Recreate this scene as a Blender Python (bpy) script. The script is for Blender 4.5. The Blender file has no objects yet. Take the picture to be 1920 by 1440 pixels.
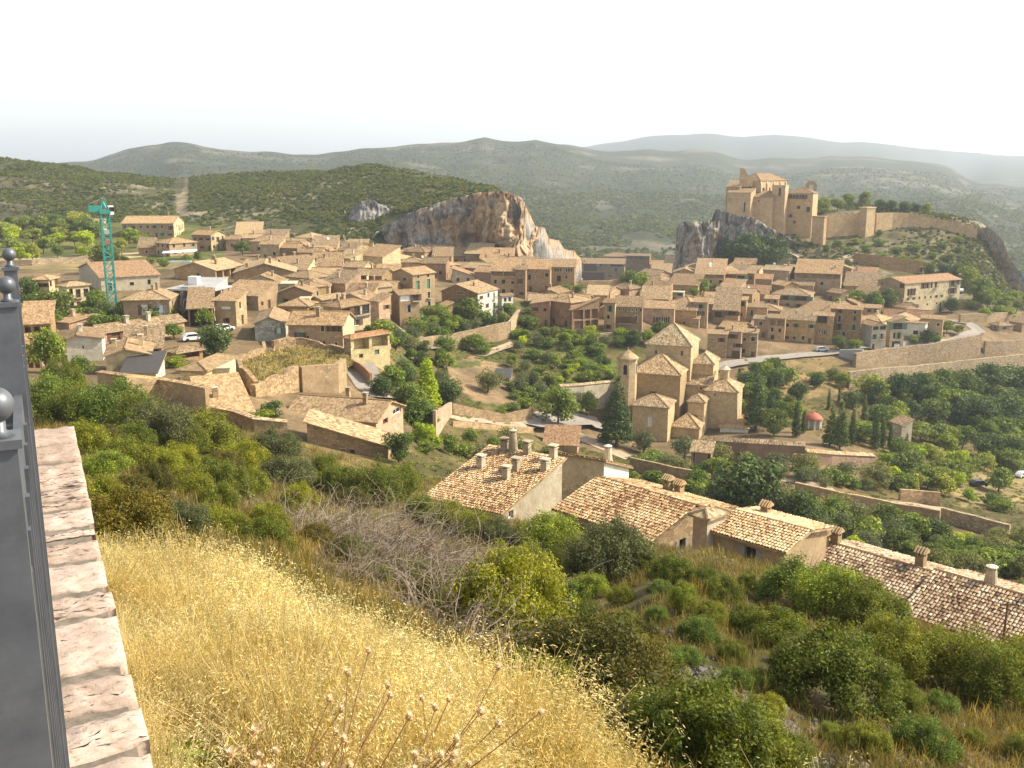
import bpy, math, random
import numpy as np
from mathutils import Vector, Matrix

# ------------------------------------------------------------------ camera, sky, sun, exposure
SC = bpy.context.scene
COL = SC.collection
PITCH = math.radians(12.3)
FPX = 1867.0                       # focal length in pixels of the 1920-wide photograph
CP, SP = math.cos(PITCH), math.sin(PITCH)
cam_d = bpy.data.cameras.new('camera')
cam_d.sensor_width = 36.0
cam_d.lens = 36.0 * FPX / 1920.0
cam_d.clip_start = 0.05
cam_d.clip_end = 30000
cam = bpy.data.objects.new('camera', cam_d)
COL.objects.link(cam)
cam.location = (0, 0, 0)
cam.rotation_euler = (math.pi / 2 - PITCH, 0, 0)
SC.camera = cam

SUN_EL, SUN_AZ = math.radians(40), math.radians(82)      # azimuth from +Y towards +X
world = bpy.data.worlds.new('World')
SC.world = world
world.use_nodes = True
wn, wl = world.node_tree.nodes, world.node_tree.links
wn.clear()
sky = wn.new('ShaderNodeTexSky')
sky.sky_type = 'NISHITA'
sky.sun_disc = False
sky.sun_elevation = SUN_EL
sky.sun_rotation = SUN_AZ
sky.altitude = 600
sky.air_density = 1.0
sky.dust_density = 2.5
sky.ozone_density = 1.0
hs = wn.new('ShaderNodeHueSaturation')
hs.inputs['Saturation'].default_value = 0.30
bgn = wn.new('ShaderNodeBackground')
bgn.inputs['Strength'].default_value = 0.15
wo = wn.new('ShaderNodeOutputWorld')
wl.new(sky.outputs[0], hs.inputs['Color'])
wl.new(hs.outputs[0], bgn.inputs['Color'])
wl.new(bgn.outputs[0], wo.inputs['Surface'])

sun_d = bpy.data.lights.new('sun', 'SUN')
sun_d.energy = 4.2
sun_d.angle = math.radians(1.5)
sun_d.color = (1.0, 0.915, 0.75)
sun = bpy.data.objects.new('sun', sun_d)
COL.objects.link(sun)
sdir = Vector((math.sin(SUN_AZ) * math.cos(SUN_EL), math.cos(SUN_AZ) * math.cos(SUN_EL), math.sin(SUN_EL)))
sun.rotation_euler = sdir.to_track_quat('Z', 'Y').to_euler()
sun.location = (60, 0, 60)

SC.view_settings.view_transform = 'Standard'
SC.view_settings.look = 'None'
SC.view_settings.exposure = 0.9
SC.view_settings.gamma = 1.0
SC.cycles.use_denoising = True
SC.cycles.max_bounces = 5
SC.cycles.diffuse_bounces = 3
SC.cycles.glossy_bounces = 2
SC.cycles.transmission_bounces = 3
SC.cycles.volume_bounces = 0
SC.cycles.transparent_max_bounces = 6
SC.cycles.caustics_reflective = False
SC.cycles.caustics_refractive = False

rnd = random.Random(7)
nrng = np.random.default_rng(11)

# ------------------------------------------------------------------ pixel <-> world helpers
def tpy(py):
    """z / y of the ray through image row py"""
    v = (720.0 - py) / FPX
    return (v * CP - SP) / (CP + v * SP)

def apx(px, py):
    """x / y of the ray through pixel (px, py)"""
    v = (720.0 - py) / FPX
    return ((px - 960.0) / FPX) / (CP + v * SP)

def to_px(x, y, z):
    t = z / y
    v = (t * CP + SP) / (CP - t * SP)
    return 960 + FPX * (x / y) * (CP + v * SP), 720 - FPX * v

# ------------------------------------------------------------------ noise
def _hash(ix, iy, iz, seed):
    h = (ix.astype(np.int64) * 374761393 + iy.astype(np.int64) * 668265263 + iz.astype(np.int64) * 2147483647 + seed * 974634777)
    h = (h ^ (h >> 13)) * 1274126177
    h = h ^ (h >> 16)
    return (h & 0xFFFFFF) / float(0xFFFFFF)

def vnoise(x, y, z=None, seed=0):
    x = np.asarray(x, float); y = np.asarray(y, float)
    z = np.zeros_like(x) if z is None else np.asarray(z, float)
    ix, iy, iz = np.floor(x), np.floor(y), np.floor(z)
    fx, fy, fz = x - ix, y - iy, z - iz
    fx = fx * fx * (3 - 2 * fx); fy = fy * fy * (3 - 2 * fy); fz = fz * fz * (3 - 2 * fz)
    r = 0
    for dx in (0, 1):
        for dy in (0, 1):
            for dz in (0, 1):
                w = (fx if dx else 1 - fx) * (fy if dy else 1 - fy) * (fz if dz else 1 - fz)
                r = r + w * _hash(ix + dx, iy + dy, iz + dz, seed)
    return r * 2 - 1

def fbm(x, y, z=None, octaves=4, seed=0, gain=0.5):
    x = np.asarray(x, float); y = np.asarray(y, float)
    r, a, f = 0, 1.0, 1.0
    for o in range(octaves):
        r = r + a * vnoise(x * f, y * f, None if z is None else np.asarray(z, float) * f, seed + o * 17)
        a *= gain; f *= 2.03
    return r

# ------------------------------------------------------------------ object helpers
def link(o, parent=None):
    COL.objects.link(o)
    if parent is not None:
        o.parent = parent
    return o

def tag(o, label=None, cat=None, group=None, kind=None):
    if label: o['label'] = label
    if cat: o['category'] = cat
    if group: o['group'] = group
    if kind: o['kind'] = kind
    return o

def empty(name, loc, rz=0.0, label=None, cat=None, group=None):
    o = bpy.data.objects.new(name, None)
    o.empty_display_size = 0.2
    link(o)
    o.location = loc
    o.rotation_euler = (0, 0, rz)
    return tag(o, label, cat, group)

class MB:
    def __init__(s):
        s.v, s.f, s.m, s.uv = [], [], [], []
    def poly(s, pts, mi=0, uv=None):
        b = len(s.v)
        s.v.extend([tuple(p) for p in pts])
        s.f.append(tuple(range(b, b + len(pts))))
        s.m.append(mi)
        s.uv.append(uv)
    def box(s, x0, x1, y0, y1, z0, z1, mi=0):
        p = [(x0, y0, z0), (x1, y0, z0), (x1, y1, z0), (x0, y1, z0), (x0, y0, z1), (x1, y0, z1), (x1, y1, z1), (x0, y1, z1)]
        b = len(s.v); s.v.extend(p)
        for q in ((0, 3, 2, 1), (4, 5, 6, 7), (0, 1, 5, 4), (1, 2, 6, 5), (2, 3, 7, 6), (3, 0, 4, 7)):
            s.f.append(tuple(b + i for i in q)); s.m.append(mi); s.uv.append(None)
    def prism(s, base, top, mi=0):
        """closed solid between two rings of the same length"""
        n = len(base); b = len(s.v)
        s.v.extend([tuple(p) for p in base]); s.v.extend([tuple(p) for p in top])
        s.f.append(tuple(b + i for i in reversed(range(n)))); s.m.append(mi); s.uv.append(None)
        s.f.append(tuple(b + n + i for i in range(n))); s.m.append(mi); s.uv.append(None)
        for i in range(n):
            j = (i + 1) % n
            s.f.append((b + i, b + j, b + n + j, b + n + i)); s.m.append(mi); s.uv.append(None)
    def ring_solid(s, cx, cy, prof, n=12, mi=0, a0=0.0):
        """lathe: prof is a list of (radius, z)"""
        rings = []
        for r, z in prof:
            b = len(s.v)
            for i in range(n):
                a = a0 + 2 * math.pi * i / n
                s.v.append((cx + r * math.cos(a), cy + r * math.sin(a), z))
            rings.append(b)
        for k in range(len(rings) - 1):
            for i in range(n):
                j = (i + 1) % n
                s.f.append((rings[k] + i, rings[k] + j, rings[k + 1] + j, rings[k + 1] + i)); s.m.append(mi); s.uv.append(None)
        s.f.append(tuple(rings[0] + i for i in reversed(range(n)))); s.m.append(mi); s.uv.append(None)
        s.f.append(tuple(rings[-1] + i for i in range(n))); s.m.append(mi); s.uv.append(None)
    def tube(s, pts, radii, n=5, mi=0):
        pts = [Vector(p) for p in pts]
        rings = []
        for i, p in enumerate(pts):
            d = (pts[min(i + 1, len(pts) - 1)] - pts[max(i - 1, 0)])
            if d.length < 1e-6: d = Vector((0, 0, 1))
            d.normalize()
            q = d.cross(Vector((0.31, 0.77, 0.11)))
            if q.length < 1e-4: q = d.cross(Vector((1, 0, 0)))
            q.normalize(); w = d.cross(q)
            b = len(s.v)
            for k in range(n):
                a = 2 * math.pi * k / n
                s.v.append(tuple(p + (q * math.cos(a) + w * math.sin(a)) * radii[i]))
            rings.append(b)
        for k in range(len(rings) - 1):
            for i in range(n):
                j = (i + 1) % n
                s.f.append((rings[k] + i, rings[k] + j, rings[k + 1] + j, rings[k + 1] + i)); s.m.append(mi); s.uv.append(None)
        s.f.append(tuple(rings[-1] + i for i in range(n))); s.m.append(mi); s.uv.append(None)
    def mesh(s, name, mats, smooth=False):
        me = bpy.data.meshes.new(name)
        me.from_pydata(s.v, [], s.f)
        for m in mats: me.materials.append(m)
        if len(mats) > 1:
            me.polygons.foreach_set('material_index', s.m)
        if any(u is not None for u in s.uv):
            ul = me.uv_layers.new(name='UVMap')
            flat = []
            for f, u in zip(s.f, s.uv):
                if u is None: flat.extend([0.0, 0.0] * len(f))
                else:
                    for a in u: flat.extend(a)
            ul.data.foreach_set('uv', flat)
        if smooth:
            me.polygons.foreach_set('use_smooth', [True] * len(me.polygons))
        me.update()
        return me
    def build(s, name, mats, parent=None, smooth=False):
        if not isinstance(mats, (list, tuple)): mats = [mats]
        o = bpy.data.objects.new(name, s.mesh(name, mats, smooth))
        return link(o, parent)

def np_mesh(name, verts, faces, mats, smooth=False, attrs=None):
    """verts (n,3), faces (m,k) arrays; attrs {name: (n,3) colours per vertex}"""
    me = bpy.data.meshes.new(name)
    verts = np.asarray(verts, np.float32); faces = np.asarray(faces, np.int32)
    n, m, k = len(verts), len(faces), faces.shape[1]
    me.vertices.add(n); me.vertices.foreach_set('co', verts.ravel())
    me.loops.add(m * k); me.loops.foreach_set('vertex_index', faces.ravel())
    me.polygons.add(m)
    me.polygons.foreach_set('loop_start', np.arange(m, dtype=np.int32) * k)
    me.polygons.foreach_set('loop_total', np.full(m, k, np.int32))
    if smooth: me.polygons.foreach_set('use_smooth', np.ones(m, bool))
    for a in mats: me.materials.append(a)
    for nm, c in (attrs or {}).items():
        at = me.color_attributes.new(nm, 'FLOAT_COLOR', 'POINT')
        full = np.ones((n, 4), np.float32); full[:, :3] = c
        at.data.foreach_set('color', full.ravel())
    me.update(calc_edges=True); me.validate()
    return me

# ------------------------------------------------------------------ materials
MATS = {}
class NT:
    def __init__(s, name):
        m = bpy.data.materials.new(name); m.use_nodes = True
        s.m = m; s.n = m.node_tree.nodes; s.l = m.node_tree.links
        s.bsdf = s.n['Principled BSDF']; s.out = s.n['Material Output']
        s.bsdf.inputs['Roughness'].default_value = 0.9
        s.bsdf.inputs['Specular IOR Level'].default_value = 0.2
        MATS[name] = m
    def node(s, t, **kw):
        n = s.n.new(t)
        for k, v in kw.items(): setattr(n, k, v)
        return n
    def noise(s, scale, detail=4, rough=0.55, vec=None):
        n = s.node('ShaderNodeTexNoise'); n.inputs['Scale'].default_value = scale
        n.inputs['Detail'].default_value = detail; n.inputs['Roughness'].default_value = rough
        if vec is not None: s.l.new(vec, n.inputs['Vector'])
        return n.outputs['Fac']
    def coords(s, kind='Object', scale=None):
        c = s.node('ShaderNodeTexCoord').outputs[kind]
        if scale:
            mp = s.node('ShaderNodeMapping'); mp.inputs['Scale'].default_value = scale
            s.l.new(c, mp.inputs['Vector']); c = mp.outputs[0]
        return c
    def ramp(s, fac, stops):
        r = s.node('ShaderNodeValToRGB'); e = r.color_ramp.elements
        while len(e) < len(stops): e.new(0.5)
        for i, (p, c) in enumerate(stops):
            e[i].position = p; e[i].color = (c[0], c[1], c[2], 1)
        s.l.new(fac, r.inputs[0]); return r.outputs[0]
    def mix(s, a, b, fac, mode='MIX'):
        n = s.node('ShaderNodeMix', data_type='RGBA', blend_type=mode)
        for sock, val in ((n.inputs[6], a), (n.inputs[7], b), (n.inputs[0], fac)):
            if hasattr(val, 'is_linked') or hasattr(val, 'links'): s.l.new(val, sock)
            elif isinstance(val, (tuple, list)): sock.default_value = (*val, 1)
            else: sock.default_value = val
        return n.outputs[2]
    def math(s, op, a, b=0.0):
        n = s.node('ShaderNodeMath', operation=op)
        for sock, val in ((n.inputs[0], a), (n.inputs[1], b)):
            if hasattr(val, 'links'): s.l.new(val, sock)
            else: sock.default_value = val
        return n.outputs[0]
    def color(s, c): s.l.new(c, s.bsdf.inputs['Base Color'])
    def bump(s, h, strength=0.4, dist=0.05):
        b = s.node('ShaderNodeBump'); b.inputs['Strength'].default_value = strength
        b.inputs['Distance'].default_value = dist
        s.l.new(h, b.inputs['Height']); s.l.new(b.outputs[0], s.bsdf.inputs['Normal'])
    def rnd(s):
        return s.node('ShaderNodeObjectInfo').outputs['Random']

def flat_mat(name, c, rough=0.8, metal=0.0, spec=0.3, var=0.15, scale=3.0):
    t = NT(name)
    f = t.noise(scale, 4, 0.6, t.coords())
    t.color(t.ramp(f, [(0.3, tuple(x * (1 - var) for x in c)), (0.7, tuple(min(1, x * (1 + var)) for x in c))]))
    t.bsdf.inputs['Roughness'].default_value = rough
    t.bsdf.inputs['Metallic'].default_value = metal
    t.bsdf.inputs['Specular IOR Level'].default_value = spec
    return t.m

def plaster(name, c, var=0.22, stone=0.0):
    """lime render with stains; stone > 0 mixes in a rubble masonry pattern"""
    t = NT(name)
    off = t.node('ShaderNodeVectorMath', operation='ADD')
    t.l.new(t.coords(), off.inputs[0])
    sc3 = t.node('ShaderNodeVectorMath', operation='SCALE'); sc3.inputs[0].default_value = (37.0, 61.0, 23.0)
    t.l.new(t.rnd(), sc3.inputs['Scale']); t.l.new(sc3.outputs[0], off.inputs[1])
    co = off.outputs[0]
    big = t.noise(0.30, 6, 0.68, co)
    fine = t.noise(3.4, 6, 0.7, co)
    mid = t.noise(0.9, 5, 0.65, co)
    c = (c[0] * 0.93, c[1] * 0.97, c[2] * 0.90)
    c0 = tuple(x * (1 - var * 1.3) for x in c); c1 = tuple(min(1, x * (1 + var * 0.8)) for x in c)
    col = t.ramp(big, [(0.32, c0), (0.5, c), (0.68, c1)])
    col = t.mix(col, t.ramp(fine, [(0.3, (0.58, 0.55, 0.52)), (0.66, (1.06, 1.06, 1.06))]), 0.7, 'MULTIPLY')
    col = t.mix(col, t.ramp(mid, [(0.3, (0.68, 0.62, 0.55)), (0.6, (1, 1, 1))]), 0.6, 'MULTIPLY')
    if name != 'plaster_white':
        st = t.node('ShaderNodeMapping'); st.inputs['Scale'].default_value = (1, 1, 1.8); t.l.new(co, st.inputs['Vector'])
        v = t.node('ShaderNodeTexVoronoi', feature='F1'); v.inputs['Scale'].default_value = 1.5
        t.l.new(st.outputs[0], v.inputs['Vector'])
        sc = t.ramp(v.outputs['Color'], [(0.1, tuple(x * 0.55 for x in c)), (0.9, tuple(min(1, x * 1.4) for x in c))])
        ve = t.node('ShaderNodeTexVoronoi', feature='DISTANCE_TO_EDGE'); ve.inputs['Scale'].default_value = 1.5
        t.l.new(st.outputs[0], ve.inputs['Vector'])
        sc = t.mix(sc, t.ramp(ve.outputs['Distance'], [(0.0, (0.35, 0.32, 0.3)), (0.12, (1, 1, 1))]), 0.8, 'MULTIPLY')
        if stone: col = t.mix(col, sc, stone)
        else:
            msk = t.ramp(t.noise(0.23, 4, 0.6, co), [(0.52, (0, 0, 0)), (0.58, (0.7, 0.7, 0.7))])
            col = t.mix(col, sc, msk)
    rn = t.rnd()
    col = t.mix(col, t.ramp(rn, [(0.0, (0.72, 0.66, 0.60)), (0.5, (1.0, 1.0, 1.0)), (1.0, (1.12, 1.05, 0.96))]), 1.0, 'MULTIPLY')
    t.color(col)
    t.bump(fine, 0.5, 0.06)
    t.bsdf.inputs['Roughness'].default_value = 0.95
    return t.m

def tiles_mat(name, cols, rough=0.9):
    """clay tile courses seen from afar: one tint for each tile, from the roof's own UV in metres"""
    cols = [(c[0] * 0.86, c[1] * 0.92, c[2] * 0.86) for c in cols]
    t = NT(name)
    uv = t.node('ShaderNodeUVMap').outputs[0]
    b = t.node('ShaderNodeTexBrick')
    b.offset = 0.0; b.squash = 1.0
    b.inputs['Scale'].default_value = 1.0
    b.inputs['Brick Width'].default_value = 0.26
    b.inputs['Row Height'].default_value = 0.42
    b.inputs['Mortar Size'].default_value = 0.035
    b.inputs['Mortar Smooth'].default_value = 0.4
    b.inputs['Color1'].default_value = (0, 0, 0, 1); b.inputs['Color2'].default_value = (1, 1, 1, 1)
    b.inputs['Mortar'].default_value = (0.02, 0.02, 0.02, 1)
    t.l.new(uv, b.inputs['Vector'])
    v = t.node('ShaderNodeTexWhiteNoise')
    sep = t.node('ShaderNodeVectorMath', operation='MULTIPLY'); sep.inputs[1].default_value = (1 / 0.26, 1 / 0.42, 1)
    fl = t.node('ShaderNodeVectorMath', operation='FLOOR')
    t.l.new(uv, sep.inputs[0]); t.l.new(sep.outputs[0], fl.inputs[0]); t.l.new(fl.outputs[0], v.inputs['Vector'])
    big = t.noise(0.7, 6, 0.75, uv)
    k = t.math('ADD', t.math('MULTIPLY', v.outputs['Value'], 0.55), t.math('MULTIPLY', big, 0.55))
    col = t.ramp(k, [(0.2, cols[0]), (0.45, cols[1]), (0.65, cols[2]), (0.85, cols[3])])
    wav = t.node('ShaderNodeTexWave', wave_type='BANDS', bands_direction='X'); wav.inputs['Scale'].default_value = 1 / 0.26 / 2 * 1.0
    t.l.new(uv, wav.inputs['Vector'])
    rn = t.rnd()
    col = t.mix(col, t.ramp(rn, [(0.0, (0.66, 0.58, 0.52)), (0.5, (0.95, 0.90, 0.84)), (1.0, (0.98, 0.84, 0.70))]), 1.0, 'MULTIPLY')
    t.color(col)
    t.bump(wav.outputs['Fac'], 0.6, 0.08)
    t.bsdf.inputs['Roughness'].default_value = rough
    return t.m

def leaf_mat(name, cols, trans=0.3):
    """foliage: leaf colour from a per-leaf attribute and a small per-plant shift"""
    t = NT(name)
    at = t.node('ShaderNodeAttribute', attribute_name='leaf')
    col = t.ramp(at.outputs['Fac'], [(0.0, cols[0]), (0.5, cols[1]), (1.0, cols[2])])
    col = t.mix(col, t.ramp(t.rnd(), [(0.0, (0.72, 0.78, 0.72)), (0.5, (1, 1, 1)), (1.0, (1.40, 1.26, 0.8))]), 1.0, 'MULTIPLY')
    t.color(col)
    t.bsdf.inputs['Roughness'].default_value = 0.7
    t.bsdf.inputs['Specular IOR Level'].default_value = 0.25
    tr = t.node('ShaderNodeBsdfTranslucent')
    t.l.new(t.mix(col, (1.0, 0.95, 0.5), 1.0, 'MULTIPLY'), tr.inputs['Color'])
    mx = t.node('ShaderNodeMixShader'); mx.inputs[0].default_value = trans
    t.l.new(t.bsdf.outputs[0], mx.inputs[1]); t.l.new(tr.outputs[0], mx.inputs[2])
    t.l.new(mx.outputs[0], t.out.inputs['Surface'])
    return t.m

def rock_mat(name, stops, streak=True, sc=1.0):
    t = NT(name)
    st = t.noise(0.22 * sc, 8, 0.72, t.coords(scale=(1.0, 1.0, 0.16)))
    at = t.node('ShaderNodeAttribute', attribute_name='tint')
    f = t.math('ADD', t.math('MULTIPLY', st, 1.7), t.math('SUBTRACT', at.outputs['Fac'], 0.82))
    col = t.ramp(f, stops)
    fine = t.noise(1.3 * sc, 8, 0.75, t.coords(scale=(1.0, 1.0, 0.45)))
    col = t.mix(col, t.ramp(fine, [(0.34, (0.38, 0.36, 0.35)), (0.6, (1.08, 1.06, 1.04))]), 0.85, 'MULTIPLY')
    v = t.node('ShaderNodeTexVoronoi', feature='DISTANCE_TO_EDGE'); v.inputs['Scale'].default_value = 0.28 * sc
    w = t.node('ShaderNodeVectorMath', operation='ADD'); nz = t.node('ShaderNodeTexNoise'); nz.inputs['Scale'].default_value = 0.5 * sc
    t.l.new(t.coords(scale=(1.0, 1.0, 0.35)), w.inputs[0]); t.l.new(nz.outputs['Color'], w.inputs[1]); t.l.new(w.outputs[0], v.inputs['Vector'])
    col = t.mix(col, t.ramp(v.outputs['Distance'], [(0.0, (0.3, 0.28, 0.27)), (0.05, (1, 1, 1))]), 0.6, 'MULTIPLY')
    t.color(col)
    t.bump(t.math('ADD', fine, t.math('MULTIPLY', v.outputs['Distance'], 1.5)), 1.0, 0.9 / sc)
    return t.m

tan = (0.40, 0.285, 0.175)
M_WALL = {
    'tan': plaster('plaster_tan', (0.46, 0.325, 0.205)),
    'cream': plaster('plaster_cream', (0.62, 0.50, 0.33)),
    'yellow': plaster('plaster_yellow', (0.70, 0.57, 0.34)),
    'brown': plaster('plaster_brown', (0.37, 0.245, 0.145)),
    'pink': plaster('plaster_pink', (0.52, 0.35, 0.25)),
    'red': plaster('plaster_red', (0.42, 0.235, 0.145)),
    'white': plaster('plaster_white', (0.80, 0.78, 0.73), 0.06),
    'grey': plaster('cement_grey', (0.42, 0.40, 0.36)),
    'stone': plaster('masonry_stone', (0.42, 0.30, 0.19), 0.25, 0.6),
    'ochre': plaster('masonry_ochre', (0.47, 0.315, 0.165), 0.25, 0.5),
    'church': plaster('masonry_church', (0.60, 0.44, 0.27), 0.16, 0.3),
    'castle': plaster('masonry_castle', (0.56, 0.395, 0.245), 0.22, 0.3),
    'pale': plaster('plaster_pale', (0.58, 0.50, 0.40), 0.14),
    'rose': plaster('plaster_rose', (0.40, 0.27, 0.205), 0.15),
    'rubble': plaster('masonry_rubble', (0.44, 0.33, 0.225), 0.3, 0.75),
    'dirt': plaster('earth_bank', (0.47, 0.31, 0.18), 0.3, 0.3),
}
M_TILE = {
    'tan': tiles_mat('roof_tiles_tan', [(0.22, 0.135, 0.08), (0.37, 0.24, 0.145), (0.47, 0.32, 0.20), (0.58, 0.44, 0.29)]),
    'pale': tiles_mat('roof_tiles_pale', [(0.30, 0.20, 0.12), (0.45, 0.31, 0.19), (0.55, 0.40, 0.25), (0.62, 0.49, 0.33)]),
    'red': tiles_mat('roof_tiles_red', [(0.22, 0.12, 0.07), (0.37, 0.205, 0.12), (0.45, 0.265, 0.16), (0.53, 0.36, 0.24)]),
    'old': tiles_mat('roof_tiles_old', [(0.15, 0.095, 0.06), (0.28, 0.185, 0.115), (0.38, 0.265, 0.17), (0.50, 0.39, 0.27)]),
    'mix': tiles_mat('roof_tiles_mottled', [(0.17, 0.10, 0.065), (0.41, 0.275, 0.17), (0.57, 0.42, 0.27), (0.74, 0.62, 0.44)]),
    'slate': flat_mat('roof_sheet_dark', (0.07, 0.065, 0.06), 0.6),
}
M_GLASS = flat_mat('window_glass', (0.018, 0.017, 0.016), 0.25, 0, 0.5)
M_WOOD = flat_mat('shutter_wood', (0.13, 0.062, 0.03), 0.7)
M_FRAMEW = flat_mat('frame_brown', (0.16, 0.09, 0.05), 0.7)
M_WHITEP = flat_mat('paint_white', (0.78, 0.77, 0.74), 0.6, var=0.05)
M_GREEN = flat_mat('shutter_green', (0.10, 0.20, 0.13), 0.7)
M_SHUT = flat_mat('shutter_grey', (0.26, 0.25, 0.23), 0.7)
M_CONC = flat_mat('concrete', (0.36, 0.35, 0.33), 0.9, scale=1.2)
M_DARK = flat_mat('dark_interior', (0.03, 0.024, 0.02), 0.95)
M_BARK = flat_mat('bark', (0.12, 0.085, 0.06), 0.95, scale=6)
M_WALL['ruin'] = plaster('masonry_ruin', (0.40, 0.265, 0.155), 0.35, 0.85)
# ------------------------------------------------------------------ terrain: profiles along sight lines, (distance, z or image row if > 150)
NEAR_Y = [0.6, 3, 5, 7, 9, 12, 16, 22, 30, 40, 50, 60, 75, 90, 110, 130]
NEAR = {
    -0.95: [-2.4, -2.5, -2.8, -3.2, -3.8, -5.0, -6.5, -8.5, -11.0, -13.5, -15.5, -17.0, -19.5, -22.0, -25.0, -27.0],
    -0.60: [-2.4, -2.5, -2.8, -3.2, -3.8, -5.0, -6.5, -8.5, -11.0, -13.5, -15.5, -17.0, -19.5, -22.0, -25.0, -27.0],
    -0.40: [-2.3, -2.5, -2.95, -3.55, -4.35, -5.6, -6.5, -8.4, -10.8, -13.0, -15.5, -17.5, -20.5, -23.0, -26.0, -28.5],
    -0.25: [-2.5, -2.9, -3.4, -4.05, -4.8, -6.1, -7.3, -9.6, -12.0, -15.0, -18.0, -20.5, -24.0, -27.0, -31.0, -33.0],
    -0.10: [-2.7, -3.2, -3.7, -4.4, -5.5, -7.2, -8.8, -11.2, -14.0, -17.5, -20.5, -23.0, -26.5, -30.5, -35.0, -38.0],
    0.05: [-2.9, -3.4, -4.05, -5.1, -6.4, -8.0, -10.1, -12.8, -15.8, -19.2, -22.0, -24.5, -28.5, -33.5, -39.5, -44.5],
    0.20: [-3.0, -3.6, -4.35, -5.6, -7.1, -8.7, -10.8, -12.9, -15.0, -17.2, -20.0, -24.0, -30.0, -36.0, -43.0, -47.5],
    0.35: [-3.0, -3.7, -4.3, -5.4, -7.3, -9.6, -12.0, -14.0, -16.0, -18.5, -22.5, -28.0, -34.0, -39.5, -46.0, -50.5],
    0.50: [-3.0, -3.8, -4.4, -5.5, -7.5, -10.2, -12.6, -14.6, -17.0, -21.0, -26.0, -31.0, -37.0, -42.0, -49.0, -54.0],
    0.95: [-3.0, -3.8, -4.5, -5.7, -7.8, -10.5, -13.0, -15.2, -18.5, -23.0, -28.0, -32.0, -38.0, -43.0, -50.0, -55.0],
}
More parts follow.
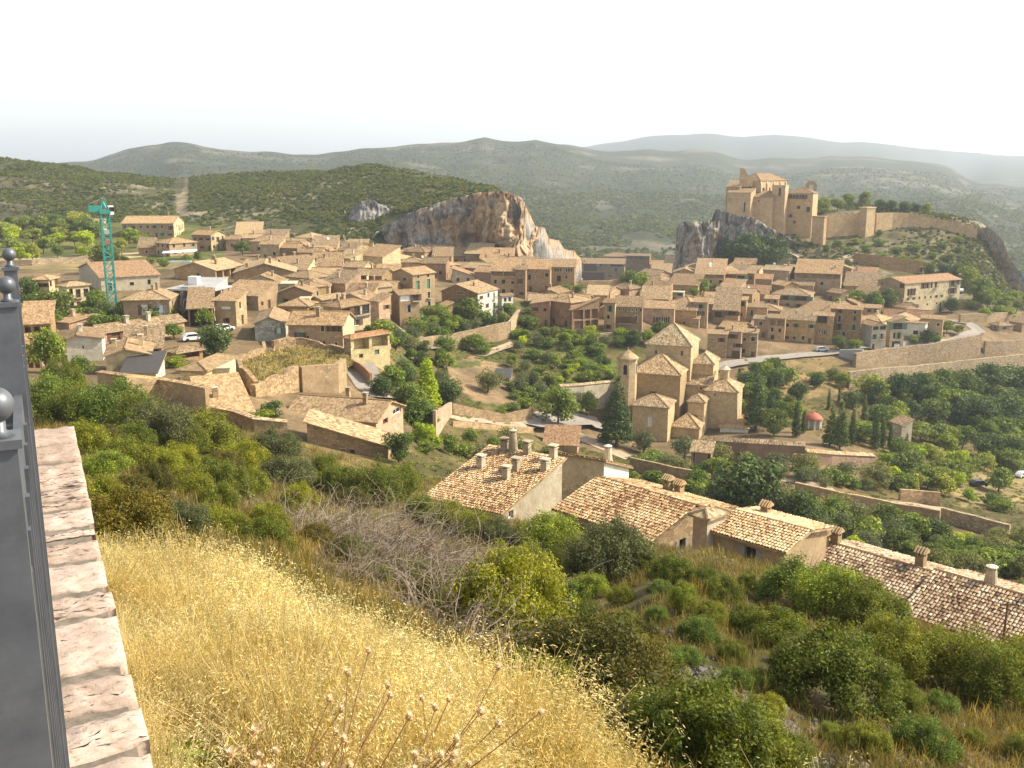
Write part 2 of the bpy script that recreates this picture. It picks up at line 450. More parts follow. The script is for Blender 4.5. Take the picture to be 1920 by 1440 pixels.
FAR = {   # key: image column at the village rows
    -700: [(130, -27), (200, -31), (430, -30), (470, -26), (560, -5), (700, 300), (850, -5), (1400, -40), (2300, 300), (3000, -10), (5500, 320), (7500, -60)],
    -100: [(130, -27), (160, -30), (200, -31), (430, -30), (470, -26), (560, -8), (700, 281), (850, -5), (1400, -40), (2300, 308), (3000, -10), (5500, 320), (7500, -60)],
    60: [(130, -27.5), (160, -30), (200, -31), (430, -30), (480, -23), (560, -9), (680, 294), (800, -10), (1200, -40), (2300, 322), (3000, -30), (5500, 325), (7500, -60)],
    200: [(130, -28), (160, -30), (200, -31), (430, -30), (480, -23), (560, -10), (680, 318), (800, -15), (1200, -40), (2300, 303), (3000, -20), (5500, 320), (7500, -60)],
    345: [(130, -28.7), (160, -31), (200, -31), (430, -30), (480, -24), (560, -14.5), (660, 338), (800, -25), (1200, -30), (2300, 267), (3000, -10), (5500, 320), (7500, -60)],
    450: [(130, -31), (160, -32.5), (200, -32), (230, -31), (420, -30), (470, -23), (540, -12), (640, 327), (800, -25), (1200, -30), (2300, 274), (3000, -10), (5500, 310), (7500, -60)],
    600: [(130, -34), (160, -34.5), (200, -33), (240, -31.5), (400, -31), (450, -24), (520, -11), (620, 321), (800, -30), (1200, -30), (2300, 282), (3000, -10), (5500, 300), (7500, -60)],
    700: [(130, -36), (150, -36.5), (170, -35.2), (200, -34), (230, -33), (260, -32), (390, -33), (430, -27), (480, -14.5), (590, 308), (750, -20), (1200, -30), (2300, 277), (3000, -10), (5500, 290), (7500, -60)],
    780: [(130, -40), (160, -42.5), (200, -43), (235, -41), (260, -37), (300, -35), (405, -37), (432, 398), (480, 358), (580, 320), (700, -12), (1000, -40), (2300, 270), (3000, -10), (5500, 285), (7500, -60)],
    860: [(130, -42.5), (170, -47), (200, -48), (227, -47), (250, -46), (259, -45), (263, -41.5), (275, -39.5), (300, -37.5), (405, -38), (432, 372), (480, 350), (560, 331), (680, -20), (900, -60), (1200, -40), (1800, -5), (2300, 265), (3000, 0), (5500, 280), (7500, -60)],
    940: [(130, -44.5), (170, -50), (200, -52), (230, -49.5), (260, -46.5), (280, -42), (300, -38.5), (405, -38), (432, 360), (480, 350), (530, -16), (620, -50), (800, -78), (1000, 445), (1300, 395), (1700, 335), (2300, 271), (3000, 0), (5500, 275), (7500, -60)],
    1000: [(130, -45.5), (170, -52), (205, -54.5), (230, -51.5), (260, -48), (285, -44), (300, -42), (340, -38.5), (390, -40), (430, -52), (500, -70), (620, -84), (800, 480), (1000, 440), (1300, 392), (1700, 335), (2300, 273), (3000, 0), (5500, 270), (7500, -60)],
    1060: [(130, -46.5), (170, -54), (205, -57), (230, -54.5), (260, -48.5), (275, -44.8), (300, -42), (340, -39), (370, -41), (420, -62), (470, -80), (620, -88), (800, 485), (1000, 435), (1300, 390), (1700, 338), (2200, 278), (2600, 268), (3500, 0), (5500, 275), (7500, -60)],
    1200: [(130, -47), (170, -55.5), (200, -60), (222, -61), (245, -56.5), (264, -50), (280, -46), (300, -43.5), (340, -40.5), (380, -43), (430, -70), (500, -87), (620, -87), (800, 482), (1000, 435), (1300, 395), (1700, 345), (2200, 298), (2600, 271), (3500, 0), (5500, 257), (7500, 60)],
    1330: [(130, -48), (170, -57), (200, -61), (225, -61.3), (250, -59), (270, -55.5), (285, -52), (300, -49.5), (340, -44), (380, -42.5), (425, -43), (448, -38), (470, -32), (520, -34), (600, -60), (700, -86), (900, -80), (1200, 412), (1700, 352), (2200, 318), (2600, 286), (3500, -10), (5500, 253), (7500, 60)],
    1450: [(130, -49), (160, -55.5), (187, -59.3), (225, -60.3), (250, -59.3), (270, -57.5), (286, -54.5), (300, -53), (320, -51), (340, -48), (380, -43.5), (425, -44), (450, -31), (470, -29), (520, 368), (600, -40), (720, -82), (900, -80), (1250, 402), (1800, 352), (2300, 325), (2700, 299), (3500, -10), (5500, 258), (7500, 60)],
    1560: [(130, -50), (160, -56.5), (190, -60.5), (222, -61.5), (255, -61), (275, -59), (284, -56.5), (292, -55.3), (300, -54), (320, -53), (345, -49.8), (380, -44.5), (400, 496), (430, 468), (458, 443), (472, 417), (530, 372), (600, -32), (720, -72), (900, -80), (1300, 395), (1800, 348), (2300, 322), (2800, 307), (3500, -10), (5500, 268), (7500, 60)],
    1620: [(130, -51.5), (160, -58), (190, -62.3), (222, -63.5), (255, -63), (272, -61.8), (276, -60.6), (283, -57.5), (291, -56.6), (297, -54), (320, -53), (345, -50), (378, -45), (400, 500), (430, 470), (458, 440), (472, 413), (530, 378), (600, -35), (720, -76), (900, -80), (1300, 396), (1800, 350), (2300, 324), (2800, 309), (3500, -10), (5500, 275), (7500, 60)],
    1750: [(130, -54), (160, -60.5), (190, -65), (220, -68), (250, -69), (285, -66), (300, -64.3), (305, -60.8), (311, -59.2), (317, -54.4), (340, -53.5), (375, -53), (390, -48), (402, 515), (430, 472), (458, 430), (474, 409), (530, 396), (580, -42), (700, -90), (900, -84), (1300, 398), (1800, 357), (2300, 329), (3000, 318), (4200, -60), (5500, 288), (7500, 40)],
    1835: [(130, -55), (160, -61.5), (190, -67), (225, -71), (255, -72.5), (290, -70), (312, -65.5), (318, -62), (325, -60), (331, -55.8), (350, -55.5), (380, 560), (400, 540), (428, 488), (456, 455), (478, 424), (508, 418), (540, -60), (700, -100), (900, -92), (1300, 402), (1800, 362), (2300, 336), (3000, -35), (5500, 289), (7500, 30)],
    1930: [(130, -56), (160, -62.5), (190, -68.5), (230, -73.5), (260, -75), (300, -72.5), (325, -68), (331, -64), (341, -62.5), (346, -59.5), (380, -57.5), (405, -56.5), (430, -63), (460, -78), (600, -103), (900, -97), (1300, 410), (1800, 370), (2300, 345), (3000, -50), (5500, 287), (7500, 30)],
    2800: [(130, -56), (160, -62.5), (190, -68.5), (230, -73.5), (260, -75), (300, -72.5), (341, -64), (380, -60), (430, -66), (460, -80), (600, -103), (900, -97), (1300, 410), (1800, 370), (2300, 345), (3000, -50), (5500, 287), (7500, 30)],
}
A0, A1, NA = -0.82, 0.82, 520
GA = np.linspace(A0, A1, NA)
GY = np.concatenate([np.geomspace(0.7, 95, 150), np.arange(96.5, 500, 1.6), np.geomspace(502, 7400, 120)])
NY = len(GY)

def _far_cols():
    ks = sorted(FAR)
    return np.array([(k - 960) / 1850.0 for k in ks]), [FAR[k] for k in ks]

def build_height():
    Z = np.zeros((NY, NA))
    na = np.array(sorted(NEAR)); nz = np.array([NEAR[k] for k in sorted(NEAR)])
    near_mask = GY <= 130
    for i in np.where(near_mask)[0]:
        colv = np.array([np.interp(GY[i], NEAR_Y, nz[k]) for k in range(len(na))])
        Z[i] = np.interp(GA, na, colv)
    fa, fl = _far_cols()
    prof = []
    for l in fl:
        ys = [p[0] for p in l]
        zs = [tpy(p[1]) * p[0] if p[1] > 150 else p[1] for p in l]
        prof.append(np.interp(GY, ys, zs))
    prof = np.array(prof)                 # (cols, NY)
    for i in np.where(~near_mask)[0]:
        Z[i] = np.interp(GA, fa, prof[:, i])
    # light smoothing along both axes (kept small so that the steps behind retaining walls stay)
    for _ in range(2):
        Z[1:-1] = 0.25 * Z[:-2] + 0.5 * Z[1:-1] + 0.25 * Z[2:]
    for _ in range(5):
        Z[:, 1:-1] = 0.25 * Z[:, :-2] + 0.5 * Z[:, 1:-1] + 0.25 * Z[:, 2:]
    YY, AA = np.meshgrid(GY, GA, indexing='ij')
    XX = YY * AA
    amp = np.interp(GY, [0.7, 12, 40, 110, 400, 440, 560, 800, 1200, 2300, 3000, 5500], [0.05, 0.12, 0.45, 0.25, 0.2, 0.8, 2.2, 4.0, 9.0, 16.0, 22.0, 26.0])[:, None]
    sc = np.interp(GY, [0.7, 12, 40, 110, 400, 560, 1200, 2300, 5500], [1.2, 2.0, 5.0, 9.0, 12.0, 26.0, 120.0, 260.0, 600.0])[:, None]
    n = fbm(XX / sc, YY / sc, None, 4, 3)
    rid = 1 - np.abs(fbm(XX / (sc * 1.7), YY / (sc * 2.6), None, 4, 9)) * 2
    farw = np.clip((YY - 650) / 500, 0, 1)
    Z += amp * (n * (1 - farw) + (0.5 * n + 0.9 * (rid - 0.3)) * farw)
    return Z, XX, YY
GZ, GX, GYY = build_height()

def tz(x, y):
    a = (x / y - A0) / (A1 - A0) * (NA - 1)
    j = min(max(int(math.floor(a)), 0), NA - 2); fa = min(max(a - j, 0), 1)
    i = min(max(int(np.searchsorted(GY, y)) - 1, 0), NY - 2)
    fy = min(max((y - GY[i]) / (GY[i + 1] - GY[i]), 0), 1)
    return ((GZ[i, j] * (1 - fa) + GZ[i, j + 1] * fa) * (1 - fy) + (GZ[i + 1, j] * (1 - fa) + GZ[i + 1, j + 1] * fa) * fy)

def tzv(x, y):
    """the same for arrays"""
    a = (x / y - A0) / (A1 - A0) * (NA - 1)
    j = np.clip(np.floor(a).astype(int), 0, NA - 2); fa = np.clip(a - j, 0, 1)
    i = np.clip(np.searchsorted(GY, y) - 1, 0, NY - 2)
    fy = np.clip((y - GY[i]) / (GY[i + 1] - GY[i]), 0, 1)
    return (GZ[i, j] * (1 - fa) + GZ[i, j + 1] * fa) * (1 - fy) + (GZ[i + 1, j] * (1 - fa) + GZ[i + 1, j + 1] * fa) * fy

def ground(px, py, ymin=100.0, ymax=1800.0):
    """first point of the terrain, beyond ymin, on the ray through a pixel"""
    a, t = apx(px, py), tpy(py)
    n = int(math.log(ymax / ymin) / math.log(1.006)) + 2
    ys = ymin * 1.006 ** np.arange(n)
    d = t * ys - tzv(a * ys, ys)
    k = np.where((d[1:] <= 0) & (d[:-1] > 0))[0]
    if len(k):
        k = k[0]; y = ys[k] + (ys[k + 1] - ys[k]) * d[k] / (d[k] - d[k + 1])
    else:
        y = ys[np.argmin(np.abs(d) / ys)]
    y = float(y)
    return Vector((a * y, y, tz(a * y, y)))

# ------------------------------------------------------------------ terrain colours (what grows or lies there, lane shade in the village earth) and mesh
def in_poly(X, Y, poly):
    inside = np.zeros(X.shape, bool)
    n = len(poly)
    for i in range(n):
        x1, y1 = poly[i]; x2, y2 = poly[(i + 1) % n]
        c = ((y1 > Y) != (y2 > Y)) & (X < (x2 - x1) * (Y - y1) / (y2 - y1 + 1e-9) + x1)
        inside ^= c
    return inside

def terrain_colours():
    T = GZ / GYY
    V = (T * CP + SP) / (CP - T * SP)
    PX = 960 + FPX * (GX / GYY) * (CP + V * SP); PY = 720 - FPX * V
    C = np.zeros(GZ.shape + (3,))
    n1 = fbm(GX / 9, GYY / 9, None, 4, 31); n2 = fbm(GX / 2.5, GYY / 2.5, None, 3, 41)
    shaded_dust = np.array((0.215, 0.155, 0.095)); dry = np.array((0.22, 0.165, 0.07)); oliv = np.array((0.105, 0.095, 0.038))
    green = np.array((0.085, 0.105, 0.028)); scrub = np.array((0.088, 0.088, 0.040)); rock = np.array((0.27, 0.235, 0.185)); soil = np.array((0.24, 0.155, 0.09))
    C[:] = shaded_dust  # earth tone darkened: shade of the village lanes is put into the colour
    def put(mask, c, soft=1.0):
        w = (mask * soft)[..., None]
        C[:] = C * (1 - w) + c * w
    near = np.clip((125 - GYY) / 12, 0, 1)
    put(near, dry); put(near * np.clip(0.55 + n1 * 1.2, 0, 1), oliv); put(near * np.clip(n2 * 1.5 - 0.55, 0, 1), soil)
    # gardens, orchards and fields in the valley
    G = (GYY > 118) & (GYY < 345)
    gardens = in_poly(PX, PY, [(690, 640), (800, 590), (1000, 560), (1150, 625), (1260, 640), (1180, 700), (1150, 790), (1000, 800), (850, 790), (720, 800)]) & G
    put(gardens * 1.0, oliv); put(gardens * np.clip(n1 * 1.6 + 0.35, 0, 1), green); put(gardens * np.clip(n2 * 1.3 - 0.3, 0, 1), soil)
    orch = (in_poly(PX, PY, [(1390, 700), (1600, 740), (2100, 690), (2300, 1000), (1900, 1200), (1200, 960), (1180, 880), (1620, 900), (1640, 850), (1400, 780)]) | ((GX / GYY > 0.05) & (GYY > 95) & (GYY < 185))) & (GYY < 345)
    put(orch * 0.9, oliv); put(orch * np.clip(n1 * 1.2 - 0.1, 0, 0.8), soil); put(orch * np.clip(n2 * 1.2, 0, 0.7), dry)
    low = in_poly(PX, PY, [(735, 830), (850, 795), (1000, 812), (1180, 860), (1250, 905), (1240, 960), (780, 960)]) & (GYY > 60) & (GYY < 200)
    put(low * .9, oliv); put(low * np.clip(n1 * 1.3, 0, .8), dry)
    slope_r = in_poly(PX, PY, [(1390, 668), (1545, 668), (1600, 690), (1600, 735), (1500, 750), (1400, 750)]) & G
    put(slope_r * 1.0, np.array((0.30, 0.215, 0.105))); put(slope_r * np.clip(n2 * 1.2 - 0.2, 0, 0.8), oliv)
    put((in_poly(PX, PY, [(835, 688), (880, 668), (960, 690), (975, 765), (890, 752), (850, 720)]) & G) * 0.95, np.array((0.27, 0.19, 0.12)))
    put((in_poly(PX, PY, [(840, 680), (900, 676), (905, 686), (842, 692)]) & G) * 0.9, green)
    put((in_poly(PX, PY, [(1090, 690), (1130, 672), (1160, 680), (1155, 705), (1100, 712)]) & G) * 1.0, np.array((0.10, 0.135, 0.035)))
    put((in_poly(PX, PY, [(985, 670), (1060, 655), (1075, 668), (1000, 690)]) & G) * 1.0, np.array((0.14, 0.145, 0.045)))
    put((in_poly(PX, PY, [(1760, 880), (1920, 870), (1990, 960), (1800, 950)]) & G) * 0.9, np.array((0.30, 0.24, 0.12)))
    # fields on the plateau at the far edge of the village
    F = (GYY > 300) & (GYY < 470) & (PX < 420)
    put(F * 0.9, np.array((0.14, 0.145, 0.045))); put(F * np.clip(n1 * 1.8, 0, 0.8), green)
    put((F & in_poly(PX, PY, [(-200, 492), (200, 478), (330, 466), (330, 474), (200, 488), (-200, 505)])) * 1.0, np.array((0.42, 0.33, 0.22)))
    put((F & (PY > 488) & (PY < 505)) * 0.7, np.array((0.38, 0.27, 0.16)))
    # scrub hills
    hill = np.where(PX > 380, np.clip((GYY - 372) / 25, 0, 1), np.clip((GYY - 395) / 50, 0, 1)) * (1 - F)
    gorge = (GYY > 352) & (PX > 960) & (PX < 1290)
    hill = np.maximum(hill, gorge * 1.0)
    fineh = fbm(GX / 22, GYY / 30, None, 5, 51)
    put(hill, scrub); put(hill * np.clip(fineh * 1.6 + 0.05, 0, 1), np.array((0.075, 0.085, 0.030)))
    put(hill * np.clip(fbm(GX / 60, GYY / 34, None, 5, 61) * 1.7 - 0.45, 0, 0.85), rock)
    put(hill * np.clip(fbm(GX / 14, GYY / 9, None, 4, 63) * 1.9 - 0.7, 0, 0.8), rock * 1.15)
    far = np.clip((GYY - 700) / 200, 0, 1)
    fh = fbm(GX / 150, GYY / 70, GZ / 14, 5, 71)
    put(far, np.array((0.058, 0.066, 0.032)))
    put(far * np.clip(fbm(GX / 90, GYY / 70, None, 5, 83) * 1.6, 0, 0.7), np.array((0.036, 0.048, 0.024)))
    put(far * np.clip(fh * 2.0 - 0.75, 0, 0.75), np.array((0.20, 0.175, 0.14)))
    put(np.clip((GYY - 3300) / 800, 0, 1) * .8, np.array((0.045, 0.055, 0.035)))
    cast = in_poly(PX, PY, [(1460, 500), (1480, 440), (1540, 400), (1600, 380), (1760, 390), (1850, 440), (1840, 560), (1640, 520)]) & (GYY > 385) & (GYY < 500)
    put(cast * 0.9, np.array((0.15, 0.13, 0.07))); put(cast * np.clip(n1 * 1.5, 0, 0.9), oliv); put(cast * np.clip(n2 * 1.5 - 0.3, 0, 0.8), rock)
    grey = in_poly(PX, PY, [(250, 400), (300, 372), (345, 360), (420, 380), (540, 385), (520, 410), (340, 415)]) & (GYY > 440) & (GYY < 690)
    put(grey * np.clip(0.5 + n1, 0, 0.85), rock)
    path = in_poly(PX, PY, [(328, 400), (336, 372), (346, 345), (343, 336), (352, 336), (356, 350), (345, 375), (338, 402)]) & (GYY > 430) & (GYY < 720)
    put(path * 0.4, np.array((0.36, 0.28, 0.19)))
    dark = in_poly(PX, PY, [(-300, 420), (-300, 345), (60, 335), (110, 360), (200, 390), (120, 412)]) & (GYY > 470) & (GYY < 720)
    put(dark * np.clip(0.5 + n1 * 0.8, 0, 0.8), np.array((0.15, 0.125, 0.10)))
    return np.clip(C, 0.01, 1), PX, PY
GC, GPX, GPY = terrain_colours()

def mat_ground():
    t = NT('ground_earth')
    at = t.node('ShaderNodeAttribute', attribute_name='zone')
    co = t.coords()
    f1 = t.noise(1.3, 6, 0.7, co); f2 = t.noise(0.16, 6, 0.65, co); f3 = t.noise(0.02, 6, 0.7, co)
    col = t.mix(at.outputs['Color'], t.ramp(f1, [(0.3, (0.55, 0.53, 0.5)), (0.68, (1.25, 1.22, 1.15))]), 0.8, 'MULTIPLY')
    col = t.mix(col, t.ramp(f2, [(0.32, (0.6, 0.62, 0.55)), (0.66, (1.2, 1.18, 1.1))]), 0.75, 'MULTIPLY')
    col = t.mix(col, t.ramp(f3, [(0.35, (0.7, 0.75, 0.7)), (0.65, (1.15, 1.1, 1.1))]), 0.6, 'MULTIPLY')
    f4 = t.noise(0.055, 8, 0.72, co)
    col = t.mix(col, t.ramp(f4, [(0.36, (0.42, 0.46, 0.42)), (0.62, (1.3, 1.25, 1.2))]), 0.7, 'MULTIPLY')
    t.color(col)
    t.bump(f1, 0.6, 0.12)
    t.bsdf.inputs['Specular IOR Level'].default_value = 0.1
    return t.m
M_GROUND = mat_ground()

def build_terrain():
    verts = np.stack([GX, GYY, GZ], -1).reshape(-1, 3)
    idx = np.arange(NY * NA).reshape(NY, NA)
    faces = np.stack([idx[:-1, :-1], idx[:-1, 1:], idx[1:, 1:], idx[1:, :-1]], -1).reshape(-1, 4)
    me = np_mesh('terrain', verts, faces, [M_GROUND], True, {'zone': GC.reshape(-1, 3)})
    o = bpy.data.objects.new('terrain', me)
    link(o); tag(o, 'dry hillside, garden valley and scrub covered hills under the village', 'terrain', None, 'structure')
    return o
build_terrain()

# ------------------------------------------------------------------ foliage prototypes (meshes only; each plant is its own set of objects)
LEAF = {
    'round': leaf_mat('leaf_broad', [(0.066, 0.100, 0.018), (0.166, 0.230, 0.033), (0.333, 0.381, 0.068)]),
    'dark': leaf_mat('leaf_dark', [(0.036, 0.062, 0.019), (0.092, 0.135, 0.034), (0.196, 0.239, 0.062)]),
    'olive': leaf_mat('leaf_olive', [(0.072, 0.089, 0.036), (0.154, 0.175, 0.072), (0.287, 0.295, 0.131)]),
    'lime': leaf_mat('leaf_lime', [(0.154, 0.216, 0.014), (0.342, 0.447, 0.023), (0.512, 0.585, 0.052)], 0.4),
    'orchard': leaf_mat('leaf_orchard', [(0.117, 0.151, 0.026), (0.255, 0.292, 0.053), (0.413, 0.425, 0.079)]),
    'conifer': leaf_mat('leaf_conifer', [(0.026, 0.050, 0.014), (0.069, 0.111, 0.026), (0.160, 0.203, 0.043)], 0.15),
    'scrub': leaf_mat('leaf_scrub', [(0.064, 0.077, 0.020), (0.139, 0.159, 0.037), (0.266, 0.260, 0.065)]),
    'shrub': leaf_mat('leaf_shrub', [(0.057, 0.082, 0.010), (0.156, 0.186, 0.024), (0.330, 0.328, 0.051)], 0.4),
    'yellowgreen': leaf_mat('leaf_yellowgreen', [(0.086, 0.110, 0.012), (0.215, 0.239, 0.027), (0.387, 0.388, 0.053)], 0.4),
    'russet': leaf_mat('leaf_russet', [(0.048, 0.056, 0.012), (0.125, 0.118, 0.022), (0.22, 0.155, 0.035)], 0.35),
    'greygreen': leaf_mat('leaf_greygreen', [(0.071, 0.081, 0.031), (0.150, 0.162, 0.060), (0.273, 0.265, 0.106)], 0.35),
}

def leaf_cloud(name, n, lobes, leaf, mat, shape='ball', stretch=1.7, seed=0, shell=0.35):
    """n leaf quads spread through lobes [(centre, radii)], denser near their surface; 'leaf' is the half length"""
    rg = np.random.default_rng(seed)
    w = np.array([r[0] * r[1] + r[1] * r[2] + r[0] * r[2] for c, r in lobes]); w /= w.sum()
    k = rg.choice(len(lobes), n, p=w)
    cs = np.array([c for c, r in lobes])[k]; rs = np.array([r for c, r in lobes])[k]
    d = rg.normal(size=(n, 3)); d /= np.linalg.norm(d, axis=1, keepdims=True)
    rad = (1 - shell * rg.random(n) ** 1.6)[:, None]
    # ragged surface
    rag = 1 + 0.22 * vnoise(d[:, 0] * 2.6 + k * 3.1, d[:, 1] * 2.6, d[:, 2] * 2.6, seed)[:, None]
    p = cs + d * rs * rad * rag
    nrm = d + 0.9 * rg.normal(size=(n, 3)) + np.array((0, 0, 0.35)); nrm /= np.linalg.norm(nrm, axis=1, keepdims=True)
    u = np.cross(nrm, rg.normal(size=(n, 3))); u /= np.linalg.norm(u, axis=1, keepdims=True)
    v = np.cross(nrm, u)
    s = (leaf * (0.55 + 0.9 * rg.random(n)))[:, None]
    a = u * s; b = v * s / stretch
    verts = np.stack([p - a, p + b * 0.9 - a * 0.1, p + a, p - b * 0.9 + a * 0.1], 1).reshape(-1, 3)
    faces = np.arange(n * 4).reshape(-1, 4)
    tint = 0.5 + 0.28 * vnoise(p[:, 0] / (leaf * 7), p[:, 1] / (leaf * 7), p[:, 2] / (leaf * 7), seed + 5) + 0.22 * rg.normal(size=n)
    tint = np.clip(tint, 0, 1)
    col = np.repeat(tint, 4)[:, None] * np.ones((1, 3))
    return np_mesh(name, verts, faces, [mat], False, {'leaf': col})

def lobes_round(h, w, n, seed, z0=0.35):
    rg = random.Random(seed); L = []
    for i in range(n):
        a = rg.uniform(0, 6.28); r = w * 0.5 * rg.uniform(0.10, 0.80)
        zc = h * rg.uniform(z0 + 0.12, 0.92 - 0.3 * (2 * r / w) ** 2)
        k = rg.uniform(0.12, 0.30) * (1.15 - 0.5 * abs(zc / h - 0.6))
        L.append(((r * math.cos(a), r * math.sin(a), zc), (w * k, w * k, h * k * 0.62)))
    L.append(((0, 0, h * (z0 + 1) / 2), (w * 0.30, w * 0.30, h * (1 - z0) * 0.38)))
    return L

def trunk_mesh(name, h, r, seed, limbs=5, z0=0.35, w=3.0):
    rg = random.Random(seed); mb = MB()
    lean = (rg.uniform(-.06, .06) * h, rg.uniform(-.06, .06) * h)
    top = (lean[0], lean[1], h * 0.62)
    mb.tube([(0, 0, -0.5), (0.02, 0, h * .12), (lean[0] * .5, lean[1] * .5, h * z0), top], [r * 1.3, r, r * .8, r * .3], 7)
    for i in range(limbs):
        a = rg.uniform(0, 6.28); q = w * rg.uniform(.22, .4); zs = h * rg.uniform(z0 * .7, .5); ze = h * rg.uniform(.55, .82)
        mb.tube([(lean[0] * .5, lean[1] * .5, zs), (q * .55 * math.cos(a), q * .55 * math.sin(a), (zs + ze) / 2), (q * math.cos(a), q * math.sin(a), ze)], [r * .5, r * .33, r * .1], 5)
    return mb.mesh(name, [M_BARK], True)

PROTO = {}     # type -> list of (nominal height, crown mesh, trunk mesh)
def add_proto(kind, h, crown, trunk):
    PROTO.setdefault(kind, []).append((h, crown, trunk))

for v in range(3):
    add_proto('round', 7, leaf_cloud('crown_round', 3800, lobes_round(7, 6.4, 24, 10 + v, 0.22), 0.26, LEAF['round'], seed=v), trunk_mesh('trunk_round', 7, 0.2, v, 5, 0.22, 6))
    add_proto('dark', 7, leaf_cloud('crown_dark', 4000, lobes_round(7, 7.4, 26, 20 + v, 0.1), 0.26, LEAF['dark'], seed=20 + v), trunk_mesh('trunk_dark', 7, 0.22, 5 + v, 5, 0.15, 6))
    add_proto('olive', 5, leaf_cloud('crown_olive', 3600, lobes_round(5, 5.4, 22, 30 + v, 0.15), 0.19, LEAF['olive'], seed=30 + v, stretch=2.4), trunk_mesh('trunk_olive', 5, 0.22, 9 + v, 5, 0.18, 5))
    add_proto('orchard', 4, leaf_cloud('crown_orchard', 2600, lobes_round(4, 4.3, 18, 40 + v, 0.2), 0.19, LEAF['orchard'], seed=40 + v), trunk_mesh('trunk_orchard', 4, 0.11, 15 + v, 4, 0.25, 4))
    add_proto('bush', 2.4, leaf_cloud('crown_bush', 2000, lobes_round(2.4, 3.4, 15, 50 + v, 0.0), 0.15, LEAF['round'], seed=50 + v), trunk_mesh('trunk_bush', 2.4, 0.06, 25 + v, 4, 0.1, 3))
for v in range(2):
    add_proto('lime', 9, leaf_cloud('crown_lime', 3000, [((rnd.uniform(-.9, .9) * (1 - z / 11), rnd.uniform(-.9, .9) * (1 - z / 11), z), (1.7 * (1 - abs(z - 3.6) / 8), 1.7 * (1 - abs(z - 3.6) / 8), 1.3)) for z in (1.2, 2, 2.8, 3.4, 4, 4.8, 5.6, 6.4, 7.1, 7.8)], 0.22, LEAF['lime'], seed=60 + v), trunk_mesh('trunk_lime', 9, 0.18, 30 + v, 4, 0.15, 2.5))
    add_proto('limebush', 3, leaf_cloud('crown_limebush', 1500, lobes_round(3, 3.2, 9, 65 + v, 0.05), 0.16, LEAF['lime'], seed=65 + v), trunk_mesh('trunk_limebush', 3, 0.07, 33 + v, 4, 0.1, 3))
    add_proto('cypress', 10, leaf_cloud('crown_cypress', 3200, [((0.1 * math.sin(z * 2.1), 0.1 * math.cos(z * 1.7), z), (0.25 + 0.95 * (1 - z / 10.2) ** 0.6, 0.25 + 0.95 * (1 - z / 10.2) ** 0.6, 0.9)) for z in np.arange(0.9, 9.6, 0.55)], 0.17, LEAF['conifer'], seed=70 + v, stretch=2.2), trunk_mesh('trunk_cypress', 10, 0.16, 35 + v, 0, 0.3, 1))
    fir = []
    rr = random.Random(80 + v)
    for z in np.arange(1.6, 14.6, 0.75):
        R_ = 3.6 * (1 - z / 15.2) + 0.25
        for q in range(7 if z < 11 else 4):
            a = rr.uniform(0, 6.28)
            fir.append(((R_ * .58 * math.cos(a), R_ * .58 * math.sin(a), z + rr.uniform(-.35, .35)), (R_ * .42 + .1, R_ * .42 + .1, 0.42)))
    add_proto('conifer', 15, leaf_cloud('crown_conifer', 5200, fir, 0.27, LEAF['conifer'], seed=80 + v, stretch=2.2), trunk_mesh('trunk_conifer', 15, 0.28, 40 + v, 0, 0.3, 1))
# foreground shrubs: finer leaves
def shrub_lobes(h, w, n, seed):
    rg = random.Random(seed); L = []
    for i in range(n):
        a = rg.uniform(0, 6.28); r = w * .5 * math.sqrt(rg.random()) * .85
        top = h * (0.95 - 0.55 * (2 * r / w) ** 2) * rg.uniform(.7, 1.05)
        k = w * rg.uniform(.07, .15)
        L.append(((r * math.cos(a), r * math.sin(a), max(top - k, k * .6)), (k, k, k * rg.uniform(.8, 1.5))))
        if rg.random() < .5: L.append(((r * 1.05 * math.cos(a), r * 1.05 * math.sin(a), top * .45), (k, k, k)))
    return L
for v in range(3):
    for nm, lm in (('shrub', 'shrub'), ('yshrub', 'yellowgreen'), ('russet', 'russet'), ('gshrub', 'greygreen'), ('dshrub', 'round')):
        if v == 2 and nm in ('gshrub', 'dshrub'): continue
        add_proto(nm, 2.2, leaf_cloud('crown_' + nm, 24000, shrub_lobes(2.2, 2.9, 46, 90 + v * 7 + len(nm)), 0.038, LEAF[lm], seed=90 + v + len(nm) * 3, stretch=2.0, shell=0.8), trunk_mesh('trunk_' + nm, 2.2, 0.05, 50 + v, 9, 0.05, 3.2))

ORD = ['first', 'second', 'third', 'fourth', 'fifth', 'sixth', 'seventh', 'eighth', 'ninth', 'tenth', 'eleventh', 'twelfth', 'thirteenth', 'fourteenth', 'fifteenth', 'sixteenth', 'seventeenth', 'eighteenth', 'nineteenth', 'twentieth']
NOUN = {'round': ('tree', 'green broadleaf tree'), 'dark': ('tree', 'dark rounded tree'), 'olive': ('olive_tree', 'grey-green olive tree'), 'orchard': ('fruit_tree', 'light green fruit tree'),
        'bush': ('bush', 'low green bush'), 'lime': ('tree', 'bright lime green tree'), 'limebush': ('bush', 'bright lime green bush'), 'cypress': ('cypress_tree', 'slim dark cypress'),
        'conifer': ('conifer_tree', 'dark spreading conifer'), 'shrub': ('shrub', 'green shrub'), 'yshrub': ('shrub', 'yellow-green shrub'), 'russet': ('shrub', 'green shrub with russet tips'),
        'gshrub': ('shrub', 'grey-green shrub'), 'dshrub': ('shrub', 'dark green shrub')}

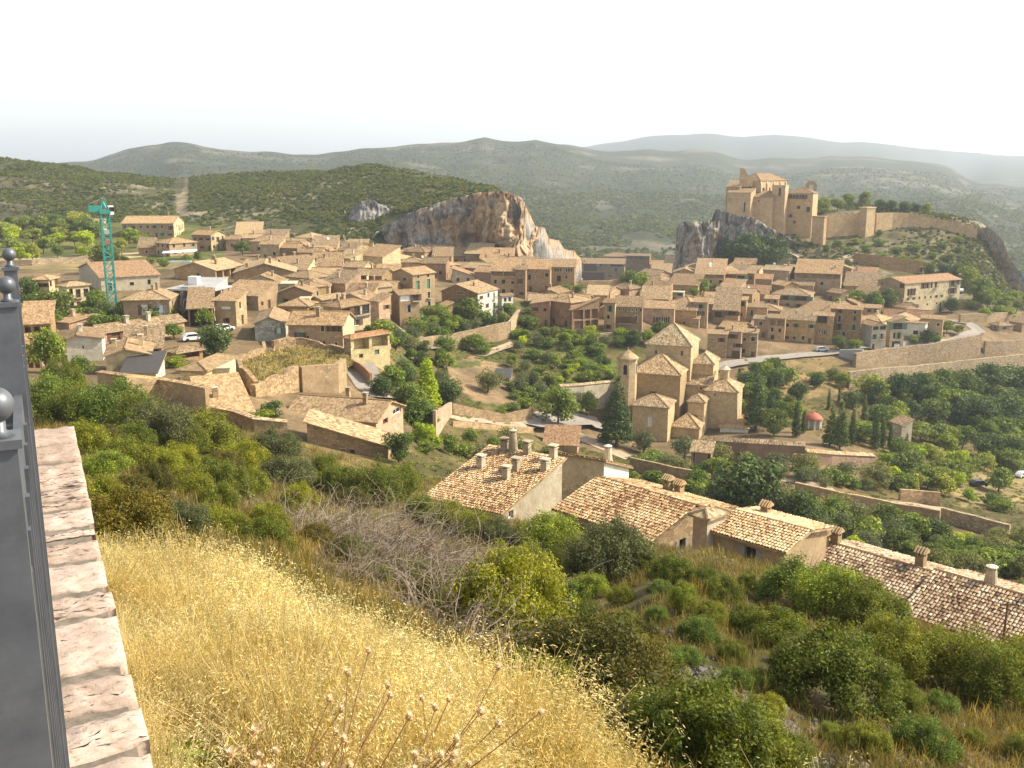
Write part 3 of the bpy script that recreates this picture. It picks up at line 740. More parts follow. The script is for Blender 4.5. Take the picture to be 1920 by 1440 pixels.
def plant(kind, loc, h, rz, label, group, wide=1.0):
    nh, crown, trunk = PROTO[kind][rnd.randrange(len(PROTO[kind]))]
    name, noun = NOUN[kind]
    e = empty(name, loc, rz, label, name.split('_')[-1] if name != 'olive_tree' else 'olive tree', group)
    s = h / nh
    e.scale = (s * wide, s * wide, s)
    link(bpy.data.objects.new('trunk', trunk), e)
    link(bpy.data.objects.new('crown', crown), e)
    return e

def planting(where, group, items, ymin=105.0, ymax=1500.0, sink=0.0):
    """items: (kind, px, py of the foot, height in photo pixels[, width factor]); labels count from the left within one kind"""
    by = {}
    for it in items: by.setdefault(it[0], []).append(it)
    for kind, l in by.items():
        l.sort(key=lambda q: q[1])
        for i, it in enumerate(l):
            p = ground(it[1], it[2], ymin, ymax)
            h = it[3] * p.y / FPX * (1.22 if ymin < 60 else 1.05)
            noun = NOUN[kind][1]
            lab = f'{noun} {where}' if len(l) == 1 else f'{noun} {where}, {ORD[i]} from the left'
            plant(kind, (p.x, p.y, p.z - sink), h, rnd.uniform(0, 6.28), lab, group, it[4] if len(it) > 4 else rnd.uniform(.9, 1.15))

# ------------------------------------------------------------------ scatter (uncountable growth only)
def scatter(name, pts, rots, scls, idx, protos, label, cat):
    me = bpy.data.meshes.new(name)
    n = len(pts)
    me.vertices.add(n); me.vertices.foreach_set('co', np.asarray(pts, np.float32).ravel())
    for nm, typ, data in (('rot', 'FLOAT_VECTOR', np.asarray(rots, np.float32).ravel()), ('scl', 'FLOAT_VECTOR', np.asarray(scls, np.float32).ravel())):
        a = me.attributes.new(nm, typ, 'POINT'); a.data.foreach_set('vector', data)
    a = me.attributes.new('pick', 'INT', 'POINT'); a.data.foreach_set('value', np.asarray(idx, np.int32))
    o = bpy.data.objects.new(name, me); link(o); tag(o, label, cat, None, 'stuff')
    ng = bpy.data.node_groups.new('scatter_' + name, 'GeometryNodeTree')
    ng.interface.new_socket('Geometry', in_out='INPUT', socket_type='NodeSocketGeometry')
    ng.interface.new_socket('Geometry', in_out='OUTPUT', socket_type='NodeSocketGeometry')
    gi = ng.nodes.new('NodeGroupInput'); go = ng.nodes.new('NodeGroupOutput')
    jn = ng.nodes.new('GeometryNodeJoinGeometry')
    def attr(nm, t):
        q = ng.nodes.new('GeometryNodeInputNamedAttribute'); q.data_type = t; q.inputs[0].default_value = nm
        return q.outputs[0]
    ar, asx, ap = attr('rot', 'FLOAT_VECTOR'), attr('scl', 'FLOAT_VECTOR'), attr('pick', 'INT')
    for k, po in enumerate(protos):
        oi = ng.nodes.new('GeometryNodeObjectInfo'); oi.inputs['Object'].default_value = po
        oi.inputs['As Instance'].default_value = True
        cmp_ = ng.nodes.new('FunctionNodeCompare'); cmp_.data_type = 'INT'; cmp_.operation = 'EQUAL'
        ci = [q for q in cmp_.inputs if q.type == 'INT']
        ng.links.new(ap, ci[0]); ci[1].default_value = k
        ip = ng.nodes.new('GeometryNodeInstanceOnPoints')
        ng.links.new(gi.outputs[0], ip.inputs['Points'])
        ng.links.new(cmp_.outputs[0], ip.inputs['Selection'])
        ng.links.new(oi.outputs['Geometry'], ip.inputs['Instance'])
        ng.links.new(ar, ip.inputs['Rotation']); ng.links.new(asx, ip.inputs['Scale'])
        ng.links.new(ip.outputs[0], jn.inputs[0])
    ng.links.new(jn.outputs[0], go.inputs[0])
    md = o.modifiers.new('scatter', 'NODES'); md.node_group = ng
    return o

def proto_obj(name, me):
    return bpy.data.objects.new(name, me)      # source mesh holder, not part of the scene itself
# ------------------------------------------------------------------ building kit
def frame(L, C, R, E, B, asp=1.0, rel=None, Y=None, depth=None, ymin=105.0):
    """near corner C, left end L, right end R (image columns), eave row E and base row B at C -> place, turn and size"""
    if Y is None:
        p = ground(C, B, ymin)
        # walls hold to the photographed eave row
    else:
        p = Vector((apx(C, B) * Y, Y, tpy(B) * Y))
    if rel is None:
        rel = math.atan((R - C) / max(C - L, 1) * asp) if R else math.radians(3)
    else:
        rel = math.radians(rel)
    th = math.atan(p.x / p.y) + rel
    aL = apx(L, E)
    W = (p.x - aL * p.y) / (math.cos(th) + aL * math.sin(th))
    if depth: D = depth
    elif R:
        aR = apx(R, E)
        D = (aR * p.y - p.x) / max(math.sin(th) - aR * math.cos(th), 0.02)
    else: D = min(max(W * 0.8, 6), 11)
    D = min(max(D, 2.0), 30)
    H = max(tpy(E) * p.y - p.z, 1.2)
    return p, th, W, D, H

def face_wall(mb, o, u, inw, W, z0, z1, holes, depth=0.28, mi=0):
    """wall quad from o along u (unit), rows z0..z1, with rectangular recesses (u0,u1,za,zb)"""
    us = sorted({0.0, W, *[min(max(h[0], 0.02), W - 0.02) for h in holes], *[min(max(h[1], 0.02), W - 0.02) for h in holes]})
    zs = sorted({z0, z1, *[h[2] for h in holes], *[h[3] for h in holes]})
    zs = [z for z in zs if z0 <= z <= z1]
    def P(a, z, d=0.0): return (o[0] + u[0] * a + inw[0] * d, o[1] + u[1] * a + inw[1] * d, z)
    flip = (u[0] * inw[1] - u[1] * inw[0]) < 0
    def put(q): mb.poly(list(reversed(q)) if flip else q, mi)
    for i in range(len(us) - 1):
        for j in range(len(zs) - 1):
            um, zm = (us[i] + us[i + 1]) / 2, (zs[j] + zs[j + 1]) / 2
            if any(h[0] < um < h[1] and h[2] < zm < h[3] for h in holes): continue
            put([P(us[i], zs[j]), P(us[i + 1], zs[j]), P(us[i + 1], zs[j + 1]), P(us[i], zs[j + 1])])
    for h in holes:
        a, b, c, d = h[:4]
        dp = h[5] if len(h) > 5 else depth
        put([P(a, c), P(a, d), P(a, d, dp), P(a, c, dp)][::-1])
        put([P(b, d), P(b, c), P(b, c, dp), P(b, d, dp)][::-1])
        put([P(a, d), P(b, d), P(b, d, dp), P(a, d, dp)][::-1])
        put([P(b, c), P(a, c), P(a, c, dp), P(b, c, dp)][::-1])
        if len(h) > 5: put([P(a, c, dp), P(b, c, dp), P(b, d, dp), P(a, d, dp)])

def roof_planes(kind, W, D, H, rise, ov, k=0.5):
    x0, x1, y0, y1 = -W - ov, ov, -ov, D + ov
    if kind == 'G':
        ym = D * k; zr = H + rise
        s1, s2 = rise / ym, rise / (D - ym)
        return ([[(x0, y0, H - ov * s1), (x1, y0, H - ov * s1), (x1, ym, zr), (x0, ym, zr)], [(x1, y1, H - ov * s2), (x0, y1, H - ov * s2), (x0, ym, zr), (x1, ym, zr)]],
                [[(-W, D, H), (-W, 0, H), (-W, ym, zr)], [(0, 0, H), (0, D, H), (0, ym, zr)]], [((x0, ym, zr), (x1, ym, zr))])
    if kind == 'P':
        xm = -W * (1 - k); zr = H + rise
        sl, sr = rise / (W + xm), rise / (-xm)
        return ([[(x0, y1, H - ov * sl), (x0, y0, H - ov * sl), (xm, y0, zr), (xm, y1, zr)], [(x1, y0, H - ov * sr), (x1, y1, H - ov * sr), (xm, y1, zr), (xm, y0, zr)]],
                [[(-W, 0, H), (0, 0, H), (xm, 0, zr)], [(0, D, H), (-W, D, H), (xm, D, zr)]], [((xm, y0, zr), (xm, y1, zr))])
    if kind == 'H':
        m = min(W, D) / 2; s = rise / m; ze = H - ov * s; zr = H + rise; M = m + ov
        if W >= D:
            a, b = (x0 + M, D / 2, zr), (x1 - M, D / 2, zr)
            if abs(a[0] - b[0]) < 0.05: b = a = ((a[0] + b[0]) / 2, D / 2, zr)
        else:
            a, b = (-W / 2, y0 + M, zr), (-W / 2, y1 - M, zr)
        c = [(x0, y0, ze), (x1, y0, ze), (x1, y1, ze), (x0, y1, ze)]
        if W >= D: pl = [[c[0], c[1], b, a], [c[1], c[2], b], [c[2], c[3], a, b], [c[3], c[0], a]]
        else: pl = [[c[0], c[1], a], [c[1], c[2], b, a], [c[2], c[3], b], [c[3], c[0], a, b]]
        if a == b: pl = [[c[0], c[1], a], [c[1], c[2], a], [c[2], c[3], a], [c[3], c[0], a]]
        return pl, [], [(a, c[0]), (b if W >= D else a, c[1]), (b, c[2])] + ([(a, b)] if a != b else [])
    if kind == 'S':
        s = rise / D
        return ([[(x0, y0, H - ov * s), (x1, y0, H - ov * s), (x1, y1, H + rise + ov * s), (x0, y1, H + rise + ov * s)]],
                [[(-W, D, H), (-W, 0, H), (-W, D, H + rise)], [(0, 0, H), (0, D, H), (0, D, H + rise)], [(0, D, H), (-W, D, H), (-W, D, H + rise), (0, D, H + rise)]], [])
    if kind == 'B':
        s = rise / D
        return ([[(x0, y0, H + rise + ov * s), (x1, y0, H + rise + ov * s), (x1, y1, H - ov * s), (x0, y1, H - ov * s)]],
                [[(-W, D, H), (-W, 0, H), (-W, 0, H + rise)], [(0, 0, H), (0, D, H), (0, 0, H + rise)], [(-W, 0, H), (0, 0, H), (0, 0, H + rise), (-W, 0, H + rise)]], [])
    if kind == 'T':
        s = rise / W
        return ([[(x1, y0, H - ov * s), (x1, y1, H - ov * s), (x0, y1, H + rise + ov * s), (x0, y0, H + rise + ov * s)]],
                [[(-W, 0, H), (0, 0, H), (-W, 0, H + rise)], [(0, D, H), (-W, D, H), (-W, D, H + rise)], [(-W, D, H), (-W, 0, H), (-W, 0, H + rise), (-W, D, H + rise)]], [])
    if kind == 'U':
        s = rise / W
        return ([[(x0, y1, H - ov * s), (x0, y0, H - ov * s), (x1, y0, H + rise + ov * s), (x1, y1, H + rise + ov * s)]],
                [[(-W, 0, H), (0, 0, H), (0, 0, H + rise)], [(0, D, H), (-W, D, H), (0, D, H + rise)], [(0, 0, H), (0, D, H), (0, D, H + rise), (0, 0, H + rise)]], [])
    return [[(-W, 0, H), (0, 0, H), (0, D, H), (-W, D, H)]], [], []

def plane_uv(pl):
    a, b, c = Vector(pl[0]), Vector(pl[1]), Vector(pl[2])
    n = (b - a).cross(c - a).normalized()
    e = Vector((0, 0, 1)).cross(n)
    if e.length < 1e-4: e = Vector((1, 0, 0))
    e.normalize(); s = n.cross(e)
    off = rnd.uniform(0, 40)
    return [((Vector(q) - a).dot(e) + off, (Vector(q) - a).dot(s) + off) for q in pl]

def make_roof(kind, W, D, H, rise, ov, mat, parent, k=0.5, th=0.16, eave=None, ridge=True):
    pls, gab, rid = roof_planes(kind, W, D, H, rise, ov, k)
    mb = MB()
    for pl in pls:
        mb.poly(pl, 0, plane_uv(pl))
        low = [(q[0], q[1], q[2] - th) for q in pl]
        mb.poly(list(reversed(low)), 1)
        n = len(pl)
        for i in range(n):
            j = (i + 1) % n
            mb.poly([low[i], low[j], pl[j], pl[i]], 1)
    if ridge:
        for a, b in rid:
            b0 = len(mb.f)
            mb.tube([a, b], [0.14, 0.14], 6, 0)
            for q in range(b0, len(mb.f)): mb.uv[q] = [(i * .2, i * .13) for i in range(len(mb.f[q]))]
    r = mb.build('roof', [mat, eave or M_WALL['tan']], parent)
    return r, pls, gab

def window(parent, P, a, b, c, d, style, name='window'):
    """frame and pane (or shutter leaves) in a recess; P maps (along, inward, up) to the house frame"""
    mb = MB()
    def bx(u0, u1, d0, d1, z0, z1, mi):
        q = [P(u0, d0, z0), P(u1, d0, z0), P(u1, d1, z0), P(u0, d1, z0)]
        t = [P(u0, d0, z1), P(u1, d0, z1), P(u1, d1, z1), P(u0, d1, z1)]
        mb.prism(q, t, mi)
    f = min(0.09, (b - a) * 0.14)
    bx(a, b, 0.235, 0.262, c, d, 1)
    bx(a, a + f, 0.17, 0.235, c, d, 0); bx(b - f, b, 0.17, 0.235, c, d, 0)
    bx(a + f, b - f, 0.17, 0.235, d - f, d, 0); bx(a + f, b - f, 0.17, 0.235, c, c + f, 0)
    if b - a > 0.8 and style != 'door': bx((a + b) / 2 - 0.03, (a + b) / 2 + 0.03, 0.18, 0.235, c + f, d - f, 0)
    if name == 'window' and (b - a) > .6 and (d - c) > .8 and rnd.random() < .4:
        wl_ = (b - a) * .5
        bx(a - wl_, a - .01, -.05, -.01, c, d, 3); bx(b + .01, b + wl_, -.05, -.01, c, d, 3)
    if name == 'window' and (d - c) > 1.6 and rnd.random() < .4:
        bx(a - .4, b + .4, -.75, -.005, c - .14, c - .02, 2); bx(a - .4, b + .4, -.75, -.71, c + .8, c + .86, 0)
        for q in range(7): bx(a - .4 + (b - a + .8) * q / 6.2, a - .4 + (b - a + .8) * q / 6.2 + .04, -.74, -.71, c - .02, c + .8, 0)
    if name == 'window' and rnd.random() < .38:
        q = .13
        bx(a - q, a, -.035, -.004, c - q, d + q, 4); bx(b, b + q, -.035, -.004, c - q, d + q, 4); bx(a, b, -.035, -.004, d, d + q, 4); bx(a, b, -.035, -.004, c - q, c, 4)
    if style == 'sill': bx(a - 0.12, b + 0.12, -0.08, 0.10, c - 0.12, c, 2)
    mats = {'glass': [M_FRAMEW, M_GLASS, M_CONC], 'sill': [M_FRAMEW, M_GLASS, M_WALL['pale']], 'wood': [M_FRAMEW, M_WOOD, M_CONC], 'white': [M_WHITEP, M_WHITEP, M_CONC],
            'green': [M_GREEN, M_GREEN, M_CONC], 'door': [M_FRAMEW, M_WOOD, M_CONC], 'whiteglass': [M_WHITEP, M_GLASS, M_CONC]}[style] + [rnd.choice([M_WOOD, M_WOOD, M_FRAMEW, M_GREEN, M_SHUT]), M_WALL['pale']]
    return mb.build(name, mats, parent)

def auto_holes(Wf, H, cols, rows, rg, drop=0.2, big=1.0):
    out = []
    fh = H / max(rows, 1)
    for r in range(rows):
        for c in range(cols):
            if rg.random() < drop: continue
            w = min(rg.uniform(.75, 1.15) * big, Wf / cols * .6); h = min(rg.choice([0.9, 1.2, 1.3, 1.8]) * big, fh * .62)
            if r == 0 and rg.random() < .35: h = min(2.0, fh * .75)
            uc = Wf * (c + .5) / cols + rg.uniform(-.12, .12) * Wf / cols
            zc = fh * r + fh * .30
            if h > 1.75: zc = fh * r + 0.12
            if r == 0 and h > 1.7: zc = 0.02
            if uc - w / 2 < .15 or uc + w / 2 > Wf - .15 or zc + h > H - .12: continue
            st = 'door' if (r == 0 and h > 1.7) else rg.choice(['glass', 'glass', 'glass', 'sill', 'wood', 'glass'])
            out.append((uc - w / 2, uc + w / 2, zc, zc + h, st))
    return out

def gallery(Wf, H, n, f0, f1, m=0.3, gap=0.35, deep=1.2):
    w = (Wf - 2 * m - gap * (n - 1)) / n
    return [(m + i * (w + gap), m + i * (w + gap) + w, H * f0, H * f1, 'open', deep) for i in range(n)]

def chimney(parent, x, y, z, h=1.3, w=0.55, mat=None, style=0):
    mb = MB()
    mb.box(x - w / 2, x + w / 2, y - w / 2, y + w / 2, z - 0.8, z + h, 0)
    mb.box(x - w / 2 - .08, x + w / 2 + .08, y - w / 2 - .08, y + w / 2 + .08, z + h, z + h + .09, 1)
    for sx in (-1, 1):
        for sy in (-1, 1):
            mb.box(x + sx * w * .33 - .06, x + sx * w * .33 + .06, y + sy * w * .33 - .06, y + sy * w * .33 + .06, z + h + .09, z + h + .26, 0)
    mb.box(x - w / 2 - .12, x + w / 2 + .12, y - w / 2 - .12, y + w / 2 + .12, z + h + .26, z + h + .36, 1)
    return mb.build('chimney', [mat or M_WALL['tan'], M_WALL['pale']], parent)

def dish(parent, x, y, z, r=0.45):
    mb = MB()
    mb.tube([(x, y, z - .5), (x, y, z + .5)], [.03, .03], 5, 1)
    ring = []
    n = 12
    d = Vector((.35, -.85, .4)).normalized(); q = d.cross(Vector((0, 0, 1))).normalized(); w = q.cross(d)
    c = Vector((x, y, z + .5))
    for i in range(n):
        a = 2 * math.pi * i / n
        ring.append(tuple(c + (q * math.cos(a) + w * math.sin(a)) * r + d * .1))
    cc = tuple(c - d * .06); bk = tuple(c - d * .1)
    for i in range(n):
        mb.poly([ring[i], ring[(i + 1) % n], cc], 0); mb.poly([ring[(i + 1) % n], ring[i], bk], 0)
    mb.tube([tuple(c), tuple(c + d * .4)], [.015, .015], 4, 1)
    return mb.build('satellite_dish', [M_WHITEP, M_CONC], parent)

def roof_z(pls, x, y):
    """height of the roof above a point of the plan"""
    best = None
    for pl in pls:
        a, b, c = Vector(pl[0]), Vector(pl[1]), Vector(pl[2])
        n = (b - a).cross(c - a)
        if abs(n.z) < 1e-6: continue
        P2 = [(q[0], q[1]) for q in pl]; ins = False
        for i in range(len(P2)):
            xa, ya = P2[i]; xb, yb = P2[(i + 1) % len(P2)]
            if ((ya > y) != (yb > y)) and (x < (xb - xa) * (y - ya) / (yb - ya) + xa): ins = not ins
        if ins: best = a.z - (n.x * (x - a.x) + n.y * (y - a.y)) / n.z
    return best

def block(parent, W, D, H, roof='H', slope=0.33, wall='tan', tile='tan', holesL=(), holesR=(), ov=0.4, k=0.5, base=-3.0, rise=None, wallname='wall', eave=None, wallR=None, th=0.16):
    """one walled and roofed volume in the frame of its parent; footprint x -W..0, y 0..D"""
    span = {'G': D, 'P': W, 'H': min(W, D), 'S': D * 2, 'B': D * 2, 'T': W * 2, 'U': W * 2}.get(roof, 2)
    if rise is None: rise = slope * span / 2
    mb = MB()
    face_wall(mb, (-W, 0), (1, 0), (0, 1), W, base, H, [h for h in holesL])
    face_wall(mb, (0, 0), (0, 1), (-1, 0), D, base, H, [h for h in holesR], mi=1)
    face_wall(mb, (0, D), (-1, 0), (0, -1), W, base, H, [])
    face_wall(mb, (-W, D), (0, -1), (1, 0), D, base, H, [])
    if roof == 'F':
        gab = []; pls = [[(-W, 0, H), (0, 0, H), (0, D, H), (-W, D, H)]]
    else:
        _, gab, _ = roof_planes(roof, W, D, H, rise, ov, k)
    for g in gab:
        mb.poly(g, 1 if all(abs(q[0]) < 1e-6 for q in g) else 0)
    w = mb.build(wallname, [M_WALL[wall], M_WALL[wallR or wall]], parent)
    if roof == 'F':
        r = MB(); r.box(-W - .12, .12, -.12, D + .12, H, H + .2); r.build('roof', [M_WALL['pale']], parent)
    else:
        _, pls, _ = make_roof(roof, W, D, H, rise, ov, M_TILE[tile], parent, k, th, eave)
    for face, hs in (('L', holesL), ('R', holesR)):
        P = (lambda u, d, z: (-W + u, d, z)) if face == 'L' else (lambda u, d, z: (-d, u, z))
        for h in hs:
            if h[4] == 'open': continue
            window(parent, P, h[0], h[1], h[2], h[3], h[4], 'door' if h[4] == 'door' else 'window')
    return pls

HOUSES = []
def house(label, L, C, R, E, B, roof='G', wall='tan', tile='tan', wl=None, wr=None, gl=None, gr=None, asp=1.0, rel=None, depth=None, slope=0.33, ch=None, k=0.5, Y=None, name='house', cat='house',
          drop=0.2, ov=0.4, dishes=0, wallR=None, ymin=105.0, hl=None, hr=None, group='houses of the hillside village', rise=None, big=1.0):
    p, th, W, D, H = frame(L, C, R, E, B, asp, rel, Y, depth, ymin)
    rg = random.Random(int(L * 31 + C * 7 + E))
    e = empty(name, p, -th, label, cat, group)
    rows = max(1, int(round(H / 2.9)))
    if wl is None: wl = (max(1, int(round(W / 3.1))), rows)
    if wr is None: wr = (max(1, int(round(D / 3.3))), rows) if R and R - C > 9 else (0, 0)
    hL = hl(W, H) if hl else auto_holes(W, H * (gl[1] - .05 if gl else 1), wl[0], wl[1], rg, drop, big) if wl[0] else []
    hR = hr(D, H) if hr else auto_holes(D, H * (gr[1] - .05 if gr else 1), wr[0], wr[1], rg, drop, big) if wr[0] else []
    if gl: hL += gallery(W, H, *gl)
    if gr: hR += gallery(D, H, *gr)
    pls = block(e, W, D, H, roof, slope, wall, tile, hL, hR, ov, k, wallR=wallR, rise=rise)
    if ch is None: ch = 1 if rg.random() < .6 else 0
    for i in range(ch):
        x, y = -W * rg.uniform(.15, .85), D * rg.uniform(.3, .7)
        z = roof_z(pls, x, y)
        if z is not None: chimney(e, x, y, z, rg.uniform(.8, 1.4), rg.uniform(.45, .7), M_WALL[wall])
    for i in range(dishes):
        x, y = -W * rg.uniform(.2, .8), D * rg.uniform(.2, .6)
        z = roof_z(pls, x, y)
        if z is not None: dish(e, x, y, z + .4)
    HOUSES.append((e, W, D, H))
    return e, W, D, H, pls

# ------------------------------------------------------------------ the village, from the crane side to the far side
def village():
    h = house
    h('yellow tower house with a four-sided roof beside the dark trees, short of the crane', 63, 95, 109, 523, 566, 'H', 'yellow', 'pale', wl=(2, 2), wr=(2, 2), drop=0, ch=0)
    h('yellow two-storey house with its facade turned to the crane', 109, 129, 167, 536, 586, 'H', 'yellow', 'pale', wl=(0, 0), wr=(3, 2), drop=0, ch=0)
    h('long low warehouse with a red-brown roof behind the crane mast', 149, 191, 299, 520, 547, 'P', 'pale', 'red', wl=(0, 0), wr=(3, 1), asp=2.2, drop=.3, ch=0, slope=.16, name='warehouse', cat='warehouse')
    h('square two-storey house with hipped roof and pale shutters below the crane', 230, 320, 338, 560, 606, 'H', 'tan', 'tan', hl=lambda W, H: [(W * .38, W * .38 + 1.3, H * .35, H * .78, 'white'), (W * .72, W * .72 + 1.2, H * .35, H * .75, 'white')], wr=(2, 2), ch=2)
    h('large cream-gabled building with a row of seven windows, highest in the village', 228, 327, 347, 418, 446, 'G', 'tan', 'pale', wl=(7, 2), drop=.05, depth=16, rel=16, wallR='yellow', ch=2, ymin=330)
    h('hipped house with a brick-coloured front and three pale doors above the pool', 291, 319, 369, 456, 481, 'H', 'tan', 'tan', wr=(3, 2), asp=.9, ymin=250, ch=0)
    h('low brown outbuilding under the hedge above the pool', 259, 291, 294, 463, 479, 'S', 'brown', 'old', wl=(1, 1), ch=0, ymin=250)
    h('tall house with a pale yellow gable end on the upper edge of the village', 359, 397, 422, 440, 471, 'G', 'tan', 'tan', wallR='yellow', asp=1.2, ch=1, ymin=250)
    h('small house with a whitish front next to the pale yellow gable', 423, 450, 453, 448, 470, 'G', 'tan', 'tan', ch=1, wl=(1, 1), ymin=250)
    h('long low house with a thin pale roof against the scrub hill', 441, 491, 494, 441, 457, 'S', 'tan', 'pale', wl=(3, 1), ymin=250, ch=0)
    h('narrow low house wedged between two taller ones under the scrub hill', 476, 501, 503, 445, 460, 'S', 'brown', 'tan', ymin=250, ch=0)
    h('house with a row of small dark arches under a steep tan roof', 500, 529, 538, 454, 470, 'G', 'cream', 'tan', gl=(5, .45, .85, .3, .3, .8), wl=(0, 0), ymin=250, slope=.5, ch=1)
    h('wide-roofed house with four white pillars along its arcade', 327, 405, 458, 506, 527, 'P', 'tan', 'pale', gr=(4, .2, .85, .4, .5, 1.5), wr=(0, 0), wl=(1, 1), asp=1.0, slope=.3, ch=3)
    h('brown gabled house facing outward beside the unfinished concrete frame', 438, 554, 558, 509, 540, 'P', 'brown', 'pale', hl=lambda W, H: [(W * .16, W * .26, H * .35, H * .6, 'glass'), (W * .54, W * .61, H * .3, H * .75, 'glass'), (W * .68, W * .72, H * .45, H * .75, 'glass'), (W * .78, W * .86, H * .45, H * .8, 'glass')], depth=13, slope=.3, ch=2)
    h('low house with a long tan roof and niches in its end wall', 412, 485, 522, 554, 583, 'S', 'tan', 'tan', wl=(2, 1), wr=(3, 1), asp=1.4, slope=.28, ch=0)
    h('small cream cube-shaped house with one tall dark window', 524, 554, 558, 533, 566, 'F', 'cream', 'pale', hl=lambda W, H: [(W * .2, W * .45, H * .45, H * .82, 'glass')], depth=6, ch=0)
    h('tall cream house with pale panels beside the dark carport', 402, 444, 462, 563, 613, 'S', 'cream', 'tan', hl=lambda W, H: [(W * .3, W * .75, H * .66, H * .76, 'white'), (W * .45, W * .6, H * .15, H * .33, 'glass')], wr=(1, 2), slope=.2, ch=0)
    h('open-fronted carport with a tile roof next to the concrete frame', 352, 400, 402, 576, 612, 'S', 'brown', 'tan', gl=(2, .05, .9, .3, .4, 3.5), wl=(0, 0), slope=.25, ch=0, name='carport', cat='carport')
    h('grey cement gable house with one white shutter', 477, 534, 538, 604, 642, 'P', 'grey', 'tan', hl=lambda W, H: [(W * .74, W * .88, H * .45, H * .72, 'white')], depth=14, slope=.42, ch=0)
    h('long house with four brown windows under the eave and two white-rimmed windows', 540, 644, 671, 608, 662, 'G', 'tan', 'tan', hl=lambda W, H: [(W * (.6 + i * .1), W * (.6 + i * .1) + W * .065, H * .74, H * .95, 'wood') for i in range(4)] + [(W * .62, W * .67, H * .2, H * .42, 'whiteglass'), (W * .84, W * .89, H * .16, H * .38, 'whiteglass'), (W * .16, W * .27, H * .3, H * .7, 'green'), (W * .33, W * .37, H * .4, H * .58, 'glass')], wr=(1, 1), wallR='cream', depth=9, slope=.4, ch=1)
    h('house with a two-bay open porch above the sloping lane', 644, 659, 720, 633, 686, 'H', 'tan', 'red', wl=(0, 0), hr=lambda W, H: [(W * .08, W * .46, H * .5, H * .93, 'open', 1.6), (W * .54, W * .95, H * .5, H * .93, 'open', 1.6), (W * .2, W * .3, H * .22, H * .36, 'glass'), (W * .6, W * .72, H * .25, H * .42, 'green')], wallR='yellow', depth=9, rel=52, ch=0)
    h('cream house with a row of three big glazed bays under a broad roof', 606, 640, 694, 575, 624, 'H', 'tan', 'tan', wl=(0, 0), hr=lambda W, H: [(W * (.06 + i * .33), W * (.06 + i * .33) + W * .26, H * .55, H * .9, 'glass') for i in range(3)] + [(W * .4, W * .62, H * .15, H * .4, 'whiteglass')], wallR='cream', rel=42, ch=2)
    h('narrow tall pinkish house with balconies behind the glazed bays', 694, 712, 731, 564, 640, 'S', 'pink', 'tan', wl=(1, 3), wr=(2, 3), ch=0)
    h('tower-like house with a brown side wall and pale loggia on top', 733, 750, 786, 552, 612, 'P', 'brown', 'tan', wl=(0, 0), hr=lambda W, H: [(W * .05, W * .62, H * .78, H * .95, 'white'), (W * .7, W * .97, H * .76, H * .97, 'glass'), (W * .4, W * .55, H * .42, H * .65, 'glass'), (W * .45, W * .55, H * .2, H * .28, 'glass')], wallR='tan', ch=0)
    h('tall three-storey house with two green balcony windows', 735, 775, 815, 514, 582, 'P', 'tan', 'tan', hl=lambda W, H: [(W * .55, W * .68, H * .8, H * .88, 'glass')], hr=lambda W, H: [(W * .15, W * .3, H * .56, H * .8, 'green'), (W * .62, W * .78, H * .54, H * .82, 'green'), (W * .66, W * .78, H * .28, H * .46, 'glass'), (W * .2, W * .3, H * .87, H * .95, 'glass'), (W * .65, W * .75, H * .87, H * .95, 'glass'), (W * .66, W * .78, H * .06, H * .18, 'glass')], wallR='tan', ch=0)
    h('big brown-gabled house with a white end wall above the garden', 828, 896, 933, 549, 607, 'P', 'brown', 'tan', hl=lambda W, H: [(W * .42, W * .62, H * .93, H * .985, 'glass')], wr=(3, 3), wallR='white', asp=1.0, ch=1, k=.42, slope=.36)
    h('smaller white house beside the big brown gable', 933, 941, 962, 554, 590, 'P', 'white', 'tan', wl=(0, 0), wr=(2, 2), wallR='white', rel=55, drop=0, ch=0)
    h('little lean-to shed against the garden below the tall house', 813, 826, 849, 578, 598, 'S', 'brown', 'tan', wl=(0, 0), wr=(1, 1), ch=0, name='shed', cat='shed')
    h('house with a two-bay attic loggia behind the white houses', 920, 968, 976, 508, 556, 'S', 'tan', 'tan', gl=(2, .8, .96, .3, .4, 1.2), wl=(3, 2), ch=0, depth=9)
    h('slim tan house next to the attic loggia', 967, 985, 988, 505, 562, 'S', 'tan', 'tan', wl=(1, 2), ch=0)
    h('plain tan house with a small awning and arched doorway', 986, 1031, 1034, 504, 548, 'S', 'tan', 'tan', wl=(3, 2), drop=.4, ch=0)
    h('house with two rows of triple attic openings and an iron balcony', 1033, 1077, 1079, 500, 538, 'S', 'tan', 'tan', hl=lambda W, H: [(W * (.17 + i * .1), W * (.17 + i * .1) + W * .06, H * .75, H * .9, 'glass') for i in range(3)] + [(W * (.63 + i * .1), W * (.63 + i * .1) + W * .06, H * .75, H * .9, 'glass') for i in range(3)] + [(W * .25, W * .42, H * .25, H * .55, 'glass'), (W * .62, W * .7, H * .4, H * .55, 'glass')], ch=0)
    h('broad house with a two-storey brown wooden loggia', 1078, 1170, 1177, 495, 530, 'S', 'tan', 'tan', hl=lambda W, H: [(W * .18, W * .46, H * .02, H * .52, 'wood'), (W * .18, W * .46, H * .56, H * .98, 'wood'), (W * .8, W * .86, H * .6, H * .75, 'glass'), (W * .68, W * .97, H * .86, H * .97, 'glass'), (W * .5, W * .64, H * .86, H * .96, 'glass'), (W * .55, W * .58, H * .1, H * .2, 'glass'), (W * .7, W * .73, H * .3, H * .4, 'glass')], ch=1, depth=9)
    h('house rising behind the wooden loggia with a lit tan roof', 1131, 1178, 1181, 481, 512, 'H', 'tan', 'tan', wl=(2, 1), ch=0, ymin=320)
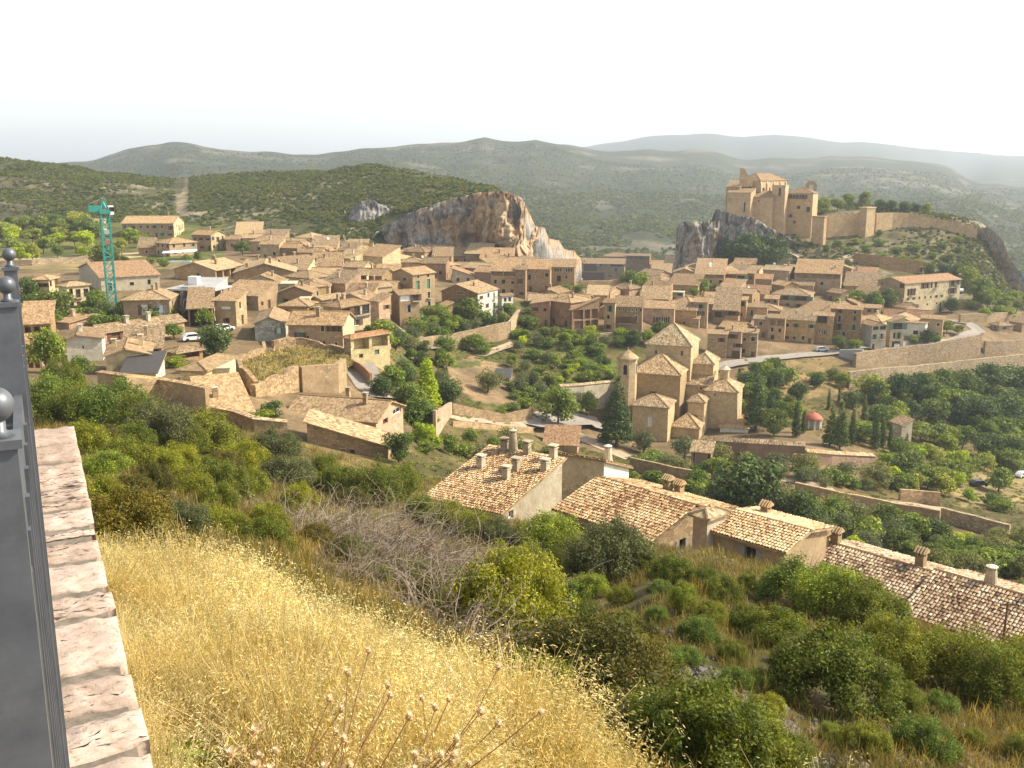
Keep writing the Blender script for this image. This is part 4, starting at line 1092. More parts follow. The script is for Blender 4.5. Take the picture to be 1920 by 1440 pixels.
    h('flat-topped house with four dark attic openings', 1176, 1217, 1221, 480, 517, 'S', 'brown', 'old', gl=(4, .8, .94, .5, .5, 1.0), wl=(2, 1), slope=.06, ch=0, ymin=320)
    h('narrow house with a reddish roof next to the four attic openings', 1218, 1239, 1244, 496, 522, 'S', 'tan', 'red', wl=(1, 2), ch=0, ymin=310)
    h('house with a pale yellow roof at the foot of the grey cliff', 1246, 1291, 1294, 494, 521, 'S', 'pale', 'pale', wl=(2, 2), ch=0, ymin=310)
    h('small gabled tan house with one attic slit', 1262, 1304, 1307, 511, 540, 'P', 'tan', 'tan', hl=lambda W, H: [(W * .55, W * .72, H * .8, H * .87, 'glass'), (W * .3, W * .4, H * .5, H * .62, 'glass')], ch=0, depth=9)
    h('house under the long roof at the cliff foot, three wide attic gaps', 1304, 1357, 1360, 514, 548, 'S', 'tan', 'tan', gl=(3, .78, .93, .4, .5, .9), wl=(3, 2), slope=.4, depth=11, ch=0, dishes=2)
    h('house with two brown shutters in the middle of the upper row', 1357, 1397, 1399, 513, 550, 'S', 'tan', 'tan', hl=lambda W, H: [(W * .12, W * .42, H * .6, H * .93, 'wood'), (W * .12, W * .32, H * .2, H * .45, 'wood'), (W * .44, W * .56, H * .2, H * .45, 'wood'), (W * .62, W * .95, H * .72, H * .9, 'glass')], ch=0)
    h('raised house with an open attic below the ivy-clad rock', 1377, 1415, 1418, 494, 518, 'S', 'brown', 'tan', gl=(1, .45, .9, .5, .5, 1.5), wl=(0, 0), ymin=330, ch=0)
    h('narrow grey-tan house squeezed beside the raised attic house', 1397, 1413, 1416, 512, 548, 'S', 'tan', 'tan', wl=(1, 2), ch=0)
    h('house with a pale ridged roof below the castle rock', 1431, 1478, 1491, 507, 542, 'G', 'tan', 'pale', wl=(2, 2), ch=1, drop=.4, dishes=1)
    h('small house with a red-brown porch roof in front of the ridged roof', 1412, 1446, 1449, 523, 545, 'S', 'tan', 'red', wl=(2, 1), ch=0)
    h('long house with a row of six attic openings below the castle walls', 1491, 1574, 1578, 513, 556, 'S', 'tan', 'tan', gl=(6, .76, .93, .4, .4, 1.0), wl=(4, 2), depth=10, slope=.4, ch=1)
    h('small turret-like house above the row of six attic openings', 1563, 1595, 1599, 503, 528, 'P', 'tan', 'tan', wl=(1, 1), ymin=320, ch=0, gl=(1, .55, .9, .3, .3, 1.0))
    h('low house with a chimney and tiny attic windows under the terrace wall', 1596, 1642, 1645, 511, 530, 'S', 'pale', 'red', wl=(4, 1), drop=0, ch=1, ymin=330)
    h('house with a worn grey-brown roof and a blank front above the trees', 1583, 1645, 1648, 537, 558, 'S', 'tan', 'old', wl=(3, 1), depth=9, slope=.45, ch=0)
    h('low tan house with a broad roof in front of the six attic openings', 1483, 1524, 1527, 535, 555, 'S', 'tan', 'old', wl=(1, 1), ch=0)
    h('long four-storey building with rows of tall windows on its lit side', 1646, 1693, 1798, 531, 582, 'P', 'tan', 'red', hl=lambda W, H: [(W * .8, W * .97, H * .8, H * .97, 'glass'), (W * .12, W * .18, H * .86, H * .95, 'glass')], hr=lambda W, H: [(W * (.05 + i * .055), W * (.05 + i * .055) + 1.1, H * .52, H * .78, 'glass') for i in range(3)] + [(W * (.3 + i * .075), W * (.3 + i * .075) + 1.2, H * .74, H * .95, 'glass') for i in range(4)] + [(W * (.06 + i * .1), W * (.06 + i * .1) + .8, H * .36, H * .46, 'glass') for i in range(7)] + [(W * .82, W * .89, H * .72, H * .97, 'glass'), (W * .91, W * .97, H * .78, H * .97, 'glass'), (W * .82, W * .9, H * .45, H * .68, 'glass')] + [(W * (.07 + i * .17), W * (.07 + i * .17) + .8, H * .1, H * .18, 'glass') for i in range(4)], wallR='cream', depth=36, rel=40, slope=.26, ch=1, name='apartment_house')
    h('stone house with one tall arched opening at the end of the village', 1799, 1822, 1826, 517, 543, 'S', 'tan', 'tan', hl=lambda W, H: [(W * .5, W * .82, H * .2, H * .85, 'glass')], ch=0, ymin=340)
    h('little two-arched belfry house behind the long four-storey building', 1709, 1732, 1735, 500, 516, 'S', 'ochre', 'pale', hl=lambda W, H: [(W * .14, W * .38, H * .3, H * .8, 'glass'), (W * .6, W * .84, H * .3, H * .8, 'glass')], depth=4, slope=.1, ch=0, ymin=350)
    h('house with an orange-red roof in the middle of the lower town', 1391, 1440, 1443, 551, 566, 'S', 'tan', 'red', wl=(3, 1), ch=0, dishes=1)
    h('hipped house with wide dark attic bays in the middle of the lower town', 1447, 1517, 1526, 554, 580, 'H', 'tan', 'old', hl=lambda W, H: [(W * .28, W * .52, H * .58, H * .9, 'glass'), (W * .6, W * .92, H * .58, H * .9, 'glass'), (W * .06, W * .14, H * .1, H * .35, 'glass'), (W * .4, W * .48, H * .1, H * .35, 'glass'), (W * .68, W * .76, H * .1, H * .35, 'glass')], ch=0)
    h('low house with a double ridge behind the square dark-windowed house', 1322, 1385, 1388, 558, 578, 'G', 'tan', 'tan', wl=(2, 1), ch=0)
    h('narrow house with a pale roof and one big dark window', 1378, 1398, 1401, 562, 604, 'S', 'tan', 'pale', hl=lambda W, H: [(W * .3, W * .85, H * .7, H * .92, 'glass'), (W * .4, W * .7, H * .25, H * .4, 'glass')], ch=0)
    h('house with two square dark windows under a big sloping roof', 1338, 1383, 1386, 581, 616, 'S', 'tan', 'old', hl=lambda W, H: [(W * .06, W * .33, H * .55, H * .88, 'glass'), (W * .58, W * .9, H * .68, H * .9, 'glass'), (W * .2, W * .35, H * .08, H * .25, 'wood'), (W * .72, W * .84, H * .1, H * .3, 'white')], slope=.5, depth=11, ch=0)
    h('tan house stepping down beside the awning', 1400, 1437, 1440, 576, 612, 'S', 'tan', 'tan', wl=(2, 2), ch=0)
    h('small house with a jutting roof and three attic windows', 1434, 1458, 1461, 560, 584, 'S', 'brown', 'tan', wl=(2, 2), ch=0)
    h('ochre house with a blue-grey shutter high above the road', 1414, 1443, 1446, 598, 636, 'S', 'pink', 'old', wl=(1, 2), ch=0)
    h('house with two dark loggia bays over a plastered basement', 1441, 1470, 1473, 596, 642, 'S', 'tan', 'old', gl=(2, .66, .9, .3, .4, 1.2), wl=(2, 2), ch=0)
    h('ochre house with a sagging curved roof and a small balcony', 1471, 1525, 1528, 600, 645, 'S', 'ochre', 'old', wl=(4, 2), ch=0, slope=.5)
    h('house with a white-framed patch and a dark roof terrace', 1526, 1559, 1562, 592, 645, 'S', 'ochre', 'tan', hl=lambda W, H: [(W * .2, W * .7, H * .72, H * .98, 'glass'), (W * .3, W * .4, H * .35, H * .48, 'whiteglass'), (W * .55, W * .66, H * .3, H * .48, 'whiteglass')], ch=0)
    h('tall ochre house with six upright windows in two columns', 1558, 1611, 1615, 580, 645, 'S', 'ochre', 'tan', hl=lambda W, H: [(W * .26, W * .34, H * .86, H * .95, 'glass'), (W * .26, W * .34, H * .6, H * .78, 'glass'), (W * .25, W * .35, H * .36, H * .56, 'glass'), (W * .74, W * .84, H * .86, H * .95, 'glass'), (W * .76, W * .83, H * .66, H * .78, 'glass'), (W * .74, W * .83, H * .38, H * .56, 'glass'), (W * .42, W * .52, H * .14, H * .32, 'glass')], ch=0)
    h('house with a faint row of upper windows behind the tall ochre house', 1609, 1648, 1651, 577, 606, 'S', 'tan', 'tan', wl=(3, 2), ch=0, drop=0)
    h('grey-sided house with pale window frames on the upper road', 1612, 1632, 1663, 610, 655, 'G', 'grey', 'old', wl=(0, 0), hr=lambda W, H: [(W * .08, W * .45, H * .8, H * .95, 'glass'), (W * .55, W * .95, H * .8, H * .95, 'glass'), (W * .14, W * .3, H * .4, H * .62, 'sill'), (W * .62, W * .78, H * .42, H * .64, 'sill'), (W * .1, W * .26, H * .02, H * .22, 'door')], wallR='pale', rel=58, ch=0)
    h('house over a garage bay with a glazed top floor on the upper road', 1663, 1667, 1697, 603, 653, 'S', 'tan', 'tan', wl=(0, 0), hr=lambda W, H: [(W * .18, W * .85, H * .7, H * .95, 'glass'), (W * .22, W * .4, H * .36, H * .58, 'glass'), (W * .55, W * .72, H * .36, H * .58, 'glass'), (W * .18, W * .8, H * .0, H * .26, 'open', 4.0)], rel=66, ch=0, wallR='cream')
    h('white-fronted house with one square black window', 1695, 1733, 1736, 609, 639, 'B', 'white', 'tan', hl=lambda W, H: [(W * .45, W * .68, H * .35, H * .6, 'glass')], slope=.06, ch=0, depth=7)
    h('plain stone-coloured house at the bend of the upper road', 1728, 1765, 1768, 598, 637, 'S', 'tan', 'tan', wl=(2, 2), ch=0)
    h('low house with a wide reddish roof behind the garage house', 1656, 1745, 1748, 597, 614, 'G', 'tan', 'red', wl=(4, 1), depth=10, ch=1, slope=.4)
    h('plain stepped house beside the road nearest the church roof', 1327, 1361, 1364, 626, 672, 'S', 'stone', 'tan', wl=(2, 2), drop=.5, ch=0)
    h('taller middle house with a brown garage door behind the church', 1361, 1388, 1391, 621, 674, 'S', 'pink', 'tan', hl=lambda W, H: [(W * .25, W * .6, H * .72, H * .88, 'glass'), (W * .65, W * .95, H * .42, H * .56, 'glass'), (W * .42, W * .95, H * .02, H * .3, 'wood')], ch=1)
    h('house with a stone-faced ground floor and a chimney behind the church', 1389, 1418, 1421, 624, 671, 'S', 'stone', 'tan', wl=(2, 2), ch=1)
    h('low brick-red house with a slanting roof at the end of the middle row', 996, 1031, 1034, 569, 612, 'U', 'red', 'tan', wl=(2, 2), ch=0, slope=.15)
    h('brick-red house with a big hipped roof at the corner of the middle row', 1030, 1069, 1112, 567, 614, 'H', 'red', 'tan', wl=(2, 1), wr=(0, 0), ch=1, rel=40)
    h('porch house with white posts and a draped awning', 1069, 1072, 1132, 580, 624, 'S', 'red', 'tan', wl=(0, 0), hr=lambda W, H: [(W * .05, W * .42, H * .55, H * .95, 'open', 1.5), (W * .47, W * .68, H * .55, H * .95, 'open', 1.5), (W * .73, W * .97, H * .55, H * .95, 'open', 1.5), (W * .1, W * .42, H * .12, H * .48, 'wood'), (W * .5, W * .68, H * .05, H * .48, 'open', 1.5), (W * .73, W * .97, H * .05, H * .48, 'open', 1.5)], wallR='pink', rel=62, depth=8.5, ch=0)
    h('narrow grey-tan house beside the porch with white posts', 1133, 1152, 1155, 567, 623, 'S', 'tan', 'tan', wl=(1, 3), drop=0, ch=0)
    h('house with a row of six round attic openings', 1153, 1203, 1206, 574, 626, 'S', 'tan', 'old', hl=lambda W, H: [(W * (.13 + i * .155), W * (.13 + i * .155) + W * .07, H * .8, H * .9, 'whiteglass' if i < 5 else 'glass') for i in range(6)] + [(W * .2, W * .6, H * .36, H * .6, 'wood'), (W * .74, W * .84, H * .44, H * .66, 'whiteglass')], slope=.55, ch=0)
    h('upper house with a reddish-tan roof and one dark slot', 1203, 1254, 1257, 560, 586, 'S', 'pink', 'tan', hl=lambda W, H: [(W * .55, W * .98, H * .8, H * .92, 'glass')], slope=.5, ch=0)
    h('pink house with two pairs of tall grey shutters', 1207, 1263, 1266, 578, 622, 'S', 'pink', 'tan', hl=lambda W, H: [(W * .38, W * .5, H * .35, H * .62, 'whiteglass'), (W * .66, W * .79, H * .35, H * .62, 'whiteglass'), (W * .38, W * .48, H * .1, H * .2, 'glass'), (W * .68, W * .78, H * .1, H * .2, 'glass')], ch=0)
    h('orange-tan house with two small square windows behind the church', 1263, 1305, 1308, 581, 615, 'S', 'ochre', 'old', wl=(3, 1), ch=0, slope=.45)
    h('small grey house with two windows above the pink house', 1255, 1281, 1284, 549, 566, 'F', 'grey', 'tan', wl=(2, 2), drop=0, ch=0)
    h('low annex with two dark slots beside the orange-tan house', 1285, 1310, 1313, 597, 617, 'S', 'tan', 'tan', gl=(2, .35, .6, .3, .4, .6), wl=(0, 0), ch=0)
    h('slim house with a green shutter between the pink house and the lower town', 1300, 1325, 1328, 566, 617, 'S', 'tan', 'tan', hl=lambda W, H: [(W * .4, W * .65, H * .75, H * .9, 'glass'), (W * .4, W * .68, H * .5, H * .65, 'green')], ch=0)
    # dense centre between the brown gable and the cliff
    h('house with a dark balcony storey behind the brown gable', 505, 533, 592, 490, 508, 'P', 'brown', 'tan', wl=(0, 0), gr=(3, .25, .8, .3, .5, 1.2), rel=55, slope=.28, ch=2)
    h('house with a worn roof and round dish below the wooded slope', 583, 631, 637, 464, 484, 'S', 'tan', 'old', wl=(2, 1), ch=0, dishes=1, ymin=250)
    h('square watchtower-like house with a domed chimney', 632, 649, 653, 453, 475, 'F', 'tan', 'tan', wl=(1, 1), drop=0, ch=1, ymin=250)
    h('house with a cream colonnade under its eave', 570, 600, 629, 471, 490, 'P', 'tan', 'tan', wl=(1, 1), gr=(5, .2, .8, .3, .3, 1.0), wr=(0, 0), wallR='cream', ch=0, ymin=240)
    h('small flat-roofed house with two dark windows against the cliff', 671, 704, 708, 463, 478, 'F', 'tan', 'pale', wl=(2, 1), drop=0, ch=0, ymin=250)
    h('broad tan-roofed house left of the centre with a grey side', 630, 658, 692, 487, 502, 'P', 'grey', 'tan', wl=(0, 0), wr=(2, 1), ch=1, ymin=230)
    h('house with two square black windows over the blank grey wall', 593, 641, 645, 498, 520, 'S', 'tan', 'old', wl=(3, 1), drop=0, ch=1, ymin=215)
    h('blank grey-walled house beside the brown gable', 556, 592, 595, 495, 522, 'T', 'grey', 'old', wl=(1, 1), ch=0, ymin=210, slope=.12)
    h('house with a mossy hipped roof and a veranda', 602, 636, 668, 517, 534, 'H', 'tan', 'old', wl=(1, 1), wr=(2, 1), rel=42, ch=0)
    h('small cream balcony house beside the mossy hipped roof', 672, 688, 691, 515, 540, 'S', 'cream', 'tan', wl=(1, 2), ch=0)
    h('orange-brown house with a crossed roof under the cream ridge', 555, 582, 611, 538, 566, 'H', 'ochre', 'tan', wl=(1, 1), wr=(1, 1), ch=0)
    h('gabled house with a pale pergola before the glazed bays', 583, 604, 646, 561, 584, 'P', 'tan', 'tan', wl=(1, 1), wr=(3, 1), ch=0, rel=45)
    h('yellow terrace house with an open veranda', 560, 581, 584, 561, 586, 'F', 'yellow', 'pale', gl=(2, .3, .8, .4, .6, 1.5), wl=(0, 0), ch=0)
    h('house with a rust-tan roof beside the tall three-storey house', 687, 706, 735, 538, 566, 'P', 'tan', 'tan', wl=(1, 1), wr=(2, 1), rel=48, ch=0)
    h('wide house with a long level roof below the cliff', 728, 820, 824, 498, 512, 'G', 'tan', 'tan', wl=(4, 1), depth=12, ch=1, ymin=250, dishes=1)
    h('house with a dark open attic in the shadow of the cliff', 811, 847, 850, 480, 506, 'S', 'tan', 'tan', gl=(1, .55, .85, 1.2, .5, 1.6), wl=(2, 1), ch=0, ymin=260)
    h('house with a broad brown roof and slate-grey front below the cliff', 851, 908, 911, 505, 524, 'G', 'grey', 'old', wl=(3, 1), depth=12, ch=0, ymin=250)
    h('red-tan house tucked right under the orange cliff', 848, 882, 886, 479, 496, 'S', 'red', 'tan', wl=(2, 1), ch=0, ymin=290)
    h('low house with a dark eave beside the tall three-storey house', 705, 748, 751, 516, 529, 'S', 'tan', 'tan', wl=(2, 1), ch=0, ymin=225)
    h('pair of staggered lean-to roofs behind the big brown gable', 848, 890, 893, 517, 533, 'T', 'pale', 'red', wl=(2, 1), ch=0, ymin=240)
    h('red-roofed house among the first houses under the grey cliff', 712, 757, 760, 479, 493, 'G', 'tan', 'red', wl=(2, 1), ch=1, ymin=280, dishes=1)
    h('long-roofed house at the foot of the orange cliff', 900, 962, 965, 487, 506, 'S', 'tan', 'tan', wl=(4, 1), depth=11, ch=1, ymin=270)
    # lower left, towards the foreground
    h('long two-storey house with a worn roof and four tall windows near the white gable', 166, 194, 290, 622, 645, 'P', 'pale', 'old', wl=(0, 0), hr=lambda W, H: [(W * .1, W * .2, H * .15, H * .9, 'wood'), (W * .33, W * .44, H * .15, H * .9, 'wood'), (W * .58, W * .67, H * .2, H * .85, 'glass'), (W * .82, W * .91, H * .2, H * .85, 'glass')], rel=58, depth=17, ch=2, wallR='pink', slope=.42)
    h('white gabled house with a pale stripe down its wall', 123, 194, 198, 632, 676, 'P', 'white', 'tan', hl=lambda W, H: [(W * .44, W * .48, H * .55, H * .68, 'glass')], depth=9, k=.3, slope=.22, ch=1)
    h('cream gabled house with two small square windows', 197, 283, 287, 662, 703, 'P', 'cream', 'tan', hl=lambda W, H: [(W * .42, W * .48, H * .45, H * .62, 'glass'), (W * .58, W * .63, H * .48, H * .64, 'glass')], depth=9, k=.45, slope=.3, ch=2)
    h('low shed with a dark sheet roof behind the yard wall', 230, 293, 310, 700, 712, 'S', 'white', 'slate', wl=(0, 0), ch=0, slope=.35, name='shed', cat='shed')
    h('low brown-roofed lean-to with a carport behind the cream gable', 232, 304, 308, 650, 664, 'S', 'tan', 'old', gl=(2, .1, .8, .5, .6, 2.0), wl=(0, 0), ch=1, slope=.3)
    h('old barn with a rough mossy roof by the parked white car', 312, 332, 380, 660, 676, 'H', 'brown', 'old', wl=(0, 0), wr=(0, 0), gr=(1, .1, .8, .6, .5, 2.0), rel=60, ch=0, name='barn', cat='barn')
    h('tan house with a ragged tile roof behind the cream block', 336, 388, 410, 693, 735, 'H', 'yellow', 'pale', wl=(0, 0), wr=(0, 0), ch=0, rel=25, depth=10)
    h('plain cream block with a projecting cornice', 391, 433, 438, 692, 738, 'F', 'yellow', 'pale', wl=(0, 0), ch=0, depth=6)
    h('low long roof with patchy orange tiles in front of the cream block', 388, 474, 500, 772, 786, 'S', 'tan', 'pale', wl=(0, 0), ch=1, slope=.35, rel=-12, depth=9)
    h('long plain house with a patchy tile roof and a small gable window', 537, 706, 769, 789, 830, 'G', 'tan', 'tan', hl=lambda W, H: [(W * .15, W * .2, H * .3, H * .62, 'whiteglass')], hr=lambda W, H: [(W * .25, W * .42, H * .6, H * .85, 'glass'), (W * .62, W * .92, H * .75, H * 1.0, 'whiteglass')], wallR='pink', rel=24, depth=9.5, ch=2, slope=.36, ymin=95)
    h('stone outbuilding with a sloping tile-topped wall and three openings', 577, 728, 740, 835, 862, 'T', 'stone', 'mix', hl=lambda W, H: [(W * .13, W * .18, H * .45, H * .95, 'glass'), (W * .4, W * .46, H * .2, H * .8, 'wood'), (W * .52, W * .58, H * .1, H * .75, 'wood')], rel=3, depth=6, ch=0, ymin=80, rise=3.2, name='outbuilding', cat='building')
village()

# ------------------------------------------------------------------ the plainer houses that fill the rows between the ones above
def infill():
    rg = random.Random(77)
    cent = []
    for e, W, D, H in HOUSES:
        m = Matrix.Rotation(e.rotation_euler[2], 2)
        c = Vector((-W / 2, D / 2)); c = m @ c
        cent.append((e.location.x + c.x, e.location.y + c.y, max(W, D) / 2))
    zones = [('in the crowded rows below the wooded slope', [(470, 468), (700, 474), (720, 500), (600, 512), (480, 482)], 236, 470),
             ('in the crowded rows below the cliff', [(700, 478), (985, 500), (1000, 540), (870, 530), (700, 512)], 225, 480),
             ('in the dense middle of the near quarter', [(470, 520), (600, 500), (720, 520), (730, 560), (690, 600), (560, 600), (470, 570)], 175, 300),
             ('in the upper rows below the castle', [(1180, 520), (1640, 516), (1640, 550), (1300, 556), (1190, 535)], 270, 420),
             ('in the lower town beside the upper road', [(1320, 560), (1640, 560), (1750, 600), (1740, 628), (1560, 640), (1430, 640), (1330, 615)], 255, 400),
             ('behind the middle row of houses', [(1010, 560), (1300, 552), (1320, 600), (1160, 600), (1020, 590)], 240, 380)]
    for where, poly, y0, y1 in zones:
        low = any(q in where for q in ('near quarter', 'lower town', 'middle row', 'below the castle'))
        gap = 1.0 if low else .84 if 'wooded' in where else .78
        hs = [3.0, 3.6, 4.4] if low else [4.0, 4.8, 5.6] if 'wooded' in where or 'cliff' in where else [4.6, 5.6, 6.4, 7.5]
        xs = [q[0] for q in poly]; ys = [q[1] for q in poly]; got = []
        for k in range(420):
            px, py = rg.uniform(min(xs), max(xs)), rg.uniform(min(ys), max(ys))
            if not bool(in_poly(np.array([px]), np.array([py]), poly)[0]): continue
            g = ground(px, py, y0, y1)
            if abs(to_px(*g)[1] - py) > 3: continue
            r = rg.uniform(3.6, 5.2)
            if any(math.hypot(g.x - a, g.y - b) < (c + r) * gap for a, b, c in cent): continue
            cent.append((g.x, g.y, r)); got.append((px, g, r))
            if len(got) >= 19: break
        got.sort(key=lambda q: q[0])
        for i, (px, g, r) in enumerate(got):
            W, D, H = 2 * r * rg.uniform(.8, 1.05), 2 * r * rg.uniform(.75, 1.0), rg.choice(hs)
            th = math.atan(g.x / g.y) + math.radians(rg.uniform(0, 48))
            c, s = math.cos(th), math.sin(th)
            p = (g.x + c * W / 2 - s * D / 2, g.y - s * W / 2 - c * D / 2)
            wall, tile = rg.choice(['tan', 'brown', 'ochre', 'tan', 'pink', 'cream']), rg.choice(['tan', 'tan', 'old', 'tan', 'pale'])
            e = empty('house', (p[0], p[1], tz(*p)), -th, f'plain {wall} house {where}, {ORD[i]} from the left', 'house', 'houses of the hillside village')
            rf = rg.choice(['G', 'G', 'P', 'S', 'H'])
            n = max(1, int(H / 2.9))
            pls = block(e, W, D, H, rf, .36, wall, tile, auto_holes(W, H, max(1, int(W / 3)), n, rg, .25), auto_holes(D, H, max(1, int(D / 3.4)), n, rg, .35))
            if rg.random() < .6:
                x, y = -W * rg.uniform(.25, .75), D * rg.uniform(.35, .65); z = roof_z(pls, x, y)
                if z: chimney(e, x, y, z, 1.0, .5, M_WALL[wall])
            HOUSES.append((e, W, D, H))
infill()
# ------------------------------------------------------------------ nearest houses: clay tiles as real barrels
def mat_barrel(name, cols):
    t = NT(name)
    at = t.node('ShaderNodeAttribute', attribute_name='leaf')
    col = t.ramp(at.outputs['Fac'], [(0.0, cols[0]), (0.3, cols[1]), (0.65, cols[2]), (1.0, cols[3])])
    f = t.noise(9.0, 5, 0.7, t.coords())
    col = t.mix(col, t.ramp(f, [(0.3, (0.5, 0.48, 0.45)), (0.65, (1.1, 1.1, 1.1))]), 0.8, 'MULTIPLY')
    t.color(col); t.bsdf.inputs['Roughness'].default_value = 0.95
    return t.m
M_BAR_Y = mat_barrel('clay_barrels_yellow', [(0.20, 0.105, 0.05), (0.42, 0.255, 0.125), (0.54, 0.37, 0.19), (0.64, 0.50, 0.30)])
M_BAR_R = mat_barrel('clay_barrels_brown', [(0.15, 0.085, 0.05), (0.33, 0.215, 0.13), (0.46, 0.34, 0.22), (0.62, 0.51, 0.36)])  # dark-to-cream speckle puts sunlit crowns and shaded gaps into the colour

def barrels(parent, pl, mat, name='tile_courses', cw=0.25, rl=0.36, seed=0, patch=0.0):
    a, b, c, d = [np.array(q, float) for q in pl]
    e = b - a; Le = np.linalg.norm(e); e /= Le
    s = d - a; s -= e * s.dot(e); Ls = np.linalg.norm(s); s /= Ls
    n = np.cross(e, s)
    shift = (d - a).dot(e)
    nc, nr = int(Le / cw), int(Ls / rl)
    rg = np.random.default_rng(seed)
    ci, ri = np.meshgrid(np.arange(nc), np.arange(nr), indexing='ij')
    ci = ci.ravel(); ri = ri.ravel(); N = len(ci)
    seg = 5
    ang = np.linspace(0.12, math.pi - 0.12, seg)
    jit = rg.normal(0, 0.018, N); lift = rg.normal(0, 0.012, N)
    u0 = (ci + .5) * cw + jit; v0 = ri * rl - .03
    sk = (shift / Ls)
    V = np.zeros((N, 2, seg, 3))
    for end, (r, dv, up) in enumerate(((0.118, 0.0, 0.075), (0.092, rl + .06, 0.028))):
        uu = u0[:, None] + sk * (v0 + dv)[:, None] - r * np.cos(ang)[None, :]
        hh = np.sin(ang)[None, :] * r * .8 + up + lift[:, None]
        V[:, end] = a + uu[..., None] * e + (v0 + dv)[:, None, None] * s + hh[..., None] * n
    verts = V.reshape(-1, 3)
    base = (np.arange(N) * 2 * seg)[:, None]
    faces = []
    for k in range(seg - 1):
        faces.append(base + np.array([[k, k + 1, seg + k + 1, seg + k]]))
    faces = np.concatenate(faces, 0)
    pt = vnoise(ci / 9.0, ri / 7.0, None, seed + 3)
    tint = np.clip(0.5 + 0.27 * rg.normal(size=N) + 0.3 * pt + patch, 0, 1)
    col = np.repeat(tint, 2 * seg)[:, None] * np.ones((1, 3))
    me = np_mesh(name, verts, faces, [mat], True, {'leaf': col})
    o = bpy.data.objects.new(name, me); link(o, parent); o['kind'] = 'stuff'
    return o

def round_chimney(parent, x, y, z, h=1.7, r=0.42):
    mb = MB()
    mb.ring_solid(x, y, [(r * 1.25, z - .8), (r * 1.15, z), (r * .78, z + h)], 12, 0)
    for i in range(6):
        q = 2 * math.pi * i / 6
        mb.box(x + r * .6 * math.cos(q) - .05, x + r * .6 * math.cos(q) + .05, y + r * .6 * math.sin(q) - .05, y + r * .6 * math.sin(q) + .05, z + h, z + h + .18, 0)
    mb.ring_solid(x, y, [(r * .9, z + h + .18), (r * .95, z + h + .24), (r * .3, z + h + .36)], 12, 1)
    return mb.build('chimney', [M_WALL['pale'], M_WALL['white']], parent)

def tile_chimney(parent, x, y, z, h=1.2, w=0.62):
    mb = MB()
    mb.box(x - w / 2, x + w / 2, y - w / 2, y + w / 2, z - .8, z + h, 0)
    for sx in (-1, 1):
        for sy in (-1, 1):
            mb.box(x + sx * w * .36 - .08, x + sx * w * .36 + .08, y + sy * w * .36 - .08, y + sy * w * .36 + .08, z + h, z + h + .28, 0)
    q = w / 2 + .14
    mb.prism([(x - q, y - q, z + h + .28), (x + q, y - q, z + h + .28), (x + q, y + q, z + h + .28), (x - q, y + q, z + h + .28)],
             [(x - q, y - .02, z + h + .62), (x + q, y - .02, z + h + .62), (x + q, y + .02, z + h + .62), (x - q, y + .02, z + h + .62)], 1)
    for i in range(4):
        xx = x - q + (i + .5) * q / 2
        mb.tube([(xx, y - q - .04, z + h + .32), (xx, y, z + h + .68), (xx, y + q + .04, z + h + .32)], [.075] * 3, 5, 1)
    return mb.build('chimney', [M_WALL['tan'], M_TILE['pale']], parent)

def near_house(label, L, C, R, E, B, Y, roof, th=None, depth=None, wall='pale', mat=M_BAR_Y, seed=0, slope=.3, rise=None, k=.5, hl=(), hr=(), chim=(), only=None, rel=None, patch=0.0, wallR=None):
    p = Vector((apx(C, E) * Y, Y, tpy(E) * Y))
    zb = tpy(B) * Y
    thr = math.radians(th)
    aL = apx(L[0], L[1]); W = (p.x - aL * p.y) / (math.cos(thr) + aL * math.sin(thr))
    D = depth
    H = p.z - zb
    e = empty('house', (p.x, p.y, zb), -thr, label, 'house', 'tile-roofed houses along the lower lane')
    pls = block(e, W, D, H, roof, slope, wall, 'old', [h(W, H) for h in hl], [h(D, H) for h in hr], 0.35, k, rise=rise, wallR=wallR, base=-4)
    for i, pl in enumerate(pls):
        if len(pl) == 4 and (only is None or i in only): barrels(e, pl, mat, seed=seed + i, patch=patch)
    for (kind, fx, fy, hh) in chim:
        x, y = -W * fx, D * fy
        z = roof_z(pls, x, y)
        if z is None: continue
        if kind == 'r': round_chimney(e, x, y, z, hh)
        elif kind == 't': tile_chimney(e, x, y, z, hh)
        else: chimney(e, x, y, z, hh, .6, M_WALL['pale'])
    return e, W, D, H, pls

near_house('big tiled mono-pitch roof with a row of square chimneys and a blank grey-white gable', (800, 932), 940, 0, 961, 1000, 80.0, 'S', th=32, depth=10.5, wall='pale', mat=M_BAR_Y, seed=3, rise=2.1,
           hr=[lambda D, H: (1.0, 1.9, H - 1.0, H - .25, 'whiteglass'), lambda D, H: (8.2, 8.6, H - .2, H + .0, 'glass')][:1],
           chim=[('c', .80, .60, .95), ('c', .36, .66, .95), ('c', .36, .50, .95), ('c', .04, .75, .8), ('c', .78, .97, .9), ('r', .66, .97, 1.9), ('c', .46, .97, 1.0), ('c', .10, .97, 1.0)])
near_house('white-rendered block behind the blank gable with a slit window', (1048, 862), 1132, 0, 905, 945, 90.5, 'B', th=30, depth=6.0, slope=.36, wall='pale', hr=[lambda D, H: (.9, 1.5, H - 1.2, H - .1, 'whiteglass')], chim=[('r', .12, .35, 1.4)], wallR='white')
near_house('tiled gable roof between the blank gable and the little tower', (1045, 950), 1226, 0, 1012, 1060, 71.0, 'G', th=46, depth=10.5, wall='pale', mat=M_BAR_Y, seed=13, slope=.28,
           hl=[lambda W, H: (1.6, 2.6, H - 1.9, H - .7, 'wood')], hr=[lambda D, H: (3.2, 4.0, H - 2.2, H - .9, 'glass')], chim=[('t', .55, .85, .8), ('t', .47, .9, .6)], wallR='tan')
